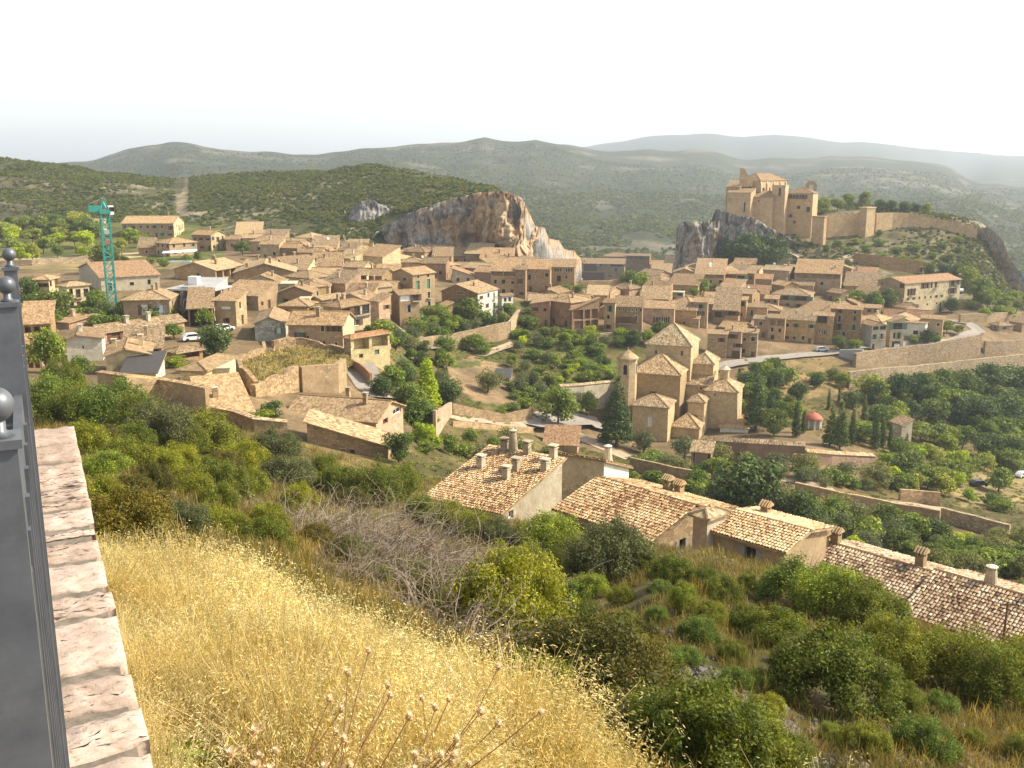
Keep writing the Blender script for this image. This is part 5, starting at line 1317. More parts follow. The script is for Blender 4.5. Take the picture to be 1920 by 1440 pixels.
# little square tower
def little_tower():
    Y = 69.5
    p = Vector((apx(1327, 969) * Y, Y, tpy(969) * Y)); zb = tpy(1062) * Y; th = math.radians(48)
    e = empty('tower', (p.x, p.y, zb), -th, 'little square stair tower with a four-sided tile cap', 'tower')
    aL, aR = apx(1300, 962), apx(1361, 962)
    W = (p.x - aL * p.y) / (math.cos(th) + aL * math.sin(th)); D = (aR * p.y - p.x) / (math.sin(th) - aR * math.cos(th))
    H = p.z - zb
    pls = block(e, W, D, H, 'H', .42, 'pink', 'mix', [], [], .28, wallR='pale', base=-4)
    o = MB(); o.ring_solid(-W / 2, D / 2, [(.12, H + .42 * W / 2), (.14, H + .42 * W / 2 + .14), (.03, H + .42 * W / 2 + .3)], 8); o.build('finial', [M_WALL['pale']], e)
little_tower()
near_house('low tan house with a narrow tile roof between the tower and the long roofs', (1338, 997), 1471, 0, 1031, 1085, 66.0, 'G', th=44, depth=6.4, wall='tan', mat=M_BAR_Y, seed=23, slope=.2,
           hl=[lambda W, H: (2.7, 3.6, H - 1.55, H - .55, 'glass')], chim=[('t', .78, .82, .35)], patch=.25)
near_house('long brown-speckled tile roof with a chimney pair at its upper end', (1480, 1062), 1692, 0, 1151, 1185, 63.0, 'G', th=46, depth=10.0, wall='tan', mat=M_BAR_R, seed=33, slope=.3,
           chim=[('t', .96, .42, .8), ('t', .90, .52, .7), ('t', .16, .56, .9)])
near_house('last long tile roof with a round-topped chimney at the picture edge', (1696, 1158), 1990, 0, 1242, 1285, 55.5, 'G', th=46, depth=10.0, wall='tan', mat=M_BAR_R, seed=43, slope=.3, chim=[('r', .66, .56, 1.1), ('t', .28, .56, .9)])

# lamp post standing before the last roof
def lamp_post():
    y = 57.0; x = apx(1882, 1195) * y; zb = tz(x, y) - 1.0; zt = tpy(1128) * y
    e = empty('utility_pole', (x, y, zb), 0, 'thin dark utility pole in front of the last long roof', 'pole')
    mb = MB(); mb.tube([(0, 0, 0), (0, 0, zt - zb)], [.09, .06], 8); mb.build('pole', [M_FRAMEW], e)
    mb = MB(); mb.box(-.45, .45, -.05, .05, zt - zb - .25, zt - zb - .15); mb.build('cross_arm', [M_FRAMEW], e)
    for sx in (-.4, .4):
        mb = MB(); mb.ring_solid(sx, 0, [(.04, zt - zb - .15), (.06, zt - zb - .08), (.03, zt - zb)], 6); mb.build('insulator', [M_WHITEP], e)
lamp_post()

# ------------------------------------------------------------------ parish church
def church():
    g = ground(1254, 829, 150)
    Y0, Z0 = g.y, g.z
    e = empty('church', (g.x, g.y, g.z), 0, 'stone parish church of stacked hipped roofs among cypresses', 'church')
    TH = math.radians(20.5)
    def cb(part, L, C, R, E, dY, roof, dep=None, slope=.5, hl=(), hr=(), wall='church', tile='mix', ov=.35, rise=None, k=.5, zb=0.0):
        Y = Y0 + dY
        x = apx(C, E) * Y; z = tpy(E) * Y
        aL = apx(L, E); W = (x - aL * Y) / (math.cos(TH) + aL * math.sin(TH))
        if dep: D = dep
        else:
            aR = apx(R, E); D = (aR * Y - x) / max(math.sin(TH) - aR * math.cos(TH), .05)
        q = bpy.data.objects.new(part, None); q.empty_display_size = .2; link(q, e)
        q.location = (x - g.x, Y - g.y, zb); q.rotation_euler = (0, 0, -TH)
        H = z - Z0 - zb
        pls = block(q, W, D, H, roof, slope, wall, tile, [f(W, H) for f in hl], [f(D, H) for f in hr], ov, k, rise=rise, eave=M_WALL['cream'])
        return q, W, D, H
    cb('chapel', 1186, 1253, 1265, 763, 0, 'H', 7.5, .5, hl=[lambda W, H: (W * .44, W * .56, H * .4, H * .68, 'white')])
    cb('sacristy', 1258, 1311, 1318, 801, 2.0, 'H', 6.0, .75)
    cb('nave', 1183, 1276, 1297, 702, 8, 'H', 11, .62, hl=[lambda W, H: (W * .43, W * .5, H * .62, H * .68, 'glass'), lambda W, H: (W * .1, W * .115, H * .93, H * .95, 'glass'), lambda W, H: (W * .7, W * .715, H * .93, H * .95, 'glass')])
    q, W, D, H = cb('buttress_block', 1290, 1321, 1328, 753, 6.5, 'H', 5, .6, hl=[lambda W, H: (W * .35, W * .6, H * .5, H * .56, 'glass')])
    q, W, D, H = cb('side_chapel', 1322, 1383, 1391, 734, 9.5, 'H', 9, .6, hl=[lambda W, H: (W * .28, W * .33, H * .85, H * .9, 'glass')])
    mb = MB(); hh = H + .6 * 4.2
    mb.ring_solid(-W / 2, D / 2, [(1.15, H + .8), (1.15, hh + 1.5), (1.35, hh + 1.55), (1.35, hh + 1.7)], 8)
    mb.build('lantern', [M_WALL['church']], q)
    mb = MB(); mb.ring_solid(-W / 2, D / 2, [(1.5, hh + 1.7), (.25, hh + 2.5), (.1, hh + 2.9)], 8, 0); mb.build('lantern_roof', [M_WALL['pale']], q)
    cb('passage', 1283, 1332, 1345, 722, 13, 'S', 6, .35, hl=[lambda W, H: (W * .6, W * .68, H * .88, H * .93, 'glass')])
    cb('transept', 1297, 1338, 1350, 681, 17, 'H', 8, .75, hl=[])
    q, W, D, H = cb('crossing_tower', 1212, 1296, 1311, 647, 15.5, 'H', 10.5, .82, hl=[lambda W, H: (W * .2, W * .24, H * .86, H * .91, 'glass'), lambda W, H: (W * .78, W * .82, H * .86, H * .92, 'glass')])
    mb = MB(); mb.ring_solid(-W / 2, D / 2, [(.12, H + .8 * 4.9), (.2, H + .8 * 4.9 + .4), (.03, H + .8 * 4.9 + .9)], 8); mb.build('finial', [M_WALL['pale']], q)
    cb('left_aisle', 1190, 1230, 1236, 690, 17, 'H', 9, .6)
    # round bell turret
    Y = Y0 + 8.5; x = apx(1177, 671) * Y; z = tpy(671) * Y; H = z - Z0
    q = bpy.data.objects.new('bell_turret', None); link(q, e); q.location = (x - g.x, Y - g.y, 0); q.rotation_euler = (0, 0, -TH)
    r = 2.25
    mb = MB(); mb.ring_solid(0, 0, [(r, -3), (r, H - .5), (r + .2, H - .4), (r + .2, H)], 8, 0, math.pi / 8); mb.build('wall', [M_WALL['church']], q)
    mb = MB(); mb.ring_solid(0, 0, [(r + .45, H), (r + .4, H + .1), (.25, H + 1.9), (.12, H + 2.5)], 8, 0, math.pi / 8)
    for i in range(len(mb.f)): mb.uv[i] = [(j * .9 + i * .31, (j // 2) * .8 + i * .17) for j in range(len(mb.f[i]))]
    mb.build('roof', [M_TILE['pale']], q)
    for k in (0, 2, 6):
        a = -math.pi / 2 + k * math.pi / 4
        c, s_ = math.cos(a), math.sin(a); ap = r * math.cos(math.pi / 8)
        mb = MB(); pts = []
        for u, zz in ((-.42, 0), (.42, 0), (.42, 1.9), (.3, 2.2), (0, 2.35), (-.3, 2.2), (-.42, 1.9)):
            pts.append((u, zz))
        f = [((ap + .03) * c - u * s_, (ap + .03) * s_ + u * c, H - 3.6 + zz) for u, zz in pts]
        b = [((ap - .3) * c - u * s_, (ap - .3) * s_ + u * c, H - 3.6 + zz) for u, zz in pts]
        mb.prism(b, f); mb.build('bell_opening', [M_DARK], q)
church()

# ------------------------------------------------------------------ walls, roads
def wall_run(label, pts, thick, mat, name='wall', cat='wall', cope=None, merlon=None, ymin=105, Ys=None, ymax=1500, jag=.12):
    """pts: (px, base row, top row); the wall stands on the terrain under each base pixel"""
    P = []
    for i, (px, pb, pt) in enumerate(pts):
        if Ys: y = Ys[i]; g = Vector((apx(px, pb) * y, y, tpy(pb) * y))
        else: g = ground(px, pb, ymin, ymax)
        P.append((g, tpy(pt) * g.y))
    o = P[0][0].copy()
    e = empty(name, o, 0, label, cat)
    mb = MB(); cp = MB()
    n = len(P)
    def nrm(i):
        d = (P[min(i + 1, n - 1)][0] - P[max(i - 1, 0)][0]); d.z = 0
        d.normalize(); return Vector((-d.y, d.x, 0))
    fr, bk = [], []
    for i in range(n):
        m = nrm(i) * thick
        a = P[i][0] - o
        fr.append((a.x, a.y)); bk.append((a.x + m.x, a.y + m.y))
    # break up the long runs so that the top is a little uneven
    for i in range(n - 1):
        seg = max(1, int((P[i + 1][0] - P[i][0]).length / (2.5 if jag < .2 else 1.1)))
        for k in range(seg):
            f0, f1 = k / seg, (k + 1) / seg
            def L2(A, B, f): return (A[0] + (B[0] - A[0]) * f, A[1] + (B[1] - A[1]) * f)
            za = P[i][1] + (P[i + 1][1] - P[i][1]) * f0 - o.z; zb_ = P[i][1] + (P[i + 1][1] - P[i][1]) * f1 - o.z
            ga = P[i][0].z + (P[i + 1][0].z - P[i][0].z) * f0 - o.z - 2.5; gb = P[i][0].z + (P[i + 1][0].z - P[i][0].z) * f1 - o.z - 2.5
            j0, j1 = jag * math.sin(k * 12.9 + i * 7.1), jag * math.sin((k + 1) * 12.9 + i * 7.1)
            if k == 0: j0 = 0
            if k == seg - 1: j1 = 0
            if cope: j0 = j1 = 0
            A, B_, C_, D_ = L2(fr[i], fr[i + 1], f0), L2(fr[i], fr[i + 1], f1), L2(bk[i], bk[i + 1], f1), L2(bk[i], bk[i + 1], f0)
            mb.prism([(*A, ga), (*B_, gb), (*C_, gb), (*D_, ga)], [(*A, za + j0), (*B_, zb_ + j1), (*C_, zb_ + j1), (*D_, za + j0)])
            if cope:
                ex = .18; nn = nrm(i) * ex
                q = [(A[0] - nn.x, A[1] - nn.y), (B_[0] - nn.x, B_[1] - nn.y), (C_[0] + nn.x, C_[1] + nn.y), (D_[0] + nn.x, D_[1] + nn.y)]
                lo = [(*q[0], za), (*q[1], zb_), (*q[2], zb_), (*q[3], za)]
                hi = [(q[0][0], q[0][1], za + .08), (q[1][0], q[1][1], zb_ + .08), (q[2][0], q[2][1], zb_ + .08 + cope), (q[3][0], q[3][1], za + .08 + cope)]
                cp.prism(lo, hi)
                ln = math.hypot(q[1][0] - q[0][0], q[1][1] - q[0][1]); uo = k * 2.5 + i * 9
                cp.uv[-5] = [(uo, 0), (uo + ln, 0), (uo + ln, thick + .5), (uo, thick + .5)]
    mb.build('masonry', [mat], e)
    if cope: cp.build('coping', [M_TILE['mix']], e)
    if merlon:
        for i in range(n - 1):
            d = P[i + 1][0] - P[i][0]; ln = d.length; c = max(1, int(ln / merlon[0]))
            if i in merlon[2]:
                for k in range(c):
                    f = (k + .5) / c
                    cx = P[i][0] + d * f - o; zt = P[i][1] + (P[i + 1][1] - P[i][1]) * f - o.z
                    m = MB(); u = d.normalized(); u.z = 0; w = merlon[0] * .28; nn = nrm(i) * min(thick, .6)
                    ring = [(cx.x - u.x * w, cx.y - u.y * w), (cx.x + u.x * w, cx.y + u.y * w), (cx.x + u.x * w + nn.x, cx.y + u.y * w + nn.y), (cx.x - u.x * w + nn.x, cx.y - u.y * w + nn.y)]
                    m.prism([(*r, zt - .15) for r in ring], [(*r, zt + merlon[1]) for r in ring]); m.build('merlon', [mat], e)
    return e

W = M_WALL
wall_run('upper stone retaining wall carrying the road to the far houses', [(1604, 690, 663), (1640, 684, 657), (1700, 680, 650), (1747, 676, 645), (1800, 669, 634), (1838, 664, 627)], 1.0, W['rubble'], cat='retaining wall')
wall_run('stone wall stub continuing past the buttress of the upper retaining wall', [(1846, 664, 640), (1880, 663, 640), (1935, 660, 637)], 0.8, W['rubble'], cat='retaining wall')
wall_run('lower stone retaining wall above the dark orchard', [(1592, 729, 698), (1640, 726, 692), (1720, 721, 686), (1790, 713, 678), (1850, 708, 671), (1935, 700, 662)], 1.0, W['rubble'], cat='retaining wall')
wall_run('pale concrete retaining wall stub under the road bend', [(1573, 668, 656), (1598, 676, 655), (1616, 683, 656)], 0.8, M_CONC, cat='retaining wall')
wall_run('curving ochre garden wall below the white houses', [(770, 652, 638), (805, 655, 632), (850, 652, 627), (895, 647, 617), (935, 640, 607), (957, 633, 603)], 0.8, W['stone'], cat='garden wall')
wall_run('rubble terrace bank beside the ramp at the end of the curving wall', [(958, 633, 603), (968, 612, 590), (976, 596, 580)], 0.8, W['rubble'], cat='garden wall')
wall_run('low brown wall along the far side of the ploughed field', [(850, 776, 756), (900, 785, 768), (950, 793, 777), (1000, 787, 766)], 0.6, W['stone'], cat='garden wall', ymin=140)
wall_run('brown wall with tile coping in front of the cemetery, lower half', [(1512, 872, 848), (1560, 875, 852), (1640, 880, 856)], 0.7, W['rose'], cat='cemetery wall', cope=.5, ymin=140)
wall_run('brown wall with tile coping beside the church, upper half', [(1312, 856, 825), (1400, 862, 831), (1508, 868, 837)], 0.7, W['rose'], cat='cemetery wall', cope=.7, ymin=140)
wall_run('tile-capped yard wall stained brown below the cream gabled house', [(184, 726, 698), (240, 742, 706), (300, 752, 712), (350, 772, 720), (388, 790, 728)], 0.5, W['tan'], cat='yard wall', cope=.12, ymin=70)
wall_run('stone-capped boundary wall stepping down to the long plain house', [(388, 778, 762), (440, 795, 772), (478, 812, 786), (540, 826, 792)], 0.5, W['stone'], cat='boundary wall', cope=.1, ymin=80)
wall_run('tall rubble wall of the roofless terrace, overgrown on top', [(480, 745, 722), (505, 742, 716), (535, 738, 704), (562, 735, 686)], 0.9, W['ruin'], cat='ruined wall', ymin=100, jag=.4)
wall_run('plain rendered wall panel framed by stone at the head of the lane', [(568, 736, 688), (636, 738, 683), (651, 728, 672)], 0.9, W['tan'], cat='wall', ymin=100)
wall_run('brick-coloured wall at the side of the roofless terrace', [(440, 690, 668), (452, 720, 690), (478, 742, 716)], 0.7, W['ruin'], cat='ruined wall', ymin=100, jag=.3)
wall_run('low curved wall round the dry grass plot', [(436, 688, 672), (470, 682, 664), (500, 668, 652), (498, 655, 640)], 0.6, W['ruin'], cat='ruined wall', ymin=110, jag=.3)
wall_run('orange earth bank held by a wall behind the dry grass plot', [(515, 662, 640), (555, 660, 634), (610, 664, 648), (650, 672, 655)], 0.8, W['ruin'], cat='ruined wall', ymin=120, jag=.4)
wall_run('lane wall of red brick beside the porch house', [(655, 690, 672), (675, 702, 682), (694, 722, 700)], 0.4, W['red'], cat='lane wall', ymin=110)
wall_run('tall wall edge seen end-on between the trees and the road', [(818, 828, 770), (832, 800, 765), (848, 778, 754)], 0.5, W['pink'], cat='garden wall', ymin=100)
wall_run('long low stone wall along the lower road', [(850, 800, 789), (920, 806, 796), (1000, 812, 803)], 0.5, W['stone'], cat='road wall', ymin=140)
wall_run('stone wall under the road below the church', [(1180, 882, 858), (1260, 900, 876), (1330, 912, 890)], 0.6, W['stone'], cat='road wall', ymin=110)
wall_run('stone retaining wall under the valley road', [(1490, 922, 905), (1580, 946, 925), (1680, 968, 945), (1760, 988, 958)], 0.7, W['stone'], cat='road wall', ymin=100)
wall_run('curved stone wall at the end of the valley road', [(1762, 975, 952), (1800, 988, 962), (1850, 1002, 975), (1890, 1012, 985)], 0.7, W['rubble'], cat='road wall', ymin=100)
wall_run('ruddy wall with a doorway stub by the road sign', [(1688, 938, 918), (1730, 944, 921), (1762, 952, 924)], 0.6, W['stone'], cat='road wall', ymin=105)
wall_run('long grey field wall at the edge of the plateau', [(-60, 502, 492), (60, 498, 487), (140, 493, 483), (200, 488, 478)], 0.6, W['rubble'], cat='field wall', ymin=250)
wall_run('terrace wall on the slope below the castle walls', [(1600, 492, 474), (1650, 503, 480), (1700, 510, 486), (1735, 514, 492)], 0.8, W['ochre'], cat='terrace wall', ymin=360)
wall_run('low terrace wall between the row houses and the gardens', [(1110, 640, 628), (1180, 634, 620), (1240, 640, 626)], 0.6, W['stone'], cat='garden wall', ymin=200)
wall_run('low wall at the lane before the upper houses', [(1085, 540, 527), (1140, 540, 526), (1172, 540, 523)], 0.6, W['tan'], cat='garden wall', ymin=250)
wall_run('pale courtyard wall beside the conifer at the church', [(1050, 766, 725), (1095, 770, 722), (1150, 762, 716), (1180, 756, 700)], 0.5, W['pale'], cat='courtyard wall', cope=.35, ymin=170)
wall_run('dark stone terrace edge below the far retaining walls', [(1800, 606, 590), (1850, 605, 588), (1930, 602, 584)], 0.8, W['stone'], cat='terrace wall', ymin=300)

def grass_plot():
    P = []
    for px, py in [(482, 719), (520, 708), (560, 686), (600, 688), (640, 686), (652, 676), (650, 662), (612, 656), (556, 645), (520, 652), (500, 660), (472, 672), (446, 678), (456, 696)]:
        g = ground(px, py + 24, 100); g = g * ((g.y + 1.6) / g.y); P.append((g.x, g.y, tpy(py) * g.y - .75))
    mb = MB(); mb.prism([(x, y, z - 4) for x, y, z in P], P)
    tag(mb.build('dry_plot', [flat_mat('dry_turf', (.33, .26, .11), .95, var=.4, scale=.7)]), 'raised plot of dry earth held by the ruined walls', 'terrace', None, 'structure')
    PLOT.extend(P)
PLOT = []
grass_plot()

def strip(name, label, pts, width, mat, ymin=105, lift=.12):
    P = []
    for px, py in pts: P.append(ground(px, py, ymin))
    Q = []
    for i in range(len(P) - 1):
        d = (P[i + 1] - P[i]).length; k = max(1, int(d / 1.5))
        for j in range(k): Q.append(P[i].lerp(P[i + 1], j / k))
    Q.append(P[-1])
    mb = MB(); n = len(Q); m = 5
    for i in range(n):
        d = Q[min(i + 1, n - 1)] - Q[max(i - 1, 0)]; d.z = 0; d.normalize()
        s = Vector((d.y, -d.x, 0))
        zs = []
        for j in range(m):
            q = Q[i] + s * width * (j / (m - 1) - .5)
            zs.append((q.x, q.y, tz(q.x, q.y)))
        zm = sum(z[2] for z in zs) / m
        for x, y, z in zs: mb.v.append((x, y, max(z, zm) + lift))
    for i in range(n - 1):
        for j in range(m - 1):
            mb.f.append((i * m + j, i * m + j + 1, (i + 1) * m + j + 1, (i + 1) * m + j)); mb.m.append(0); mb.uv.append(None)
    o = mb.build(name, [mat]); return tag(o, label, name, None, 'structure')
M_ROAD = flat_mat('road_surface', (0.27, 0.235, 0.195), 0.95, scale=.8)
M_TRACK = flat_mat('dirt_track', (0.36, 0.275, 0.185), 0.95, scale=.8)
strip('lane', 'grey sloping lane beside the porch house', [(668, 676), (680, 700), (694, 720), (705, 740), (740, 752)], 6.0, M_ROAD)
strip('road', 'pale road passing below the church and the cemetery', [(850, 788), (930, 797), (1000, 800), (1060, 806), (1120, 835), (1200, 868), (1300, 888), (1400, 892), (1480, 902), (1560, 922), (1680, 946), (1770, 958), (1870, 992)], 4.0, M_TRACK)
strip('square', 'pale forecourt in front of the church', [(985, 796), (1040, 792), (1090, 790), (1130, 800)], 9.0, M_ROAD)
strip('road', 'upper road curving along the retaining walls to the far houses', [(1285, 697), (1370, 684), (1440, 673), (1500, 667), (1560, 662), (1640, 655), (1700, 650), (1760, 645), (1810, 633), (1835, 622), (1818, 607), (1780, 602)], 4.5, M_ROAD, ymin=200)
strip('path', 'dirt path between the garden beds', [(900, 668), (935, 655), (965, 645)], 3.0, M_TRACK, ymin=180)
strip('ramp', 'grey ramp at the foot of the curving garden wall', [(765, 630), (785, 636), (800, 646), (806, 655)], 6.0, M_ROAD, ymin=150)
strip('footpath', 'pale footpath climbing to the castle walls', [(1478, 470), (1500, 482), (1530, 496), (1560, 490), (1600, 478), (1620, 470)], 3.0, M_TRACK, ymin=350)

# ------------------------------------------------------------------ cliffs
M_CLIFF = rock_mat('limestone', [(0.0, (0.17, 0.16, 0.15)), (0.18, (0.32, 0.30, 0.275)), (0.38, (0.46, 0.425, 0.375)), (0.52, (0.50, 0.39, 0.275)), (0.72, (0.53, 0.335, 0.175)), (1.0, (0.62, 0.48, 0.31))])
def cliff(label, cols, tint, amp=2.5, seed=0, back=26, nu=150, nv=60, name='cliff', zpush=6.0, lean=3.0, hollow=()):
    """cols: (px, top row, bottom row, distance)"""
    c = np.array(cols, float)
    s = np.linspace(0, 1, nu); k = np.linspace(0, 1, len(c))
    px, pt, pb, Y = [np.interp(s, k, c[:, i]) for i in range(4)]
    pt = pt + 1.6 * vnoise(s * nu / 7.0, s * 0, None, seed) + 1.0 * vnoise(s * nu / 2.5, s * 0, None, seed + 1)
    v = np.linspace(0, 1, nv)
    PX = np.repeat(px[None], nv, 0); TT = np.zeros((nv, nu)); YY = np.zeros((nv, nu)); XX = np.zeros((nv, nu)); ZZ = np.zeros((nv, nu))
    for j in range(nu):
        zt, zb = tpy(pt[j]) * (Y[j] + lean), tpy(pb[j]) * Y[j] - zpush
        YY[:, j] = Y[j] + lean * v
        ZZ[:, j] = zb + (zt - zb) * v
        XX[:, j] = apx(px[j], (pt[j] + pb[j]) / 2) * Y[j]
    env = np.minimum(1, (1 - v) * 9)[:, None] * 0.85 + .15
    ledge = ((ZZ + 3 * fbm(XX / 14, ZZ / 9, None, 3, seed + 3)) / 6.0) % 1.0
    rough = fbm(XX / 7, ZZ / 20, None, 5, seed + 2) * 1.1 - np.abs(fbm(XX / 2.4, ZZ / 13, None, 4, seed + 4)) * .9 - np.abs(fbm(XX / 9, ZZ / 34, None, 4, seed + 6)) * 1.6 + .35 * ledge + .25 * fbm(XX / 1.0, ZZ / 1.6, None, 3, seed + 7)
    YY = YY - amp * env * rough
    XX = XX + amp * .55 * env * fbm(XX / 5 + 40, ZZ / 9, None, 4, seed + 12)
    for (hx, hy, rx, ry, dep) in hollow:
        VV = np.repeat(v[:, None], nu, 1); row = pb[None] + (pt - pb)[None] * VV
        g = np.exp(-(((PX - hx) / rx) ** 2 + ((row - hy) / ry) ** 2) ** 2)
        YY = YY + g * dep
    T = np.repeat(tint(px)[None], nv, 0) + .22 * fbm(XX / 9, ZZ / 16, None, 4, seed + 8) - 0.12 * (v[:, None] > .82)
    # top sheet runs back into the slope behind
    nb = 12
    bx, by, bz, bt = [], [], [], []
    for q in range(1, nb + 1):
        yy = YY[-1] + back * q / nb
        xx = XX[-1] * (yy / YY[-1])
        zz = np.array([min(ZZ[-1, j] + .6 * q, tz(xx[j], yy[j])) if q < nb else tz(xx[j], yy[j]) - 1.5 for j in range(nu)])
        zz = ZZ[-1] + (zz - ZZ[-1]) * (q / nb) ** .5
        zz = zz + (1.6 * fbm(xx / 3.5, yy / 3.5, None, 4, seed + 21) if q < nb else 0)
        bx.append(xx); by.append(yy); bz.append(zz); bt.append(.16 + .25 * fbm(xx / 6, yy / 6, None, 4, seed + 31))
    X = np.concatenate([XX, np.array(bx)]); Yy = np.concatenate([YY, np.array(by)]); Z = np.concatenate([ZZ, np.array(bz)]); T = np.concatenate([T, np.array(bt)])
    o0 = np.array((X[0, nu // 2], Yy[0, nu // 2], Z[0, nu // 2]))
    R_ = nv + nb
    idx = np.arange(R_ * nu).reshape(R_, nu)
    faces = np.stack([idx[:-1, :-1], idx[:-1, 1:], idx[1:, 1:], idx[1:, :-1]], -1).reshape(-1, 4)
    verts = np.stack([X, Yy, Z], -1).reshape(-1, 3) - o0
    me = np_mesh(name, verts, faces, [M_CLIFF], False, {'tint': np.clip(T, 0, 1).reshape(-1, 1) * np.ones((1, 3))})
    o = bpy.data.objects.new(name, me); link(o); o.location = o0
    return tag(o, label, 'cliff', None, 'structure')

sm = lambda a, b: (lambda p: np.clip((p - a) / (b - a), 0, 1))
cliff('tall limestone cliff streaked grey and orange behind the village', [(690, 452, 500, 412), (720, 425, 502, 409), (760, 403, 504, 407), (800, 387, 506, 406), (850, 369, 508, 405), (900, 362, 510, 404), (940, 358, 512, 402), (962, 361, 512, 402), (976, 370, 512, 404), (986, 384, 512, 407), (994, 404, 512, 412), (1002, 424, 512, 417), (1020, 428, 511, 426), (1030, 446, 510, 432), (1048, 450, 509, 441), (1060, 468, 508, 450), (1076, 470, 507, 460), (1092, 486, 506, 470)],
      lambda p: .33 + .46 * sm(780, 880)(p), 3.2, 5, nu=260, nv=90, back=14, hollow=[(925, 463, 22, 20, 7), (1010, 470, 14, 22, 6), (880, 440, 16, 14, 4), (960, 400, 16, 22, 3), (1045, 478, 12, 16, 6)])
cliff('grey rock face on the wooded slope left of the orange cliff', [(632, 420, 450, 428), (648, 392, 452, 428), (664, 378, 455, 428), (684, 374, 455, 428), (704, 384, 450, 428), (724, 398, 440, 426), (748, 410, 432, 424)], lambda p: .20 + 0 * p, 1.4, 25, nu=110, nv=60, back=14, lean=20)
cliff('grey flat-topped rock pillar below the castle', [(1268, 430, 500, 436), (1274, 420, 502, 430), (1300, 416, 503, 428), (1330, 414, 503, 428), (1350, 414, 503, 430)], lambda p: .40 + .14 * sm(1280, 1310)(p), 2.4, 45, nu=90, nv=50)
cliff('castle crag of grey and buff rock with ivy', [(1334, 412, 502, 440), (1345, 390, 503, 438), (1360, 396, 504, 434), (1385, 404, 504, 432), (1415, 410, 504, 432), (1445, 428, 503, 433), (1470, 440, 500, 434), (1492, 452, 496, 436)], lambda p: .42 + .12 * sm(1380, 1480)(p), 2.6, 65, nu=130, nv=60)
cliff('jagged buff and grey cliff falling from the end of the castle wall', [(1824, 456, 520, 459), (1838, 430, 540, 456), (1850, 425, 560, 452), (1866, 434, 575, 448), (1880, 450, 580, 444), (1893, 478, 585, 440), (1908, 502, 585, 436), (1940, 535, 585, 432)], lambda p: .60 + .14 * np.sin(p / 9.0), 3.0, 85, nu=130, nv=60)

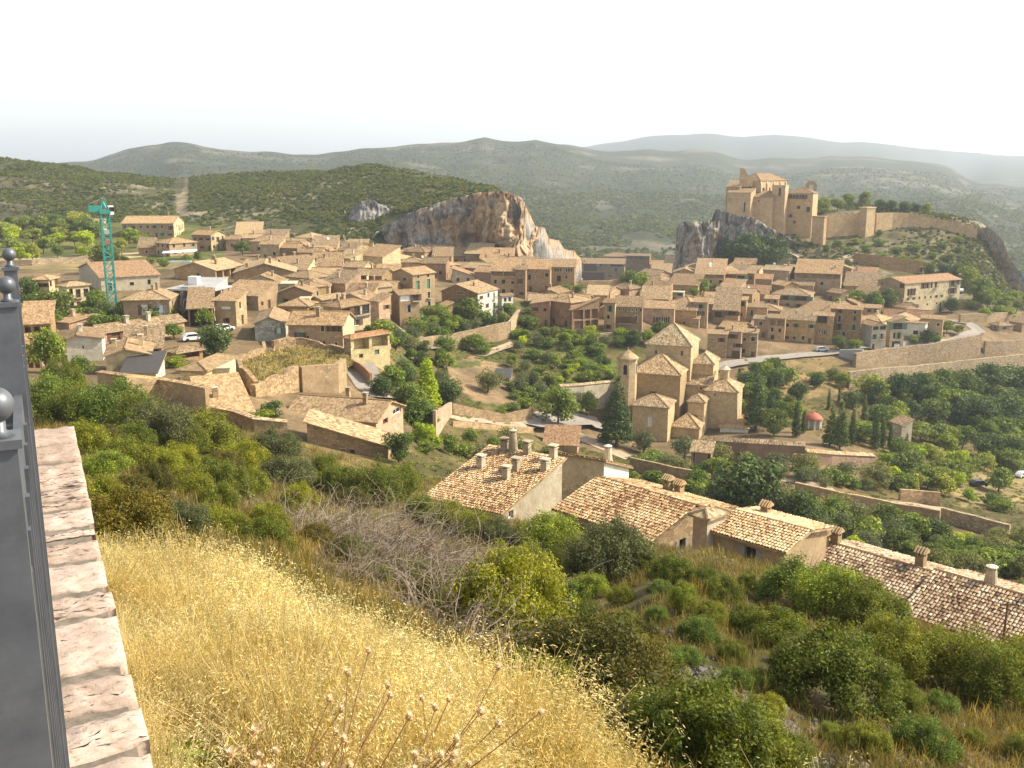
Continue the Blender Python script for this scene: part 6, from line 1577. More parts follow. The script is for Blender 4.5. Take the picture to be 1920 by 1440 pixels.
# ------------------------------------------------------------------ castle church and its walls
def castle():
    Y0 = 452.0; Zg = tpy(442) * Y0
    g = Vector((apx(1450, 442) * Y0, Y0, Zg))
    e = empty('castle_church', g, 0, 'fortified hilltop church with square tower and arcaded wing on the crag', 'castle')
    TH = math.radians(27)
    def cb(part, L, C, R, E, dY, roof, dep=None, slope=.5, hl=(), hr=(), tile='tan', zb=0.0, rise=None, base=-9.0, ov=.3, th=None):
        t_ = TH if th is None else math.radians(th)
        Y = Y0 + dY; x = apx(C, E) * Y; z = tpy(E) * Y
        aL = apx(L, E); W_ = (x - aL * Y) / (math.cos(t_) + aL * math.sin(t_))
        D = dep
        if dep is None:
            aR = apx(R, E); D = (aR * Y - x) / max(math.sin(t_) - aR * math.cos(t_), .05)
        q = bpy.data.objects.new(part, None); link(q, e)
        q.location = (x - g.x, Y - g.y, 0); q.rotation_euler = (0, 0, -t_)
        H = z - Zg
        block(q, W_, D, H, roof, slope, 'castle', tile, [f(W_, H) for f in hl], [f(D, H) for f in hr], ov, base=base, rise=rise)
        return q, W_, D, H
    q, W_, D, H = cb('arcade_wing', 1474, 1525, 0, 362, 0, 'H', 12, .42,
       hl=[(lambda W, H, i=i: (W * (.03 + i * .115), W * (.03 + i * .115) + W * .07, H * .86, H * .96, 'glass')) for i in range(7)] + [lambda W, H: (W * .42, W * .56, H * .62, H * .7, 'sill'), lambda W, H: (W * .78, W * .92, H * .56, H * .68, 'glass'), lambda W, H: (W * .16, W * .26, H * .42, H * .5, 'glass'), lambda W, H: (W * .34, W * .4, H * .28, H * .34, 'glass')])
    cb('square_tower', 1448, 1473, 0, 348, -1.5, 'F', 7, hl=[lambda W, H: (W * .5, W * .68, H * .8, H * .95, 'glass'), lambda W, H: (W * .25, W * .3, H * .05, H * .08, 'glass')], tile='old')
    cb('lower_facade', 1364, 1408, 0, 361, -3, 'S', 9, .2, hl=[lambda W, H: (W * .72, W * .8, H * .55, H * .78, 'sill')], tile='tan')
    cb('middle_block', 1407, 1448, 0, 369, -2, 'S', 8, .3, hl=[lambda W, H: (W * .36, W * .42, H * .86, H * .92, 'glass'), lambda W, H: (W * .08, W * .13, H * .6, H * .67, 'glass')], tile='tan')
    q, W_, D, H = cb('upper_nave', 1384, 1426, 1481, 338, 6, 'H', 25, .55, hl=[lambda W, H: (W * .48, W * .6, H * .8, H * .9, 'glass')], hr=[lambda D, H: (D * .1, D * .15, H * .72, H * .86, 'glass'), lambda D, H: (D * .34, D * .39, H * .72, H * .86, 'glass'), lambda D, H: (D * .6, D * .65, H * .72, H * .86, 'glass')], th=42)
    for f in (.02, .25, .5, .75, .97):
        mb = MB(); y = D * f
        mb.prism([(0, y - .45, -9), (1.6, y - .45, -9), (1.6, y + .45, -9), (0, y + .45, -9)], [(0, y - .45, H - .6), (.5, y - .45, H - 1.6), (.5, y + .45, H - 1.6), (0, y + .45, H - .6)]); mb.build('buttress', [M_WALL['cream']], q)
    # broken bell gable
    Y = Y0 + 7; x0 = apx(1388, 330) * Y; x1 = apx(1412, 330) * Y
    q = bpy.data.objects.new('bell_gable', None); link(q, e); q.location = (x0 - g.x, Y - g.y, 0)
    mb = MB(); w = x1 - x0; zz = lambda r: tpy(r) * Y - Zg
    ring = [(0, zz(350)), (w, zz(350)), (w, zz(334)), (w * .75, zz(331)), (w * .6, zz(328)), (w * .42, zz(322)), (w * .34, zz(316)), (0.02, zz(315))]
    mb.prism([(a, 1.2, b) for a, b in ring][::-1], [(a, 0, b) for a, b in ring][::-1]); mb.build('wall', [M_WALL['castle']], q)
    cb('left_wing', 1362, 1388, 0, 350, 5, 'S', 8, .35, tile='tan')
    # walls and towers
    def tower(label, L, C, R, E, B, Y):
        p = Vector((apx(C, E) * Y, Y, tpy(B) * Y)); th = math.radians(50)
        aL, aR = apx(L, E), apx(R, E)
        W_ = (p.x - aL * Y) / (math.cos(th) + aL * math.sin(th)); D = (aR * Y - p.x) / (math.sin(th) - aR * math.cos(th))
        H = tpy(E) * Y - p.z
        o = empty('castle_tower', p, -th, label, 'tower', 'towers of the castle wall')
        mb = MB(); mb.box(-W_, 0, 0, D, -4, H); mb.build('shaft', [M_WALL['castle']], o)
        mb = MB(); mb.box(-W_ - .25, .25, -.25, D + .25, H, H + .5); mb.build('parapet', [M_WALL['castle']], o)
    tower('square wall tower with a sunlit corner nearest the castle church', 1523, 1546, 1551, 408, 472, 440)
    tower('square wall tower midway along the castle wall', 1612, 1626, 1642, 391, 445, 452)
    wall_run('crenellated castle wall between the two towers', [(1551, 440, 404), (1580, 439, 402), (1612, 440, 402)], 1.2, M_WALL['castle'], cat='castle wall', Ys=[456, 458, 460], merlon=(2.2, .9, (0, 1)))
    wall_run('long castle wall running down from the second tower to the cliff edge', [(1642, 432, 400), (1672, 427, 399), (1703, 425, 400), (1742, 426, 408), (1785, 437, 416), (1830, 455, 427)], 1.2, M_WALL['castle'], cat='castle wall', Ys=[458, 462, 464, 463, 460, 456], merlon=(2.2, .9, (2, 3, 4)))
    y = 505.0; p = Vector((apx(1521, 350) * y, y, tpy(356) * y))
    r_ = empty('ruined_arch', p, -.3, 'small ruined arch standing on the hill behind the castle', 'ruin')
    mb = MB(); ww, hh = 2.7, 4.4
    mb.box(-ww, -1.0, 0, 1.2, -2, hh * .6); mb.box(1.0, ww, 0, 1.2, -2, hh * .6)
    mb.prism([(-ww, 0, hh * .6), (ww, 0, hh * .6), (ww, 1.2, hh * .6), (-ww, 1.2, hh * .6)], [(-ww * .5, 0, hh), (ww * .5, 0, hh), (ww * .5, 1.2, hh), (-ww * .5, 1.2, hh)]); mb.build('wall', [M_WALL['castle']], r_)
castle()

# ------------------------------------------------------------------ cemetery pieces
def dome_shrine():
    g = ground(1524, 802, 170); e = empty('shrine', g, -.5, 'small shrine with a red dome among the cypresses', 'shrine')
    s = g.y / FPX
    r = 17 * s; h = 17 * s
    mb = MB()
    for i in range(8):
        a = math.pi / 8 + i * math.pi / 4
        mb.box(r * .86 * math.cos(a) - .14, r * .86 * math.cos(a) + .14, r * .86 * math.sin(a) - .14, r * .86 * math.sin(a) + .14, -1, h)
    mb.build('pillar_ring', [M_WHITEP], e)['kind'] = 'stuff'
    mb = MB(); mb.ring_solid(0, 0, [(r * .78, -1), (r * .78, h)], 8, 0, math.pi / 8); mb.build('wall', [M_WALL['pale']], e)
    mb = MB(); mb.ring_solid(0, 0, [(r * 1.15, h), (r * 1.15, h + .18)], 8, 0, math.pi / 8); mb.build('cornice', [M_WALL['pink']], e)
    mb = MB(); mb.ring_solid(0, 0, [(r * 1.1, h + .18), (r * .98, h + .5), (r * .8, h + .95), (r * .5, h + 1.35), (r * .15, h + 1.55), (.06, h + 1.9)], 16)
    mb.build('dome', [flat_mat('dome_red', (0.42, 0.12, 0.07), .7)], e, True)
dome_shrine()
house('tall narrow hut with a lean-to roof at the end of the cemetery', 1669, 1688, 1711, 796, 834, 'S', 'pale', 'old', wl=(0, 0), wr=(1, 1), rel=50, ch=0, name='hut', cat='hut', group=None, ymin=150)
house('small gate hut with two dark slots in front of the church wall', 1297, 1332, 1336, 848, 882, 'S', 'rose', 'mix', hl=lambda W, H: [(W * .08, W * .17, H * .1, H * .92, 'glass'), (W * .84, W * .93, H * .1, H * .92, 'glass')], ch=0, depth=3.5, name='hut', cat='hut', group=None, ymin=140)
house('low shed with a reddish lean-to roof below the church square', 1020, 1082, 1086, 834, 852, 'S', 'tan', 'red', ch=0, wl=(2, 1), name='shed', cat='shed', group=None, ymin=120)
house('low greenhouse-like shelter with a grey roof in the ploughed field', 928, 955, 958, 708, 716, 'S', 'grey', 'slate', wl=(0, 0), ch=0, name='shelter', cat='shelter', group=None, ymin=170)
house('white-roofed lean-to beside the church wall', 1350, 1402, 1406, 806, 812, 'S', 'white', 'pale', wl=(0, 0), ch=0, name='lean_to', cat='shed', group=None, ymin=170, slope=.2, depth=6)
house('low stone hut with a dark doorway beyond the last houses', 1856, 1872, 1900, 610, 622, 'H', 'stone', 'old', wl=(1, 1), wr=(1, 1), rel=45, ch=0, name='hut', cat='hut', group=None, ymin=300)
house('stone barn at the edge of the terraces beyond the last houses', 1892, 1915, 1940, 605, 624, 'S', 'stone', 'old', wl=(0, 0), ch=0, name='barn', cat='barn', group=None, ymin=300, rel=40)
house('long farm shed with a pinkish roof in the fields above the crane', 145, 188, 200, 428, 440, 'S', 'cream', 'pale', wl=(2, 1), ch=0, name='farm_shed', cat='shed', group=None, ymin=330)
house('low terrace house with balustrade below the yellow houses', 98, 130, 182, 604, 618, 'S', 'pink', 'tan', wl=(1, 1), wr=(4, 1), rel=50, ch=1, slope=.1)
house('dark pergola-fronted house beside the railing', 40, 98, 104, 604, 640, 'S', 'brown', 'tan', gl=(3, .1, .8, .4, .5, 2.0), wl=(0, 0), ch=0)
house('cream house with two narrow windows hidden behind the tall tree', 45, 80, 84, 655, 690, 'S', 'tan', 'tan', wl=(2, 1), drop=0, ch=0, ymin=85)

# ------------------------------------------------------------------ concrete frame under construction
def frame_building():
    p, th, W_, D, H = frame(312, 402, 432, 545, 600, rel=28)
    e = empty('concrete_frame', p, -th, 'unfinished grey concrete building of open floors and columns', 'building')
    for k in range(4):
        z = H * k / 3
        mb = MB(); mb.box(-W_ - .3, .3, -.3, D + .3, z - .18, z + .18); mb.build('floor_slab', [M_CONC], e)
    for i in range(4):
        for y in (.2, D * .5, D - .2):
            mb = MB(); x = -W_ * i / 3 + (.2 if i == 3 else -.2); mb.box(x - .18, x + .18, y - .18, y + .18, -2, H); mb.build('column', [M_CONC], e)
    mb = MB(); mb.box(-W_ + .6, -.6, D * .72, D * .75, -2, H - .2); mb.build('back_wall', [M_WALL['red']], e)
    mb = MB(); mb.prism([(-W_ * .7, .5, H + .18), (-.1, .5, H + .18), (-.1, D * .9, H + .18), (-W_ * .7, D * .9, H + .18)], [(-W_ * .7, .5, H + .6), (-.1, .5, H + .6), (-.1, D * .9, H + 2.0), (-W_ * .7, D * .9, H + 2.0)]); mb.build('roof_slab', [M_CONC], e)
    mb = MB(); mb.box(-W_ * .62, -W_ * .42, D * .25, D * .45, H + .3, H + 2.6); mb.build('stair_head', [M_WHITEP], e)
frame_building()

# ------------------------------------------------------------------ tower crane
def crane():
    M_T = flat_mat('crane_teal', (0.03, 0.26, 0.21), .5, 0, .4, .12)
    g = ground(212, 588, 150); s = g.y / FPX
    e = empty('tower_crane', g, .5, 'teal tower crane rising over the village houses', 'crane')
    H = tpy(400) * g.y - g.z; w = .85
    mast = MB()
    for sx in (-1, 1):
        for sy in (-1, 1): mast.box(sx * w - .12, sx * w + .12, sy * w - .12, sy * w + .12, 0, H)
    mast.build('mast_leg_frame', [M_T], e)['kind'] = 'stuff'
    br = MB(); n = int(H / 1.5); dz = H / n
    for k in range(n):
        z = k * dz
        for a, b in (((-w, -w), (w, -w)), ((w, -w), (w, w)), ((w, w), (-w, w)), ((-w, w), (-w, -w))):
            q = (a, b) if k % 2 else (b, a)
            br.tube([(*q[0], z), (*q[1], z + dz)], [.08, .08], 4); br.tube([(*a, z), (*b, z)], [.07, .07], 4)
    br.build('lattice', [M_T], e)['kind'] = 'stuff'
    mb = MB(); mb.box(-1.1, 1.1, -1.1, 1.1, H, H + .7); mb.build('slewing_ring', [M_T], e)
    mb = MB(); mb.box(-3.1, -.7, -.8, .8, H + .35, H + 1.6); mb.build('counterweight', [M_T], e)
    mb = MB(); mb.box(.75, 1.8, -.9, .5, H - .3, H + 1.6, 0); mb.box(.85, 1.84, -.94, .2, H + .4, H + 1.3, 1); mb.build('cab', [M_WHITEP, M_GLASS], e)
    top = tpy(370) * g.y - g.z
    mb = MB()
    for sx in (-1, 1):
        for sy in (-1, 1): mb.tube([(sx * w, sy * w, H + .7), (0, 0, top)], [.09, .05], 5)
    mb.build('tower_head', [M_T], e)
    mb = MB(); mb.tube([(0, 0, top - .1), (-3.1, 0, H + 1.9)], [.05, .05], 5); mb.build('tie_bar', [M_CONC], e)
    mb = MB(); L_ = 24                                  # jib runs away along the line of sight
    d = Vector((g.x, g.y, 0)).normalized(); c, s_ = math.cos(-.5), math.sin(-.5)
    d = Vector((d.x * c - d.y * s_, d.x * s_ + d.y * c, 0)); q = Vector((-d.y, d.x, 0))
    for sgn in (-1, 1): mb.tube([tuple(d * .8 + q * .45 * sgn + Vector((0, 0, H + .9))), tuple(d * L_ + q * .45 * sgn + Vector((0, 0, H + .9)))], [.06, .06], 4)
    mb.tube([tuple(d * .8 + Vector((0, 0, H + 1.8))), tuple(d * L_ + Vector((0, 0, H + 1.8)))], [.06, .06], 4)
    for k in range(20):
        t0 = .8 + (L_ - .8) * k / 20; t1 = .8 + (L_ - .8) * (k + .5) / 20
        for sgn in (-1, 1): mb.tube([tuple(d * t0 + q * .45 * sgn + Vector((0, 0, H + .9))), tuple(d * t1 + Vector((0, 0, H + 1.8)))], [.035, .035], 3)
    mb.build('jib', [M_T], e)
    pl = MB()
    for i, (z0, z1) in enumerate(((H * .70, H * .75), (H * .80, H * .86))):
        pl = MB(); pl.box(-.5, .5, -w - .16, -w - .1, z0, z0 + .9); pl.build('sign_plate', [flat_mat('plate_red', (.30, .13, .08)) if i == 0 else M_CONC], e)
crane()

# ------------------------------------------------------------------ cars
M_TYRE = flat_mat('tyre', (.02, .02, .02), .9)
def car(label, px, py, rz, c, ymin=105, scale=1.0):
    g = ground(px, py, ymin)
    m = MATS.get('car_' + c[0]) or flat_mat('car_' + c[0], c[1], .35, 0, .5, .03)
    e = empty('parked_car', (g.x, g.y, g.z + .1), rz, label, 'car', 'parked cars'); e.scale = (scale,) * 3
    prof = [(-2.05, .35), (2.05, .35), (2.1, .75), (1.2, .92), (.55, 1.42), (-1.2, 1.45), (-1.95, .98), (-2.1, .7)]
    mb = MB(); mb.prism([(x, -.82, z) for x, z in prof][::-1], [(x, .82, z) for x, z in prof][::-1]); mb.build('body', [m], e)
    for sy in (-1, 1):
        mb = MB(); q = [(1.0, .95), (.48, 1.34), (-1.1, 1.37), (-1.6, .98)]
        mb.prism([(x, sy * .825, z) for x, z in q], [(x, sy * .835, z) for x, z in q]); mb.build('side_window', [M_GLASS], e)
    mb = MB(); mb.prism([(1.16, -.7, .96), (1.16, .7, .96), (.64, .66, 1.38), (.64, -.66, 1.38)], [(1.18, -.7, .98), (1.18, .7, .98), (.66, .66, 1.40), (.66, -.66, 1.40)]); mb.build('windscreen', [M_GLASS], e)
    for sx in (-1.3, 1.3):
        for sy in (-1, 1):
            mb = MB(); mb.tube([(sx, sy * .70, .33), (sx, sy * .88, .33)], [.33, .33], 12); mb.build('wheel', [M_TYRE], e)
WH, BK, SV = ('white', (.75, .75, .74)), ('black', (.03, .03, .035)), ('silver', (.45, .46, .47))
car('white car parked behind the dark round tree in the upper village', 363, 640, .6, WH)
car('white car half hidden by the dark round tree beside the carport', 420, 622, .9, WH)
car('black car parked below the square hipped house', 300, 612, .3, BK)
car('silver car in front of the yellow two-storey house', 119, 590, .2, SV)
car('white van parked beyond the long four-storey building', 1802, 548, 1.2, WH, 300)
car('dark car under the tree on the valley parking ground', 1835, 912, .2, BK, 120)
car('white car at the edge of the valley parking ground', 1918, 895, .5, WH, 120)
car('white car parked inside the garage bay', 1681, 652, 1.2, WH, 250)
car('silver car on the upper road', 1540, 659, .2, SV, 200)

# pool, awning and field oddments
def pool():
    g = ground(330, 492, 250); e = empty('swimming_pool', g, .3, 'small blue swimming pool behind the hedge', 'pool')
    mb = MB(); mb.box(-5, 5, -3, 3, -1, .35); mb.build('rim', [M_WALL['pale']], e)
    mb = MB(); mb.box(-4.6, 4.6, -2.6, 2.6, .3, .4); mb.build('water', [flat_mat('pool_water', (.08, .33, .42), .15)], e)
    g = ground(335, 486, 250); e = empty('awning', g, .25, 'white flat awning over the terrace by the pool', 'awning')
    mb = MB(); mb.prism([(-5, -2, 2.2), (6, -2, 2.5), (6, 3, 3.0), (-5, 3, 2.4)], [(-5, -2, 2.3), (6, -2, 2.6), (6, 3, 3.1), (-5, 3, 2.5)]); mb.build('canopy', [M_WHITEP], e)
    for x, y in ((-4.5, -1.6), (5.5, -1.6), (5.5, 2.6), (-4.5, 2.6)):
        mb = MB(); mb.tube([(x, y, -.5), (x, y, 2.45)], [.06, .06], 6); mb.build('post', [M_WHITEP], e)
pool()
# ------------------------------------------------------------------ trees and bushes, cluster by cluster
GT = 'trees and bushes of the valley and village'
planting('among the houses near the railing', GT, [('round', 88, 700, 82, .8), ('round', 150, 712, 48), ('dark', 68, 600, 48), ('dark', 104, 606, 62), ('dark', 60, 566, 46), ('round', 182, 592, 46), ('round', 240, 588, 34), ('dark', 196, 600, 34)], 85)
planting('behind the old barn and carport', GT, [('dark', 402, 672, 64, .95), ('round', 384, 612, 36), ('bush', 325, 690, 26), ('round', 285, 612, 28), ('round', 318, 612, 26), ('bush', 345, 700, 22)])
planting('in the courtyard beside the long plain house', GT, [('dark', 508, 790, 40), ('bush', 492, 796, 28)], 90)
planting('in the fields above the crane', 'trees in the plateau fields', [('orchard', 12, 446, 28), ('orchard', 44, 430, 26), ('orchard', 62, 455, 28), ('orchard', 28, 480, 34), ('orchard', 82, 476, 34), ('orchard', 112, 450, 26), ('orchard', 140, 462, 30), ('orchard', 168, 446, 34), ('orchard', 152, 480, 24), ('orchard', 186, 484, 24), ('dark', 196, 512, 56, .7), ('limebush', 244, 456, 30), ('bush', 264, 456, 20), ('bush', 292, 472, 14), ('round', 20, 425, 18), ('round', 130, 430, 20), ('dark', 215, 492, 22), ('dark', 235, 498, 18)], 260)
planting('along the hedge by the pool', GT, [('bush', 262, 500, 14), ('bush', 282, 496, 14), ('bush', 306, 500, 16), ('round', 350, 492, 16), ('round', 372, 490, 18), ('round', 455, 478, 24), ('round', 475, 470, 20)], 250)
planting('in the gardens under the tower-like house', GT, [('round', 722, 660, 58), ('round', 703, 668, 42), ('dark', 742, 655, 36), ('olive', 772, 640, 28), ('dark', 788, 622, 30), ('olive', 812, 630, 26), ('bush', 806, 598, 18), ('round', 838, 622, 36), ('dark', 880, 608, 46), ('round', 858, 624, 34), ('olive', 870, 626, 28), ('olive', 892, 620, 24), ('dark', 912, 612, 24), ('conifer', 926, 616, 34, 1.1), ('round', 952, 596, 28), ('round', 944, 606, 22), ('round', 893, 658, 32), ('bush', 906, 664, 22)], 150)
planting('above the lane beside the lime green tree', GT, [('round', 735, 735, 52), ('dark', 716, 748, 42), ('lime', 802, 776, 104, 1.1), ('dark', 838, 762, 52), ('round', 768, 770, 58), ('round', 790, 806, 66), ('limebush', 792, 834, 46), ('round', 765, 712, 34), ('dark', 790, 690, 30), ('round', 838, 695, 36), ('olive', 758, 700, 28)], 100)
planting('on the upper garden terraces', GT, [('bush', 985, 610, 20), ('round', 1002, 620, 24), ('bush', 1020, 628, 18), ('olive', 1040, 632, 20), ('bush', 1066, 634, 18), ('round', 985, 640, 24), ('olive', 1008, 648, 22), ('bush', 1032, 652, 20), ('round', 1058, 648, 24), ('bush', 1084, 650, 18), ('round', 1110, 655, 26), ('olive', 1135, 650, 22), ('bush', 1160, 648, 18), ('dark', 1188, 650, 30), ('round', 1215, 648, 32), ('bush', 990, 590, 14), ('bush', 1015, 598, 14), ('olive', 970, 660, 22)], 190)
planting('on the lower garden terraces', GT, [('round', 960, 690, 26), ('olive', 985, 700, 26), ('bush', 1012, 700, 18), ('round', 1040, 690, 26), ('bush', 1068, 690, 18), ('limebush', 1085, 694, 24), ('round', 1130, 690, 28), ('olive', 1000, 722, 28), ('bush', 1030, 720, 18), ('round', 1060, 716, 24), ('bush', 1092, 716, 18), ('round', 1120, 720, 24), ('bush', 1146, 712, 16), ('olive', 975, 738, 30), ('dark', 1010, 745, 24), ('bush', 1045, 735, 18), ('limebush', 1072, 700, 20), ('bush', 985, 765, 22), ('bush', 960, 772, 18), ('bush', 940, 778, 16)], 180)
planting('round the shelter in the ploughed field', GT, [('olive', 915, 736, 44), ('olive', 935, 722, 24), ('bush', 955, 730, 18), ('bush', 965, 748, 16)], 170)
planting('on the church square', GT, [('round', 1046, 802, 78, 1.05), ('round', 1100, 780, 46, .8), ('olive', 955, 842, 44), ('bush', 985, 850, 22), ('bush', 1030, 852, 20), ('round', 925, 845, 30)], 150)
planting('in the rough ground above the lower roofs', GT, [('bush', 868, 856, 26), ('round', 842, 852, 40), ('olive', 900, 866, 32), ('bush', 985, 878, 22), ('limebush', 1005, 890, 24), ('bush', 1052, 892, 24), ('round', 880, 835, 30), ('dark', 748, 868, 62, .8), ('bush', 800, 850, 26), ('limebush', 815, 842, 30), ('bush', 930, 870, 24), ('round', 1080, 885, 26), ('bush', 1110, 880, 22), ('olive', 1140, 895, 28), ('bush', 1180, 905, 24)], 92, 190)
planting('standing before the church front', GT, [('conifer', 1156, 838, 138, 1.15), ('cypress', 1143, 742, 44)], 160)
planting('in a row along the cemetery wall', 'olive trees along the cemetery wall', [('olive', 1207, 848, 42), ('olive', 1283, 862, 46), ('olive', 1258, 888, 34), ('olive', 1347, 874, 46), ('olive', 1402, 884, 38), ('olive', 1456, 892, 46), ('olive', 1512, 896, 50), ('olive', 1576, 908, 46), ('olive', 1642, 914, 50)], 130)
planting('inside the cemetery', 'cypresses and conifers of the cemetery', [('conifer', 1416, 806, 116, 1.0), ('conifer', 1443, 792, 78, .9), ('dark', 1451, 818, 54, .8), ('cypress', 1492, 820, 72, 1.1), ('cypress', 1506, 812, 46, 1.1), ('conifer', 1556, 838, 82, .9), ('conifer', 1574, 842, 94, .9), ('cypress', 1597, 832, 66, 1.0), ('cypress', 1619, 802, 62), ('cypress', 1640, 842, 84, 1.0), ('cypress', 1653, 838, 60), ('cypress', 1668, 842, 52), ('round', 1465, 790, 40), ('round', 1660, 800, 34)], 160)
planting('on the dry slope behind the church', GT, [('cypress', 1385, 732, 44), ('bush', 1400, 745, 26), ('dark', 1420, 708, 30), ('dark', 1452, 706, 34), ('bush', 1530, 718, 22), ('dark', 1530, 728, 26), ('round', 1580, 728, 30), ('olive', 1562, 712, 24), ('bush', 1378, 770, 26), ('bush', 1500, 740, 14), ('bush', 1475, 760, 18)], 190)
planting('in the thicket below the valley road', GT, [('dark', 1405, 972, 118, 1.0), ('dark', 1352, 962, 62), ('olive', 1460, 982, 72), ('dark', 1502, 988, 70), ('round', 1560, 990, 60), ('olive', 1612, 998, 60), ('dark', 1660, 1008, 62), ('round', 1715, 1018, 58), ('round', 1252, 936, 46), ('round', 1292, 946, 46), ('olive', 1545, 1010, 44), ('limebush', 1600, 1036, 38), ('limebush', 1642, 1012, 34), ('limebush', 1802, 1030, 38), ('olive', 1752, 1082, 54), ('olive', 1822, 1096, 62), ('olive', 1884, 1066, 62), ('round', 1215, 915, 34), ('dark', 1770, 1030, 40), ('olive', 1915, 1030, 50), ('round', 1700, 1045, 34), ('olive', 1860, 1030, 44)], 88)
planting('in the orchard under the retaining walls', 'trees of the dark orchard', [('dark', 1640, 758, 46), ('dark', 1682, 752, 50), ('dark', 1722, 764, 62), ('dark', 1764, 754, 60), ('dark', 1804, 748, 56), ('dark', 1848, 742, 58), ('dark', 1893, 748, 62), ('dark', 1918, 742, 52), ('dark', 1702, 792, 44), ('dark', 1752, 802, 54), ('dark', 1794, 794, 56), ('dark', 1834, 804, 62), ('dark', 1884, 804, 66), ('dark', 1664, 782, 38), ('round', 1804, 844, 48), ('dark', 1852, 864, 54), ('dark', 1902, 874, 58), ('round', 1772, 852, 42), ('limebush', 1740, 778, 34, .7), ('orchard', 1726, 828, 40), ('round', 1700, 872, 46), ('orchard', 1746, 874, 46), ('orchard', 1762, 898, 42), ('dark', 1692, 904, 62), ('orchard', 1800, 908, 50), ('round', 1872, 922, 50), ('orchard', 1846, 880, 36), ('orchard', 1892, 884, 32), ('conifer', 1697, 862, 52), ('bush', 1668, 905, 30), ('bush', 1860, 950, 26), ('limebush', 1815, 940, 26), ('bush', 1880, 960, 28), ('bush', 1730, 900, 24), ('bush', 1780, 870, 22)], 120)
planting('on the slope under the castle walls', 'bushes on the castle slope', [('bush', 1548, 470, 12), ('bush', 1572, 462, 13), ('bush', 1590, 476, 13), ('bush', 1604, 458, 12), ('bush', 1622, 472, 14), ('bush', 1648, 462, 14), ('bush', 1655, 490, 16), ('bush', 1682, 476, 13), ('bush', 1692, 494, 15), ('bush', 1716, 470, 13), ('bush', 1720, 498, 14), ('bush', 1748, 484, 13), ('bush', 1766, 466, 12), ('bush', 1780, 490, 14), ('bush', 1800, 474, 13), ('dark', 1648, 444, 12), ('dark', 1742, 515, 22), ('dark', 1768, 520, 26), ('dark', 1792, 522, 28), ('round', 1812, 540, 40), ('round', 1832, 565, 44), ('round', 1850, 580, 34), ('round', 1862, 565, 24), ('bush', 1880, 575, 22), ('bush', 1905, 565, 22), ('bush', 1796, 452, 10), ('limebush', 1848, 602, 26, .8)], 350)
planting('on top of the castle hill', 'trees on the castle hill', [('orchard', 1545, 402, 28), ('orchard', 1570, 396, 24), ('round', 1590, 388, 24), ('orchard', 1622, 386, 24), ('dark', 1650, 396, 20), ('dark', 1672, 396, 20), ('dark', 1694, 398, 20), ('dark', 1716, 399, 18), ('orchard', 1738, 404, 20), ('dark', 1505, 352, 14), ('round', 1560, 375, 14), ('bush', 1765, 410, 12)], 462)
planting('at the foot of the castle crag', 'ivy-dark trees under the crag', [('conifer', 1360, 498, 66, 1.3), ('dark', 1398, 506, 62), ('dark', 1420, 506, 66), ('dark', 1438, 506, 60), ('bush', 1300, 424, 12), ('bush', 1325, 422, 13), ('bush', 1285, 424, 11)], 385)
planting('between the rows of the lower town', GT, [('round', 1604, 578, 34), ('round', 1636, 584, 40), ('dark', 1663, 582, 38), ('round', 1575, 584, 26), ('dark', 1574, 656, 26), ('bush', 1604, 654, 18), ('dark', 1738, 646, 28), ('bush', 1716, 644, 16), ('dark', 1784, 586, 26), ('cypress', 1762, 586, 20), ('bush', 1756, 642, 15), ('orchard', 1775, 626, 26), ('orchard', 1796, 628, 20)], 240)
planting('between the upper and the middle row of houses', GT, [('round', 1204, 540, 30), ('round', 1180, 542, 36), ('round', 1318, 552, 28), ('bush', 1345, 548, 16), ('dark', 1262, 632, 26), ('dark', 1238, 636, 32), ('bush', 1490, 560, 18), ('bush', 1046, 560, 16), ('bush', 1020, 566, 16), ('bush', 1000, 570, 16), ('bush', 1060, 548, 16), ('bush', 1085, 548, 14), ('bush', 1140, 550, 14), ('round', 1300, 558, 18)], 220)

# plants filling the beds and belts between the ones above
def fill(where, group, poly, kinds, n, h0, h1, ymin, ymax=345.0, seed=0):
    rg = random.Random(seed); xs = [q[0] for q in poly]; ys = [q[1] for q in poly]; items = []; cnt = {}
    for k in range(n * 8):
        px, py = rg.uniform(min(xs), max(xs)), rg.uniform(min(ys), max(ys))
        if not bool(in_poly(np.array([px]), np.array([py]), poly)[0]): continue
        if 1498 < px < 1550 and 770 < py < 850: continue
        kd = rg.choice(kinds)
        if cnt.get(kd, 0) >= 20 or any(abs(px - a[1]) < 9 and abs(py - a[2]) < 6 for a in items): continue
        cnt[kd] = cnt.get(kd, 0) + 1
        items.append((kd, px, py, rg.uniform(h0, h1), rg.uniform(.85, 1.35)))
        if len(items) >= n: break
    planting(where, group, items, ymin, ymax)
fill('in the beds of the upper terraces', GT, [(970, 600), (1110, 630), (1240, 632), (1200, 662), (1060, 668), (975, 650)], ['bush', 'olive', 'round', 'limebush'], 18, 14, 24, 190, seed=1)
fill('in the beds of the lower terraces', GT, [(950, 670), (1150, 676), (1150, 770), (1080, 750), (1000, 770), (975, 760)], ['bush', 'olive', 'round', 'limebush'], 20, 15, 26, 180, seed=2)
fill('beside the ploughed field', GT, [(740, 660), (830, 640), (900, 655), (840, 690), (850, 760), (760, 790), (720, 700)], ['round', 'bush', 'dark', 'olive'], 15, 18, 34, 110, seed=3)
fill('filling the orchard belt', 'trees of the dark orchard', [(1620, 745), (1930, 725), (1930, 900), (1840, 890), (1730, 850), (1640, 790)], ['dark', 'round', 'orchard', 'bush'], 36, 30, 50, 160, seed=4)
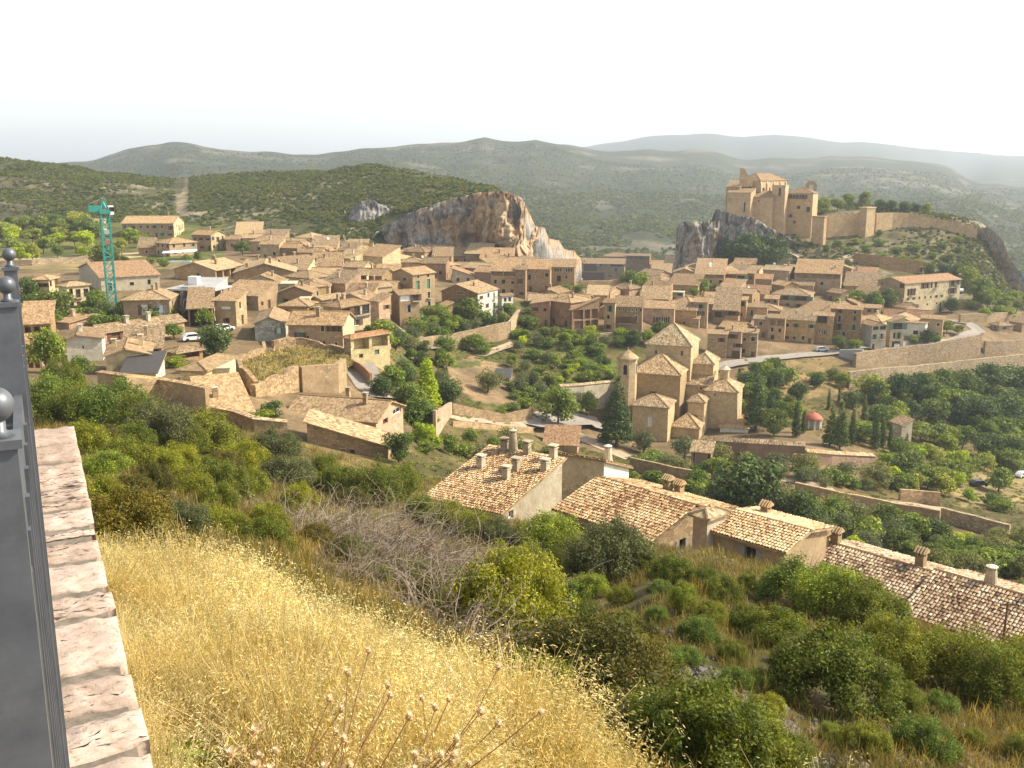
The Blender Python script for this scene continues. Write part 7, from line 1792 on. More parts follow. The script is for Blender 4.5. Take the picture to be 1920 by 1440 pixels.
fill('in the lower orchard', 'trees of the dark orchard', [(1660, 850), (1830, 880), (1790, 925), (1700, 930), (1650, 900)], ['orchard', 'round', 'limebush', 'bush'], 22, 24, 42, 130, seed=5)
fill('filling the thicket by the stream', GT, [(1210, 915), (1330, 935), (1480, 960), (1700, 1010), (1900, 1040), (1930, 1090), (1760, 1080), (1600, 1030), (1420, 985), (1240, 950)], ['dark', 'round', 'olive', 'bush'], 44, 34, 60, 92, 200, seed=6)
fill('around the cemetery and the church', GT, [(1385, 700), (1470, 715), (1600, 760), (1660, 800), (1640, 840), (1540, 830), (1450, 800), (1395, 770)], ['round', 'cypress', 'bush', 'dark'], 20, 26, 44, 170, seed=7)
fill('along the foot of the cemetery wall', GT, [(1190, 860), (1300, 885), (1480, 892), (1640, 915), (1640, 935), (1470, 910), (1200, 885)], ['olive', 'bush'], 18, 20, 36, 130, 220, seed=8)
fill('at the gardens under the curving wall', GT, [(800, 590), (930, 590), (950, 606), (860, 628), (780, 640), (740, 640)], ['round', 'bush', 'dark', 'olive'], 20, 18, 30, 170, seed=9)
fill('on the terraces beyond the last houses', GT, [(1800, 560), (1930, 555), (1930, 600), (1830, 600)], ['bush', 'round', 'olive'], 14, 14, 26, 300, 450, seed=10)
fill('in the plateau fields', 'trees in the plateau fields', [(-20, 430), (200, 420), (270, 440), (260, 475), (120, 490), (-20, 495)], ['orchard', 'limebush', 'round'], 30, 20, 34, 300, 470, seed=11)
fill('between the houses near the railing', GT, [(60, 560), (200, 560), (330, 600), (330, 640), (110, 620), (60, 610)], ['round', 'dark', 'bush'], 14, 22, 36, 130, 300, seed=12)
fill('in gaps of the old village', GT, [(400, 620), (480, 590), (700, 560), (740, 600), (700, 640), (560, 640), (470, 660)], ['bush', 'round'], 10, 14, 24, 120, 300, seed=13)

# weeds and low growth on the valley floor (uncountable)
def undergrowth():
    protos = [proto_obj('weed_a', leaf_cloud('weed_a', 90, lobes_round(1.2, 2.2, 6, 321, 0.0), .22, LEAF['orchard'], seed=321)), proto_obj('weed_b', leaf_cloud('weed_b', 90, lobes_round(1.0, 2.4, 6, 322, 0.0), .22, LEAF['scrub'], seed=322)), proto_obj('weed_c', leaf_cloud('weed_c', 90, lobes_round(.9, 2.2, 6, 323, 0.0), .2, M_DRYWEED, seed=323))]
    rg = np.random.default_rng(9); pts, rots, scl, idx = [], [], [], []
    polys = [[(690, 640), (800, 595), (1000, 575), (1150, 632), (1260, 640), (1180, 700), (1150, 790), (1000, 800), (850, 790), (720, 800)], [(1390, 690), (1600, 735), (2000, 705), (2000, 1010), (1900, 1180), (1200, 960), (1180, 880), (1400, 900), (1640, 930), (1640, 850), (1400, 780)], [(1390, 672), (1545, 672), (1600, 700), (1600, 735), (1400, 745)], [(740, 830), (850, 800), (1000, 815), (1180, 865), (1240, 960), (780, 960)], [(1790, 560), (1940, 550), (1940, 605), (1800, 600)], [(440, 680), (650, 660), (640, 690), (480, 720)]]
    bare = [(835, 690), (880, 672), (960, 692), (975, 762), (890, 750), (850, 722)]
    N = 60000
    a = rg.uniform(-.2, .56, N); y = np.sqrt(rg.uniform(95 ** 2, 345 ** 2, N)); x = a * y; z = tzv(x, y); PX, PY = to_px(x, y, z)
    ok = np.zeros(N, bool)
    for p in polys: ok |= in_poly(PX, PY, p)
    ok &= ~in_poly(PX, PY, bare)
    ok &= vnoise(x / 6, y / 6, None, 33) >= rg.normal(-.1, .35, N)
    for i in np.where(ok)[0][:7500]:
        s = rg.uniform(.18, .55); pts.append((x[i], y[i], z[i] - .05)); rots.append((0, 0, rg.uniform(0, 6.28))); scl.append((s, s, s * rg.uniform(.5, 1.0))); idx.append(int(rg.choice(3, p=[.3, .35, .35] if x[i] < 60 else [.2, .3, .5])))
    scatter('undergrowth', pts, rots, scl, idx, protos, 'weeds and low growth over the valley gardens', 'undergrowth')
M_DRYWEED = leaf_mat('dry_weed', [(.16, .12, .05), (.27, .21, .09), (.40, .33, .16)], .3)
undergrowth()

# ------------------------------------------------------------------ foreground shrubs
NS = 'shrubs of the near hillside'
planting('on the slope under the yard wall', NS, [('dshrub', 92, 790, 92), ('shrub', 150, 790, 76), ('dshrub', 215, 800, 92), ('shrub', 265, 815, 84), ('gshrub', 300, 842, 96), ('shrub', 345, 852, 66), ('shrub', 385, 850, 84), ('shrub', 118, 735, 60), ('dshrub', 420, 858, 50), ('gshrub', 515, 866, 66), ('yshrub', 455, 892, 72), ('shrub', 420, 920, 60), ('yshrub', 300, 892, 56), ('shrub', 235, 880, 62), ('russet', 190, 850, 56), ('shrub', 375, 900, 48), ('gshrub', 460, 852, 36), ('yshrub', 610, 900, 50), ('shrub', 560, 905, 46)], 24, 118)
planting('just beyond the parapet end', NS, [('russet', 232, 1030, 120), ('shrub', 186, 985, 90), ('gshrub', 335, 1015, 80), ('russet', 300, 965, 60), ('shrub', 390, 985, 70), ('yshrub', 440, 960, 60), ('shrub', 500, 975, 64), ('gshrub', 285, 1040, 56), ('russet', 165, 935, 60)], 11, 30)
planting('under the big mono-pitch roof', NS, [('yshrub', 620, 930, 56), ('shrub', 700, 945, 84), ('shrub', 750, 935, 66), ('dshrub', 735, 880, 54), ('yshrub', 790, 980, 56), ('shrub', 840, 1000, 60), ('shrub', 890, 1012, 60), ('russet', 660, 960, 50), ('gshrub', 930, 1020, 54), ('shrub', 990, 1030, 56), ('dshrub', 1035, 1050, 92), ('yshrub', 985, 1075, 58)], 24, 82)
planting('in the middle of the near slope', NS, [('yshrub', 955, 1200, 180), ('shrub', 900, 1140, 70), ('gshrub', 1142, 1092, 124), ('shrub', 1090, 1070, 72), ('shrub', 1205, 1082, 54), ('shrub', 1262, 1096, 56), ('dshrub', 1072, 1135, 54), ('dshrub', 1280, 1145, 58, .7), ('dshrub', 1312, 1205, 54), ('shrub', 1165, 1132, 40), ('dshrub', 1232, 1168, 36), ('shrub', 1350, 1132, 54), ('shrub', 1402, 1110, 38), ('yshrub', 1452, 1210, 76), ('shrub', 1400, 1190, 60), ('dshrub', 1172, 1185, 40), ('shrub', 1320, 1098, 38), ('dshrub', 1240, 1120, 34)], 16, 66)
planting('against the long speckled roofs', NS, [('shrub', 1452, 1112, 42), ('dshrub', 1500, 1142, 102), ('dshrub', 1560, 1160, 112), ('shrub', 1622, 1190, 104), ('shrub', 1658, 1255, 112), ('shrub', 1562, 1325, 160, 1.1), ('shrub', 1800, 1292, 128), ('shrub', 1872, 1322, 130), ('shrub', 1735, 1255, 62), ('shrub', 1920, 1300, 110), ('dshrub', 1710, 1240, 44), ('gshrub', 1500, 1260, 70)], 16, 62)
planting('on the open slope', NS, [('shrub', 1090, 1180, 60), ('yshrub', 1130, 1230, 70), ('russet', 1215, 1215, 50), ('shrub', 1190, 1240, 60), ('dshrub', 1290, 1250, 40), ('shrub', 1370, 1240, 44), ('dshrub', 1420, 1290, 40), ('yshrub', 1330, 1170, 46), ('shrub', 1250, 1330, 60), ('shrub', 1620, 1420, 70), ('yshrub', 1690, 1330, 60), ('dshrub', 1760, 1340, 50), ('russet', 1040, 1210, 70), ('shrub', 985, 1140, 80), ('dshrub', 1110, 1120, 50), ('shrub', 1540, 1240, 60)], 14, 60)
planting('on the slope beyond the parapet', NS, [('shrub', 250, 850, 60), ('yshrub', 330, 890, 60), ('russet', 285, 925, 60), ('shrub', 350, 935, 66), ('shrub', 410, 965, 60), ('yshrub', 470, 935, 60), ('gshrub', 540, 920, 70), ('russet', 420, 890, 46), ('shrub', 160, 860, 70), ('dshrub', 200, 900, 60), ('russet', 250, 945, 60), ('shrub', 500, 1000, 60), ('yshrub', 560, 960, 56), ('shrub', 640, 935, 60), ('shrub', 130, 800, 70)], 14, 100)
planting('growing up through the bramble thickets', NS, [('russet', 590, 985, 50), ('shrub', 660, 1005, 60), ('russet', 720, 1040, 64), ('yshrub', 780, 1085, 60), ('russet', 800, 1140, 70), ('shrub', 850, 1170, 66), ('shrub', 740, 1000, 60), ('russet', 640, 1060, 56), ('shrub', 830, 1060, 60), ('yshrub', 700, 1100, 50)], 11, 40)
planting('below the grass bank', NS, [('russet', 1100, 1345, 210), ('russet', 1186, 1318, 140), ('russet', 1048, 1290, 120), ('shrub', 1000, 1330, 110), ('shrub', 1305, 1470, 215), ('shrub', 1400, 1460, 140), ('shrub', 1215, 1440, 150), ('dshrub', 1245, 1255, 52), ('shrub', 1480, 1430, 60), ('dshrub', 1735, 1420, 86), ('shrub', 1822, 1400, 38), ('russet', 1130, 1420, 130), ('dshrub', 1560, 1395, 44), ('shrub', 1920, 1430, 60), ('shrub', 1340, 1330, 60), ('dshrub', 1380, 1290, 44), ('yshrub', 1440, 1345, 50)], 10, 40)

# ------------------------------------------------------------------ scrub on the hills (uncountable)
def hill_scrub():
    protos = [proto_obj('scrub_a', leaf_cloud('scrub_a', 150, lobes_round(2, 2.8, 6, 301, 0.0), .30, LEAF['scrub'], seed=301)),
              proto_obj('scrub_b', leaf_cloud('scrub_b', 150, lobes_round(2, 2.4, 5, 302, 0.0), .30, LEAF['dark'], seed=302)),
              proto_obj('scrub_c', leaf_cloud('scrub_c', 130, lobes_round(1.6, 2.8, 5, 303, 0.0), .28, LEAF['olive'], seed=303))]
    pts, rots, scl, idx = [], [], [], []
    rg = np.random.default_rng(5); pick = [0] * 50 + [1] * 28 + [2] * 22
    def zone(n, a0, a1, y0, y1, s0, s1, keep):
        a = rg.uniform(a0, a1, n); y = np.sqrt(rg.uniform(y0 ** 2, y1 ** 2, n))
        m = fbm(a * y / 40, y / 40, None, 4, 77)
        x = a * y; z = tzv(x, y); PX, PY = to_px(x, y, z)
        ok = m >= rg.normal(-.38, .25, n)
        for i in np.where(ok)[0]:
            if not keep(PX[i], PY[i], y[i]): continue
            s = rg.uniform(s0, s1)
            pts.append((x[i], y[i], z[i] - .2 * s)); rots.append((0, 0, rg.uniform(0, 6.28))); scl.append((s * rg.uniform(.8, 1.3), s * rg.uniform(.8, 1.3), s * rg.uniform(.7, 1.1))); idx.append(pick[rg.integers(0, 100)])
    nopath = lambda px, py: not (328 < px < 356 and 334 < py < 402)
    zone(62000, -.72, .02, 378, 720, .38, .95, lambda px, py, y: nopath(px, py) and ((px > 380 and py < 474 and not (px > 720 and py > 400)) or (px <= 380 and py < 446 and y > 465)))
    zone(32000, -.02, .62, 540, 1500, .8, 2.1, lambda px, py, y: True)
    zone(12000, -.55, .62, 1480, 2150, .8, 1.7, lambda px, py, y: True)
    zone(1500, .44, .53, 390, 470, .4, .9, lambda px, py, y: 1795 < px < 1905 and py < 562)
    zone(4200, .27, .50, 395, 560, .35, .8, lambda px, py, y: 1480 < px < 1835 and py < 505)
    scatter('hill_scrub', pts, rots, scl, idx, protos, 'low green scrub covering the hills behind the village', 'scrub')
hill_scrub()

# ------------------------------------------------------------------ parapet with coping stones
FD = Vector((-.440, .898, 0))              # direction of the railing and the parapet
FN = Vector((.898, .440, 0))               # to the valley side
F0 = Vector((-.068, 0, 0))
def stone_mesh(l, w, h, seed, nx=22, ny=26):
    rg = np.random.default_rng(seed)
    u = np.linspace(0, 1, nx); v = np.linspace(0, 1, ny)
    U, V = np.meshgrid(u, v, indexing='ij')
    ed = np.minimum(np.minimum(U, 1 - U) * l, np.minimum(V, 1 - V) * w)
    X = U * l + .006 * rg.normal(size=U.shape) * (ed > .001); Y = V * w
    wob = .016 * vnoise(V * 7 + seed, V * 0, None, seed)
    X = X + np.where(U < .01, wob, 0) + np.where(U > .99, wob[::-1], 0)
    Z = h - .009 * np.exp(-ed / .010) + .005 * fbm(U * l * 26, V * w * 26, None, 3, seed) + .004 * fbm(U * l * 90, V * w * 90, None, 2, seed + 1)
    top = np.stack([X, Y, Z], -1).reshape(-1, 3)
    verts = list(map(tuple, top)); faces = []
    I = np.arange(nx * ny).reshape(nx, ny)
    for i in range(nx - 1):
        for j in range(ny - 1): faces.append((I[i, j], I[i + 1, j], I[i + 1, j + 1], I[i, j + 1]))
    border = [I[i, 0] for i in range(nx)] + [I[nx - 1, j] for j in range(1, ny)] + [I[i, ny - 1] for i in range(nx - 2, -1, -1)] + [I[0, j] for j in range(ny - 2, 0, -1)]
    b0 = len(verts)
    for q in border: verts.append((verts[q][0], verts[q][1], 0.0))
    n = len(border)
    for k in range(n):
        k2 = (k + 1) % n
        faces.append((border[k2], border[k], b0 + k, b0 + k2))
    me = bpy.data.meshes.new('coping_stone'); me.from_pydata(verts, [], [tuple(int(x) for x in f) for f in faces])
    me.polygons.foreach_set('use_smooth', [True] * len(me.polygons)); me.update()
    return me

def parapet():
    t = NT('coping_limestone')
    co = t.coords()
    n1 = t.noise(5.0, 6, .7, co); n2 = t.noise(42.0, 6, .75, co); n3 = t.noise(16.0, 5, .65, co)
    col = t.ramp(n1, [(.3, (.36, .285, .235)), (.5, (.435, .355, .295)), (.7, (.50, .425, .36))])
    col = t.mix(col, t.ramp(n2, [(.36, (.38, .30, .25)), (.45, (1, 1, 1))]), .65, 'MULTIPLY')
    col = t.mix(col, t.ramp(n3, [(.35, (.82, .75, .66)), (.6, (1.06, 1.06, 1.06))]), .7, 'MULTIPLY')
    col = t.mix(col, t.ramp(t.rnd(), [(0.0, (.84, .78, .74)), (1.0, (1.1, 1.08, 1.06))]), 1.0, 'MULTIPLY')
    t.color(col); t.bump(t.math('ADD', t.math('MULTIPLY', n2, .6), n3), .6, .010)
    mort = flat_mat('mortar', (.17, .14, .105), .98, scale=30, var=.35)
    zt = -1.42; wL, wR = -.30, .225
    o = F0 + FD * 0 + Vector((0, 0, zt - .16))
    rz = math.atan2(FD.y, FD.x)
    e = empty('parapet_wall', o, rz, 'low parapet wall with rough pinkish coping stones under the iron railing', 'wall')
    rows = [806, 838, 872, 900, 921, 944, 961, 1000, 1021, 1062, 1124, 1172, 1282, 1360, 1445, 1560, 1720, 2000]
    ss = [(-zt / -tpy(r)) for r in rows]            # ground distance forward
    ss = [zt / tpy(r) / FD.y for r in rows]
    for i in range(len(ss) - 1):
        s0, s1 = ss[i + 1] + .026, ss[i] - .026
        me = stone_mesh(s1 - s0, wR - wL, .16, 400 + i); me.materials.append(t.m)
        st = bpy.data.objects.new('coping_stone', me); link(st, e)
        st.location = (s0, -wR + rnd.uniform(-.012, .008), rnd.uniform(-.002, .006)); st.rotation_euler = (rnd.uniform(-.006, .006), rnd.uniform(-.006, .006), rnd.uniform(-.012, .012))
    mb = MB(); mb.box(-2.5, ss[0] - .02, -wR + .02, -wL - .02, -.03, .149); mb.build('mortar_bed', [mort], e)
    mb = MB(); mb.box(-2.5, ss[0] - .03, -wR + .035, -wL - .03, -4.2, -.03); mb.build('masonry', [M_WALL['rubble']], e)
    mb = MB(); mb.box(-2.5, .15, -wR, -wL, -.03, .15); mb.build('coping_slab', [t.m], e)
    # terrace behind the parapet
    pts = [F0 + FD * -6 + FN * -.31, F0 + FD * 5.4 + FN * -.31, F0 + FD * 5.4 + FN * -7, F0 + FD * -6 + FN * -7]
    mb = MB(); mb.prism([(p.x, p.y, -4.5) for p in pts][::1], [(p.x, p.y, -1.62) for p in pts][::1])
    tag(mb.build('terrace', [M_ROAD]), 'paved viewpoint terrace behind the parapet', 'terrace', None, 'structure')
parapet()

def railing():
    t = NT('painted_iron')
    co = t.coords()
    n1 = t.noise(14, 5, .7, co); n2 = t.noise(3, 4, .6, t.coords(scale=(1, 1, 12)))
    t.color(t.ramp(n1, [(.3, (.085, .09, .10)), (.7, (.15, .158, .17))])); t.bsdf.inputs['Metallic'].default_value = .25
    t.bsdf.inputs['Roughness'].default_value = .42; t.bsdf.inputs['Specular IOR Level'].default_value = .5
    t.bump(n2, .15, .004)
    rz = math.atan2(FD.y, FD.x)
    e = empty('iron_railing', Vector((-.030, 0, -1.42)), math.atan2(1.0, -.4857), 'grey iron railing with ball-topped posts along the parapet', 'railing')
    top = 1.42 - .17                                  # post tops just below eye level
    posts = [1.74 / FD.y, 1.28 / FD.y, .62 / FD.y]
    for s in posts:
        mb = MB(); mb.box(s - .012, s + .012, -.0105, .08 if s < .8 else .028 if s < 1.9 else .0105, 0, top - .006); mb.box(s - .015, s + .015, -.0135, .0135, top - .006, top)
        p = mb.build('post', [t.m], e)
        q = MB()
        q.ring_solid(s, 0, [(.010, top), (.005, top + .004), (.005, top + .010)] + [(.0115 * math.sin(a), top + .021 - .0115 * math.cos(a)) for a in np.linspace(.4, math.pi - .05, 12)], 20)
        q.build('ball_finial', [t.m], p, True)
    for z, w in ((top - .14, .005), (.12, .005)):
        mb = MB(); mb.box(posts[2], posts[0], -w, w, z - .018, z + .018); mb.build('rail', [t.m], e)
    s = posts[2] + .098
    while s < posts[0] - .05:
        if min(abs(s - p) for p in posts) > .05:
            mb = MB(); mb.box(s - .006, s + .006, -.009, .022, .10, top - .13); mb.build('picket', [t.m], e)
        s += .098
railing()

# ------------------------------------------------------------------ dry grass, thistles, thicket, stones
M_STRAW = leaf_mat('dry_straw', [(.42, .33, .16), (.62, .52, .28), (.80, .72, .48)], .35)
M_STRAWG = leaf_mat('green_straw', [(.10, .095, .03), (.19, .165, .055), (.32, .27, .11)], .35)
M_STRAWO = leaf_mat('faded_straw', [(.20, .15, .06), (.31, .24, .10), (.44, .36, .18)], .35)
def tuft(name, n, h, spread, seed, mat, heads=True, wid=.0032):
    rg = np.random.default_rng(seed)
    V, F, C = [], [], []
    for i in range(n):
        a = rg.uniform(0, 6.28); r = spread * math.sqrt(rg.random()) * .5
        x, y = r * math.cos(a), r * math.sin(a)
        hh = h * rg.uniform(.55, 1.1); lean = rg.uniform(.05, .5) * hh; la = a + rg.normal(0, .8) if rg.random() < .6 else rg.normal(.3, .6)
        w = wid * rg.uniform(.7, 1.6); wa = rg.uniform(0, 3.14); wx, wy = w * math.cos(wa), w * math.sin(wa)
        c = float(np.clip(rg.normal(.5, .25), 0, 1)); b = len(V)
        K = 4
        for k in range(K + 1):
            f = k / K
            px, py, pz = x + lean * f ** 2.2 * math.cos(la), y + lean * f ** 2.2 * math.sin(la), hh * (f - .18 * f ** 3 * lean / hh)
            q = 1 - .6 * f
            V.append((px - wx * q, py - wy * q, pz)); V.append((px + wx * q, py + wy * q, pz)); C += [c, c]
        for k in range(K): F.append((b + 2 * k, b + 2 * k + 1, b + 2 * k + 3, b + 2 * k + 2))
        if heads and rg.random() < .75:
            tip = np.array((px, py, pz))
            for s in range(int(rg.integers(4, 9))):
                o = tip + np.array((rg.normal(0, .022) + .02 * s * math.cos(la) * .6, rg.normal(0, .022) + .02 * s * math.sin(la) * .6, -.012 * s + rg.normal(0, .012)))
                d = np.array((rg.normal(0, .5) + math.cos(la), rg.normal(0, .5) + math.sin(la), rg.normal(-.5, .4))); d /= np.linalg.norm(d); d *= rg.uniform(.007, .013)
                sd = np.cross(d, rg.normal(size=3)); sd = sd / np.linalg.norm(sd) * .0024
                b = len(V); c2 = float(np.clip(c + .25, 0, 1))
                V += [tuple(o - d), tuple(o + sd), tuple(o + d), tuple(o - sd)]; C += [c2] * 4; F.append((b, b + 1, b + 2, b + 3))
    me = np_mesh(name, np.array(V), np.array(F), [mat], False, {'leaf': np.array(C)[:, None] * np.ones((1, 3))})
    return me

def patchy(mat):
    nt = mat.node_tree; n, l = nt.nodes, nt.links
    geo = n.new('ShaderNodeNewGeometry'); nz = n.new('ShaderNodeTexNoise'); nz.inputs['Scale'].default_value = .9; nz.inputs['Detail'].default_value = 5
    l.new(geo.outputs['Position'], nz.inputs['Vector'])
    rp = n.new('ShaderNodeValToRGB'); e = rp.color_ramp.elements
    e[0].position = .34; e[0].color = (.72, .63, .46, 1); e[1].position = .62; e[1].color = (1.12, 1.10, 1.05, 1)
    l.new(nz.outputs['Fac'], rp.inputs[0])
    b = n['Principled BSDF']; src = b.inputs['Base Color'].links[0].from_socket
    mx = n.new('ShaderNodeMix'); mx.data_type = 'RGBA'; mx.blend_type = 'MULTIPLY'; mx.inputs[0].default_value = 1
    l.new(src, mx.inputs[6]); l.new(rp.outputs[0], mx.inputs[7]); l.new(mx.outputs[2], b.inputs['Base Color'])
for q in (M_STRAW, M_STRAWG, M_STRAWO): patchy(q)

def bank_density(x, y):
    """the grassy bank between the parapet and the drop"""
    d = x * FN.x + y * FN.y + .06; s = x * FD.x + y * FD.y
    if d < .26: return 0
    edge = np.interp(s, [0, 3, 5, 7, 9, 11, 13], [3.6, 3.4, 3.1, 2.7, 1.85, 1.0, .3])
    return 1.0 if d < edge else (0.35 if d < edge + .5 else 0)

def dry_grass():
    protos = [proto_obj('tuft_%d' % i, tuft('grass_tuft', 80, .66, .27, 500 + i, M_STRAW, True, .0021)) for i in range(3)] + [proto_obj('tuft_g', tuft('grass_tuft_g', 46, .42, .26, 510, M_STRAWG, False, .004)), proto_obj('tuft_s', tuft('grass_tuft_s', 60, .30, .34, 511, M_STRAW, False, .004))]
    rg = np.random.default_rng(21)
    pts, rots, scl, idx = [], [], [], []
    n = 0
    while n < 5200:
        y = rg.uniform(.9, 13.5); x = rg.uniform(-7.5, 6.5)
        if rg.random() > bank_density(x, y): continue
        z = tz(x, y)
        px, py = to_px(x, y, z)
        if not (-150 < px < 2050 and py < 2100): continue
        m2 = float(vnoise(np.array([x * 2.1 + 9]), np.array([y * 2.1]), None, 14)[0])
        if m2 < -.45 and rg.random() < .75: continue
        n += 1
        m = float(vnoise(np.array([x * 1.1]), np.array([y * 1.1]), None, 13)[0])
        d = x * FN.x + y * FN.y
        s = rg.uniform(.75, 1.2) * (1 + .22 * m + .38 * m2) * (.75 if d < .7 else 1)
        pts.append((x, y, z - .03)); rots.append((rg.normal(0, .10), rg.normal(.10, .12), rg.uniform(0, 6.28))); scl.append((s, s, s * rg.uniform(.85, 1.15)))
        k = rg.choice(5, p=[.27, .27, .26, .12, .08] if m > -.3 and y > 4.4 - .8 * m else [.16, .16, .16, .32, .2]); idx.append(k)
    scatter('dry_grass', pts, rots, scl, idx, protos, 'tall golden dry grass on the bank beside the parapet', 'grass')
    # sparser dry tufts down the slope
    protos2 = [proto_obj('slope_tuft_%d' % i, tuft('slope_tuft', 44, .34, .55, 520 + i, m, False, .006)) for i, m in enumerate((M_STRAWG, M_STRAWG, M_STRAWO))]
    pts, rots, scl, idx = [], [], [], []
    n = 0
    while n < 9000:
        y = math.exp(rg.uniform(math.log(7), math.log(112))); a = rg.uniform(-.58, .62); x = a * y
        if bank_density(x, y) > .5: continue
        m = float(vnoise(np.array([x / 5]), np.array([y / 5]), None, 23)[0])
        if m < rg.normal(-.1, .3): continue
        n += 1
        s = rg.uniform(.6, 1.4) * (1 + y / 110); z = tz(x, y)
        pts.append((x, y, z - .04)); rots.append((rg.normal(0, .15), rg.normal(0, .15), rg.uniform(0, 6.28))); scl.append((s * 1.2, s * 1.2, s)); idx.append(rg.choice(3, p=[.3, .3, .4]))
    scatter('slope_grass', pts, rots, scl, idx, protos2, 'sparse dry and olive grass on the hillside', 'grass')
dry_grass()
def plot_grass():
    rg = np.random.default_rng(41); pts, rots, scl, idx = [], [], [], []
    xs = [p[0] for p in PLOT]; ys = [p[1] for p in PLOT]; poly = [(p[0], p[1]) for p in PLOT]; c = np.mean(np.array(PLOT), 0)
    for k in range(4000):
        x, y = rg.uniform(min(xs), max(xs)), rg.uniform(min(ys), max(ys))
        if not in_poly(np.array([x]), np.array([y]), poly)[0]: continue
        w = np.array([1 / ((x - p[0]) ** 2 + (y - p[1]) ** 2 + 2) for p in PLOT]); z = float((w * np.array([p[2] for p in PLOT])).sum() / w.sum())
        s = rg.uniform(.9, 2.0); pts.append((x, y, z - .15)); rots.append((0, 0, rg.uniform(0, 6.28))); scl.append((s * 1.6, s * 1.6, s)); idx.append(int(rg.integers(0, 2)))
    pr = [proto_obj('plot_tuft_%d' % i, tuft('plot_tuft', 30, .5, .7, 540 + i, m, False, .02)) for i, m in enumerate((M_STRAW, M_STRAWG))]
    scatter('plot_grass', pts, rots, scl, idx, pr, 'dry grass on the raised plot held by the ruined walls', 'grass')
plot_grass()

M_TWIG = flat_mat('dry_twig', (.25, .195, .14), .95, scale=20, var=.45)
M_TWIGR = flat_mat('thistle_stalk', (.30, .165, .085), .95, scale=20, var=.3)
M_THIST = flat_mat('thistle_down', (.74, .64, .48), .95, scale=30, var=.2)
M_BRACT = flat_mat('thistle_bract', (.48, .335, .17), .95, scale=30, var=.3)
def thicket_mesh(seed, n=95):
    rg = random.Random(seed); mb = MB()
    for i in range(n):
        a = rg.uniform(0, 6.28); r = rg.uniform(0, .8); p = Vector((r * math.cos(a), r * math.sin(a), -.1))
        d = Vector((math.cos(a) * rg.uniform(.3, 1.0), math.sin(a) * rg.uniform(.3, 1.0), rg.uniform(.6, 1.2))).normalized()
        pts = [p.copy()]; st = rg.uniform(.14, .26); K = rg.randint(6, 10)
        for k in range(K):
            d = (d + Vector((rg.gauss(0, .22), rg.gauss(0, .22), -.10 + rg.gauss(0, .15)))).normalized()
            p = p + d * st; pts.append(p.copy())
            if k > 1 and rg.random() < .75:
                q = p.copy(); e = (d + Vector((rg.gauss(0, .8), rg.gauss(0, .8), rg.gauss(.1, .5)))).normalized(); tw = [q.copy()]
                for j in range(rg.randint(2, 5)):
                    e = (e + Vector((rg.gauss(0, .3), rg.gauss(0, .3), rg.gauss(-.05, .25)))).normalized(); q = q + e * st * .7; tw.append(q.copy())
                mb.tube(tw, [.0055 * (1 - .6 * j / len(tw)) for j in range(len(tw))], 3)
        mb.tube(pts, [.012 * (1 - .75 * k / len(pts)) for k in range(len(pts))], 3)
    return mb.mesh('dry_branches', [M_TWIG])
TH = [thicket_mesh(601), thicket_mesh(602), thicket_mesh(603)]
def thickets():
    l = sorted([(560, 1010, 90), (640, 1025, 110), (705, 1070, 130), (765, 1115, 140), (820, 1170, 140), (865, 1225, 120), (690, 1000, 90), (775, 1045, 100), (845, 1100, 110), (650, 1085, 90)])
    for i, (px, py, h) in enumerate(l):
        g = ground(px, py, 9.5, 45)
        hh = h * g.y / FPX * .82
        e = empty('dry_thicket', g, rnd.uniform(0, 6.28), f'grey-brown leafless bramble thicket beyond the grass bank, {ORD[i]} from the left', 'thicket', 'leafless thickets'); s = hh / 1.25
        e.scale = (s * 1.25, s * 1.25, s)
        link(bpy.data.objects.new('branches', TH[i % 3]), e)
thickets()

def head_mesh(seed):
    rg = np.random.default_rng(seed); mb = MB()
    mb.ring_solid(0, 0, [(.004, 0), (.014, .008), (.018, .02), (.013, .03)], 8, 0)
    for i in range(26):
        a = rg.uniform(0, 6.28); el = rg.uniform(-.3, 1.0); L_ = rg.uniform(.018, .034)
        d = Vector((math.cos(a) * math.cos(el), math.sin(a) * math.cos(el), math.sin(el)))
        b = Vector((math.cos(a) * .014, math.sin(a) * .014, .014 + .01 * el)); t_ = Vector((-math.sin(a), math.cos(a), 0)) * .0032
        mb.poly([b - t_, b + t_, b + d * L_], 0)
    for i in range(30):
        a = rg.uniform(0, 6.28); r = .013 * math.sqrt(rg.random()); t_ = Vector((-math.sin(a), math.cos(a), 0)) * .0022
        b = Vector((r * math.cos(a), r * math.sin(a), .027)); mb.poly([b - t_, b + t_, b + Vector((math.cos(a) * .008, math.sin(a) * .008, rg.uniform(.008, .018)))], 1)
    return mb.mesh('thistle_head', [M_BRACT, M_THIST])
HM = [head_mesh(701), head_mesh(702), head_mesh(703)]
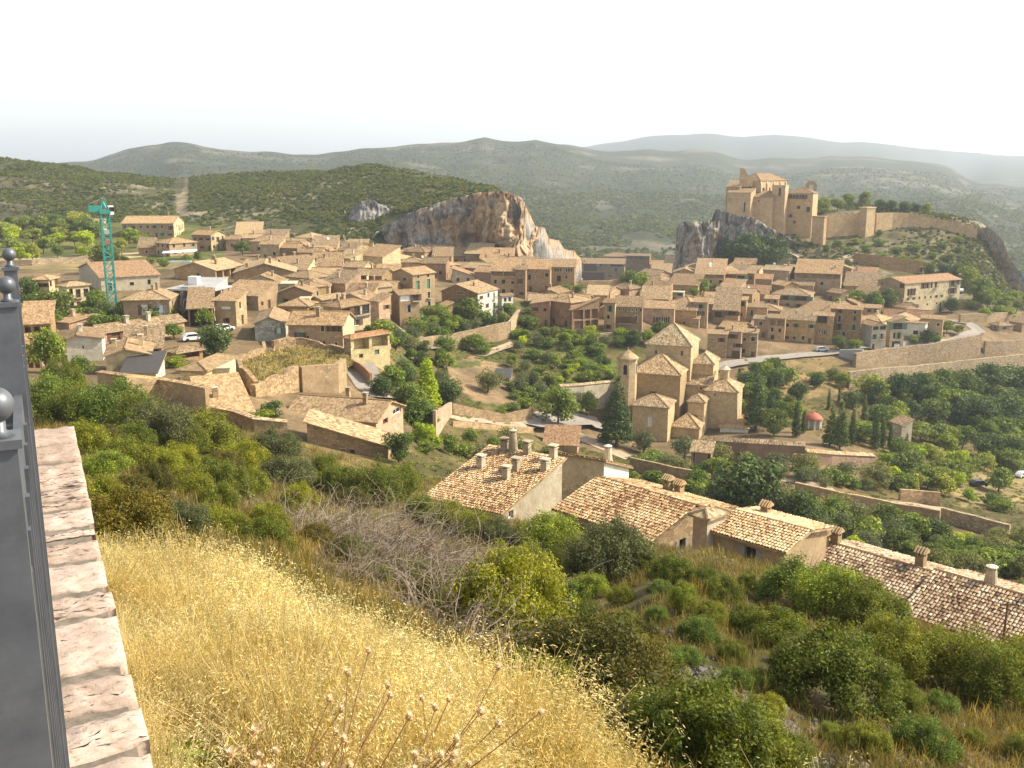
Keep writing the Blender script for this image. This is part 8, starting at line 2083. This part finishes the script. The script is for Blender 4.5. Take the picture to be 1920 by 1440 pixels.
def thistle(label, px, py, h, heads, lean=(0, 0), seed=0):
    """several stalks from one root; heads at their tips"""
    g = ground(px, py, 1.2, 14)
    e = empty('thistle', g, 0, label, 'thistle', 'dry thistles on the grass bank')
    rg = random.Random(seed)
    for i in range(heads):
        a = rg.uniform(-.9, .9) + .35; L_ = h * rg.uniform(.55, 1.05); p = Vector((rg.gauss(0, .03), rg.gauss(0, .03), -.02))
        d = Vector((math.sin(a) * .6 + lean[0], rg.gauss(0, .3) + lean[1], 1)).normalized(); pts = [p.copy()]
        K = 6
        for k in range(K):
            d = (d + Vector((rg.gauss(.02, .07), rg.gauss(0, .07), rg.gauss(0, .04)))).normalized(); p = p + d * L_ / K; pts.append(p.copy())
        mb = MB(); mb.tube(pts, [.0048 * (1 - .5 * k / K) for k in range(K + 1)], 5)
        if rg.random() < .8:
            k = rg.randint(2, 4); q = pts[k]; f = (d + Vector((rg.gauss(0, .6), rg.gauss(0, .6), .3))).normalized()
            tip = q + f * L_ * .3; mb.tube([q, q + f * L_ * .16, tip], [.004, .0035, .003], 4)
            hd = bpy.data.objects.new('flower_head', HM[rg.randrange(3)]); link(hd, e); hd.location = tip; hd.rotation_euler = f.to_track_quat('Z', 'Y').to_euler(); hd.scale = (.8,) * 3
        for k in range(1, K):
            if rg.random() < .7:
                q = pts[k]; f = Vector((rg.gauss(0, 1), rg.gauss(0, 1), rg.gauss(.1, .4))).normalized(); t_ = f.cross(Vector((0, 0, 1))) * .006
                mb.poly([q - t_, q + t_, q + f * rg.uniform(.03, .06)], 0)
        mb.build('stalk', [M_TWIGR], e)
        hd = bpy.data.objects.new('flower_head', HM[rg.randrange(3)]); link(hd, e); hd.location = pts[-1]; hd.rotation_euler = d.to_track_quat('Z', 'Y').to_euler(); s = rg.uniform(.75, 1.05); hd.scale = (s, s, s)
def thistles():
    th = [(545, 1640, .85, 6, (.0, 0)), (600, 1660, 1.15, 6, (.45, .15)), (660, 1640, 1.2, 6, (.55, .1)), (500, 1660, .75, 6, (0, 0)), (860, 1500, .85, 7, (.05, 0)), (920, 1470, .85, 7, (0, 0)), (980, 1510, .85, 8, (.1, 0)), (1040, 1520, .85, 8, (.1, 0)), (1100, 1540, .8, 8, (.05, 0)),
          (1160, 1560, .8, 8, (.15, 0)), (900, 1390, .75, 6, (.1, 0)), (1010, 1430, .75, 6, (.1, 0)), (800, 1580, .8, 6, (.05, 0)), (1200, 1610, .8, 7, (.1, 0)), (850, 1330, .7, 5, (.1, 0)), (700, 1650, .9, 6, (.1, 0)), (570, 1620, .6, 8, (-.1, 0))]
    for i, a in enumerate(sorted(th)):
        thistle(f'dry branching thistle with pale downy heads on the grass bank, {ORD[i]} from the left', *a, seed=800 + i)
thistles()

M_STONE = rock_mat('field_stone', [(0.0, (.16, .15, .14)), (.4, (.36, .335, .31)), (.7, (.50, .47, .43)), (1.0, (.58, .54, .48))], sc=8)
def rock_mesh(seed, n=14):
    rg = np.random.default_rng(seed)
    th = np.linspace(0, math.pi, n); ph = np.linspace(0, 2 * math.pi, n * 2, endpoint=False)
    T, P = np.meshgrid(th, ph, indexing='ij')
    X, Y, Z = np.sin(T) * np.cos(P), np.sin(T) * np.sin(P), np.cos(T)
    r = 1 + .35 * fbm(X * 1.3 + seed, Y * 1.3, Z * 1.3, 4, seed)
    q = np.stack([X * r, Y * r * .8, Z * r * .75], -1)
    q = np.round(q * 3.2) / 3.2 * .55 + q * .45
    idx = np.arange(n * n * 2).reshape(n, n * 2)
    f = np.stack([idx[:-1], np.roll(idx[:-1], -1, 1), np.roll(idx[1:], -1, 1), idx[1:]], -1).reshape(-1, 4)
    return np_mesh('rock', q.reshape(-1, 3), f[:, ::-1], [M_STONE], False, {'tint': np.full((n * n * 2, 3), .55)})
RK = [rock_mesh(901), rock_mesh(902), rock_mesh(903)]
def rocks():
    for i, (px, py, s, lab) in enumerate([(985, 1262, 30, 'pale boulder among the russet shrubs below the grass bank'), (1000, 1235, 22, 'smaller pale boulder leaning on the one among the russet shrubs'), (1142, 1305, 24, 'split pale boulder under the big russet shrub'), (1150, 1320, 14, 'small stone at the foot of the split boulder'), (345, 868, 14, 'flat pale stone on the slope beyond the parapet')]):
        g = ground(px, py, 10, 80); o = bpy.data.objects.new('boulder', RK[i % 3]); link(o); o.location = g; r = s * g.y / FPX; o.scale = (r, r, r * .9); o.rotation_euler = (.3 * i, .2, i * 1.3); tag(o, lab, 'boulder')
    # scree running down the slope: small stones, uncountable
    rg = np.random.default_rng(31); pts, rots, scl, idx = [], [], [], []
    line = [(1190, 1190), (1250, 1235), (1320, 1290), (1400, 1350), (1480, 1385), (1560, 1400), (1680, 1420), (1820, 1436)]
    L3 = [ground(a, b, 12, 60) for a, b in line]
    for k in range(2600):
        i = int(rg.integers(0, len(L3) - 1)); p = L3[i].lerp(L3[i + 1], rg.random())
        w = .55 + .5 * (i > 4)
        x, y = p.x + rg.normal(0, w), p.y + rg.normal(0, w)
        s = abs(rg.normal(.05, .035)) + .02
        pts.append((x, y, tz(x, y) + s * .3)); rots.append(tuple(rg.uniform(0, 6.28, 3))); scl.append((s, s, s)); idx.append(int(rg.integers(0, 3)))
    for k in range(1500):
        y = rg.uniform(13, 75); a = rg.uniform(-.45, .6); x = a * y; s = abs(rg.normal(.05, .05)) + .025
        pts.append((x, y, tz(x, y) + s * .2)); rots.append(tuple(rg.uniform(0, 6.28, 3))); scl.append((s, s, s)); idx.append(int(rg.integers(0, 3)))
    lo = [proto_obj('pebble_%d' % i, rock_mesh(910 + i, 6)) for i in range(3)]
    scatter('scree', pts, rots, scl, idx, lo, 'pale loose stones running down the hillside', 'gravel')
rocks()

# green weed by the parapet foot
def weed():
    g = ground(325, 1470, 1.5, 8); e = empty('weed', g, 0, 'small bright green weed at the foot of the parapet', 'plant')
    me = leaf_cloud('weed_leaves', 170, [((0, 0, .10), (.16, .16, .10)), ((.1, .05, .06), (.1, .1, .06))], .032, LEAF['lime'], seed=950, stretch=2.2, shell=.8)
    link(bpy.data.objects.new('leaves', me), e)
weed()

# ------------------------------------------------------------------ the hazy air
def haze():
    top = float(GZ.max()) + 12; bot = float(GZ.min()) - 4
    mb = MB(); mb.box(-6600, 6600, -60, 7600, bot, top)
    m = bpy.data.materials.new('hazy_air'); m.use_nodes = True
    n = m.node_tree.nodes; n.clear()
    out = n.new('ShaderNodeOutputMaterial'); v = n.new('ShaderNodeVolumePrincipled')
    v.inputs['Color'].default_value = (.84, .92, 1.0, 1); v.inputs['Density'].default_value = 1.6e-4; v.inputs['Anisotropy'].default_value = .25
    m.node_tree.links.new(v.outputs[0], out.inputs['Volume'])
    o = mb.build('haze', [m]); tag(o, 'thin bluish summer haze over the whole valley', 'haze', None, 'stuff')
haze()
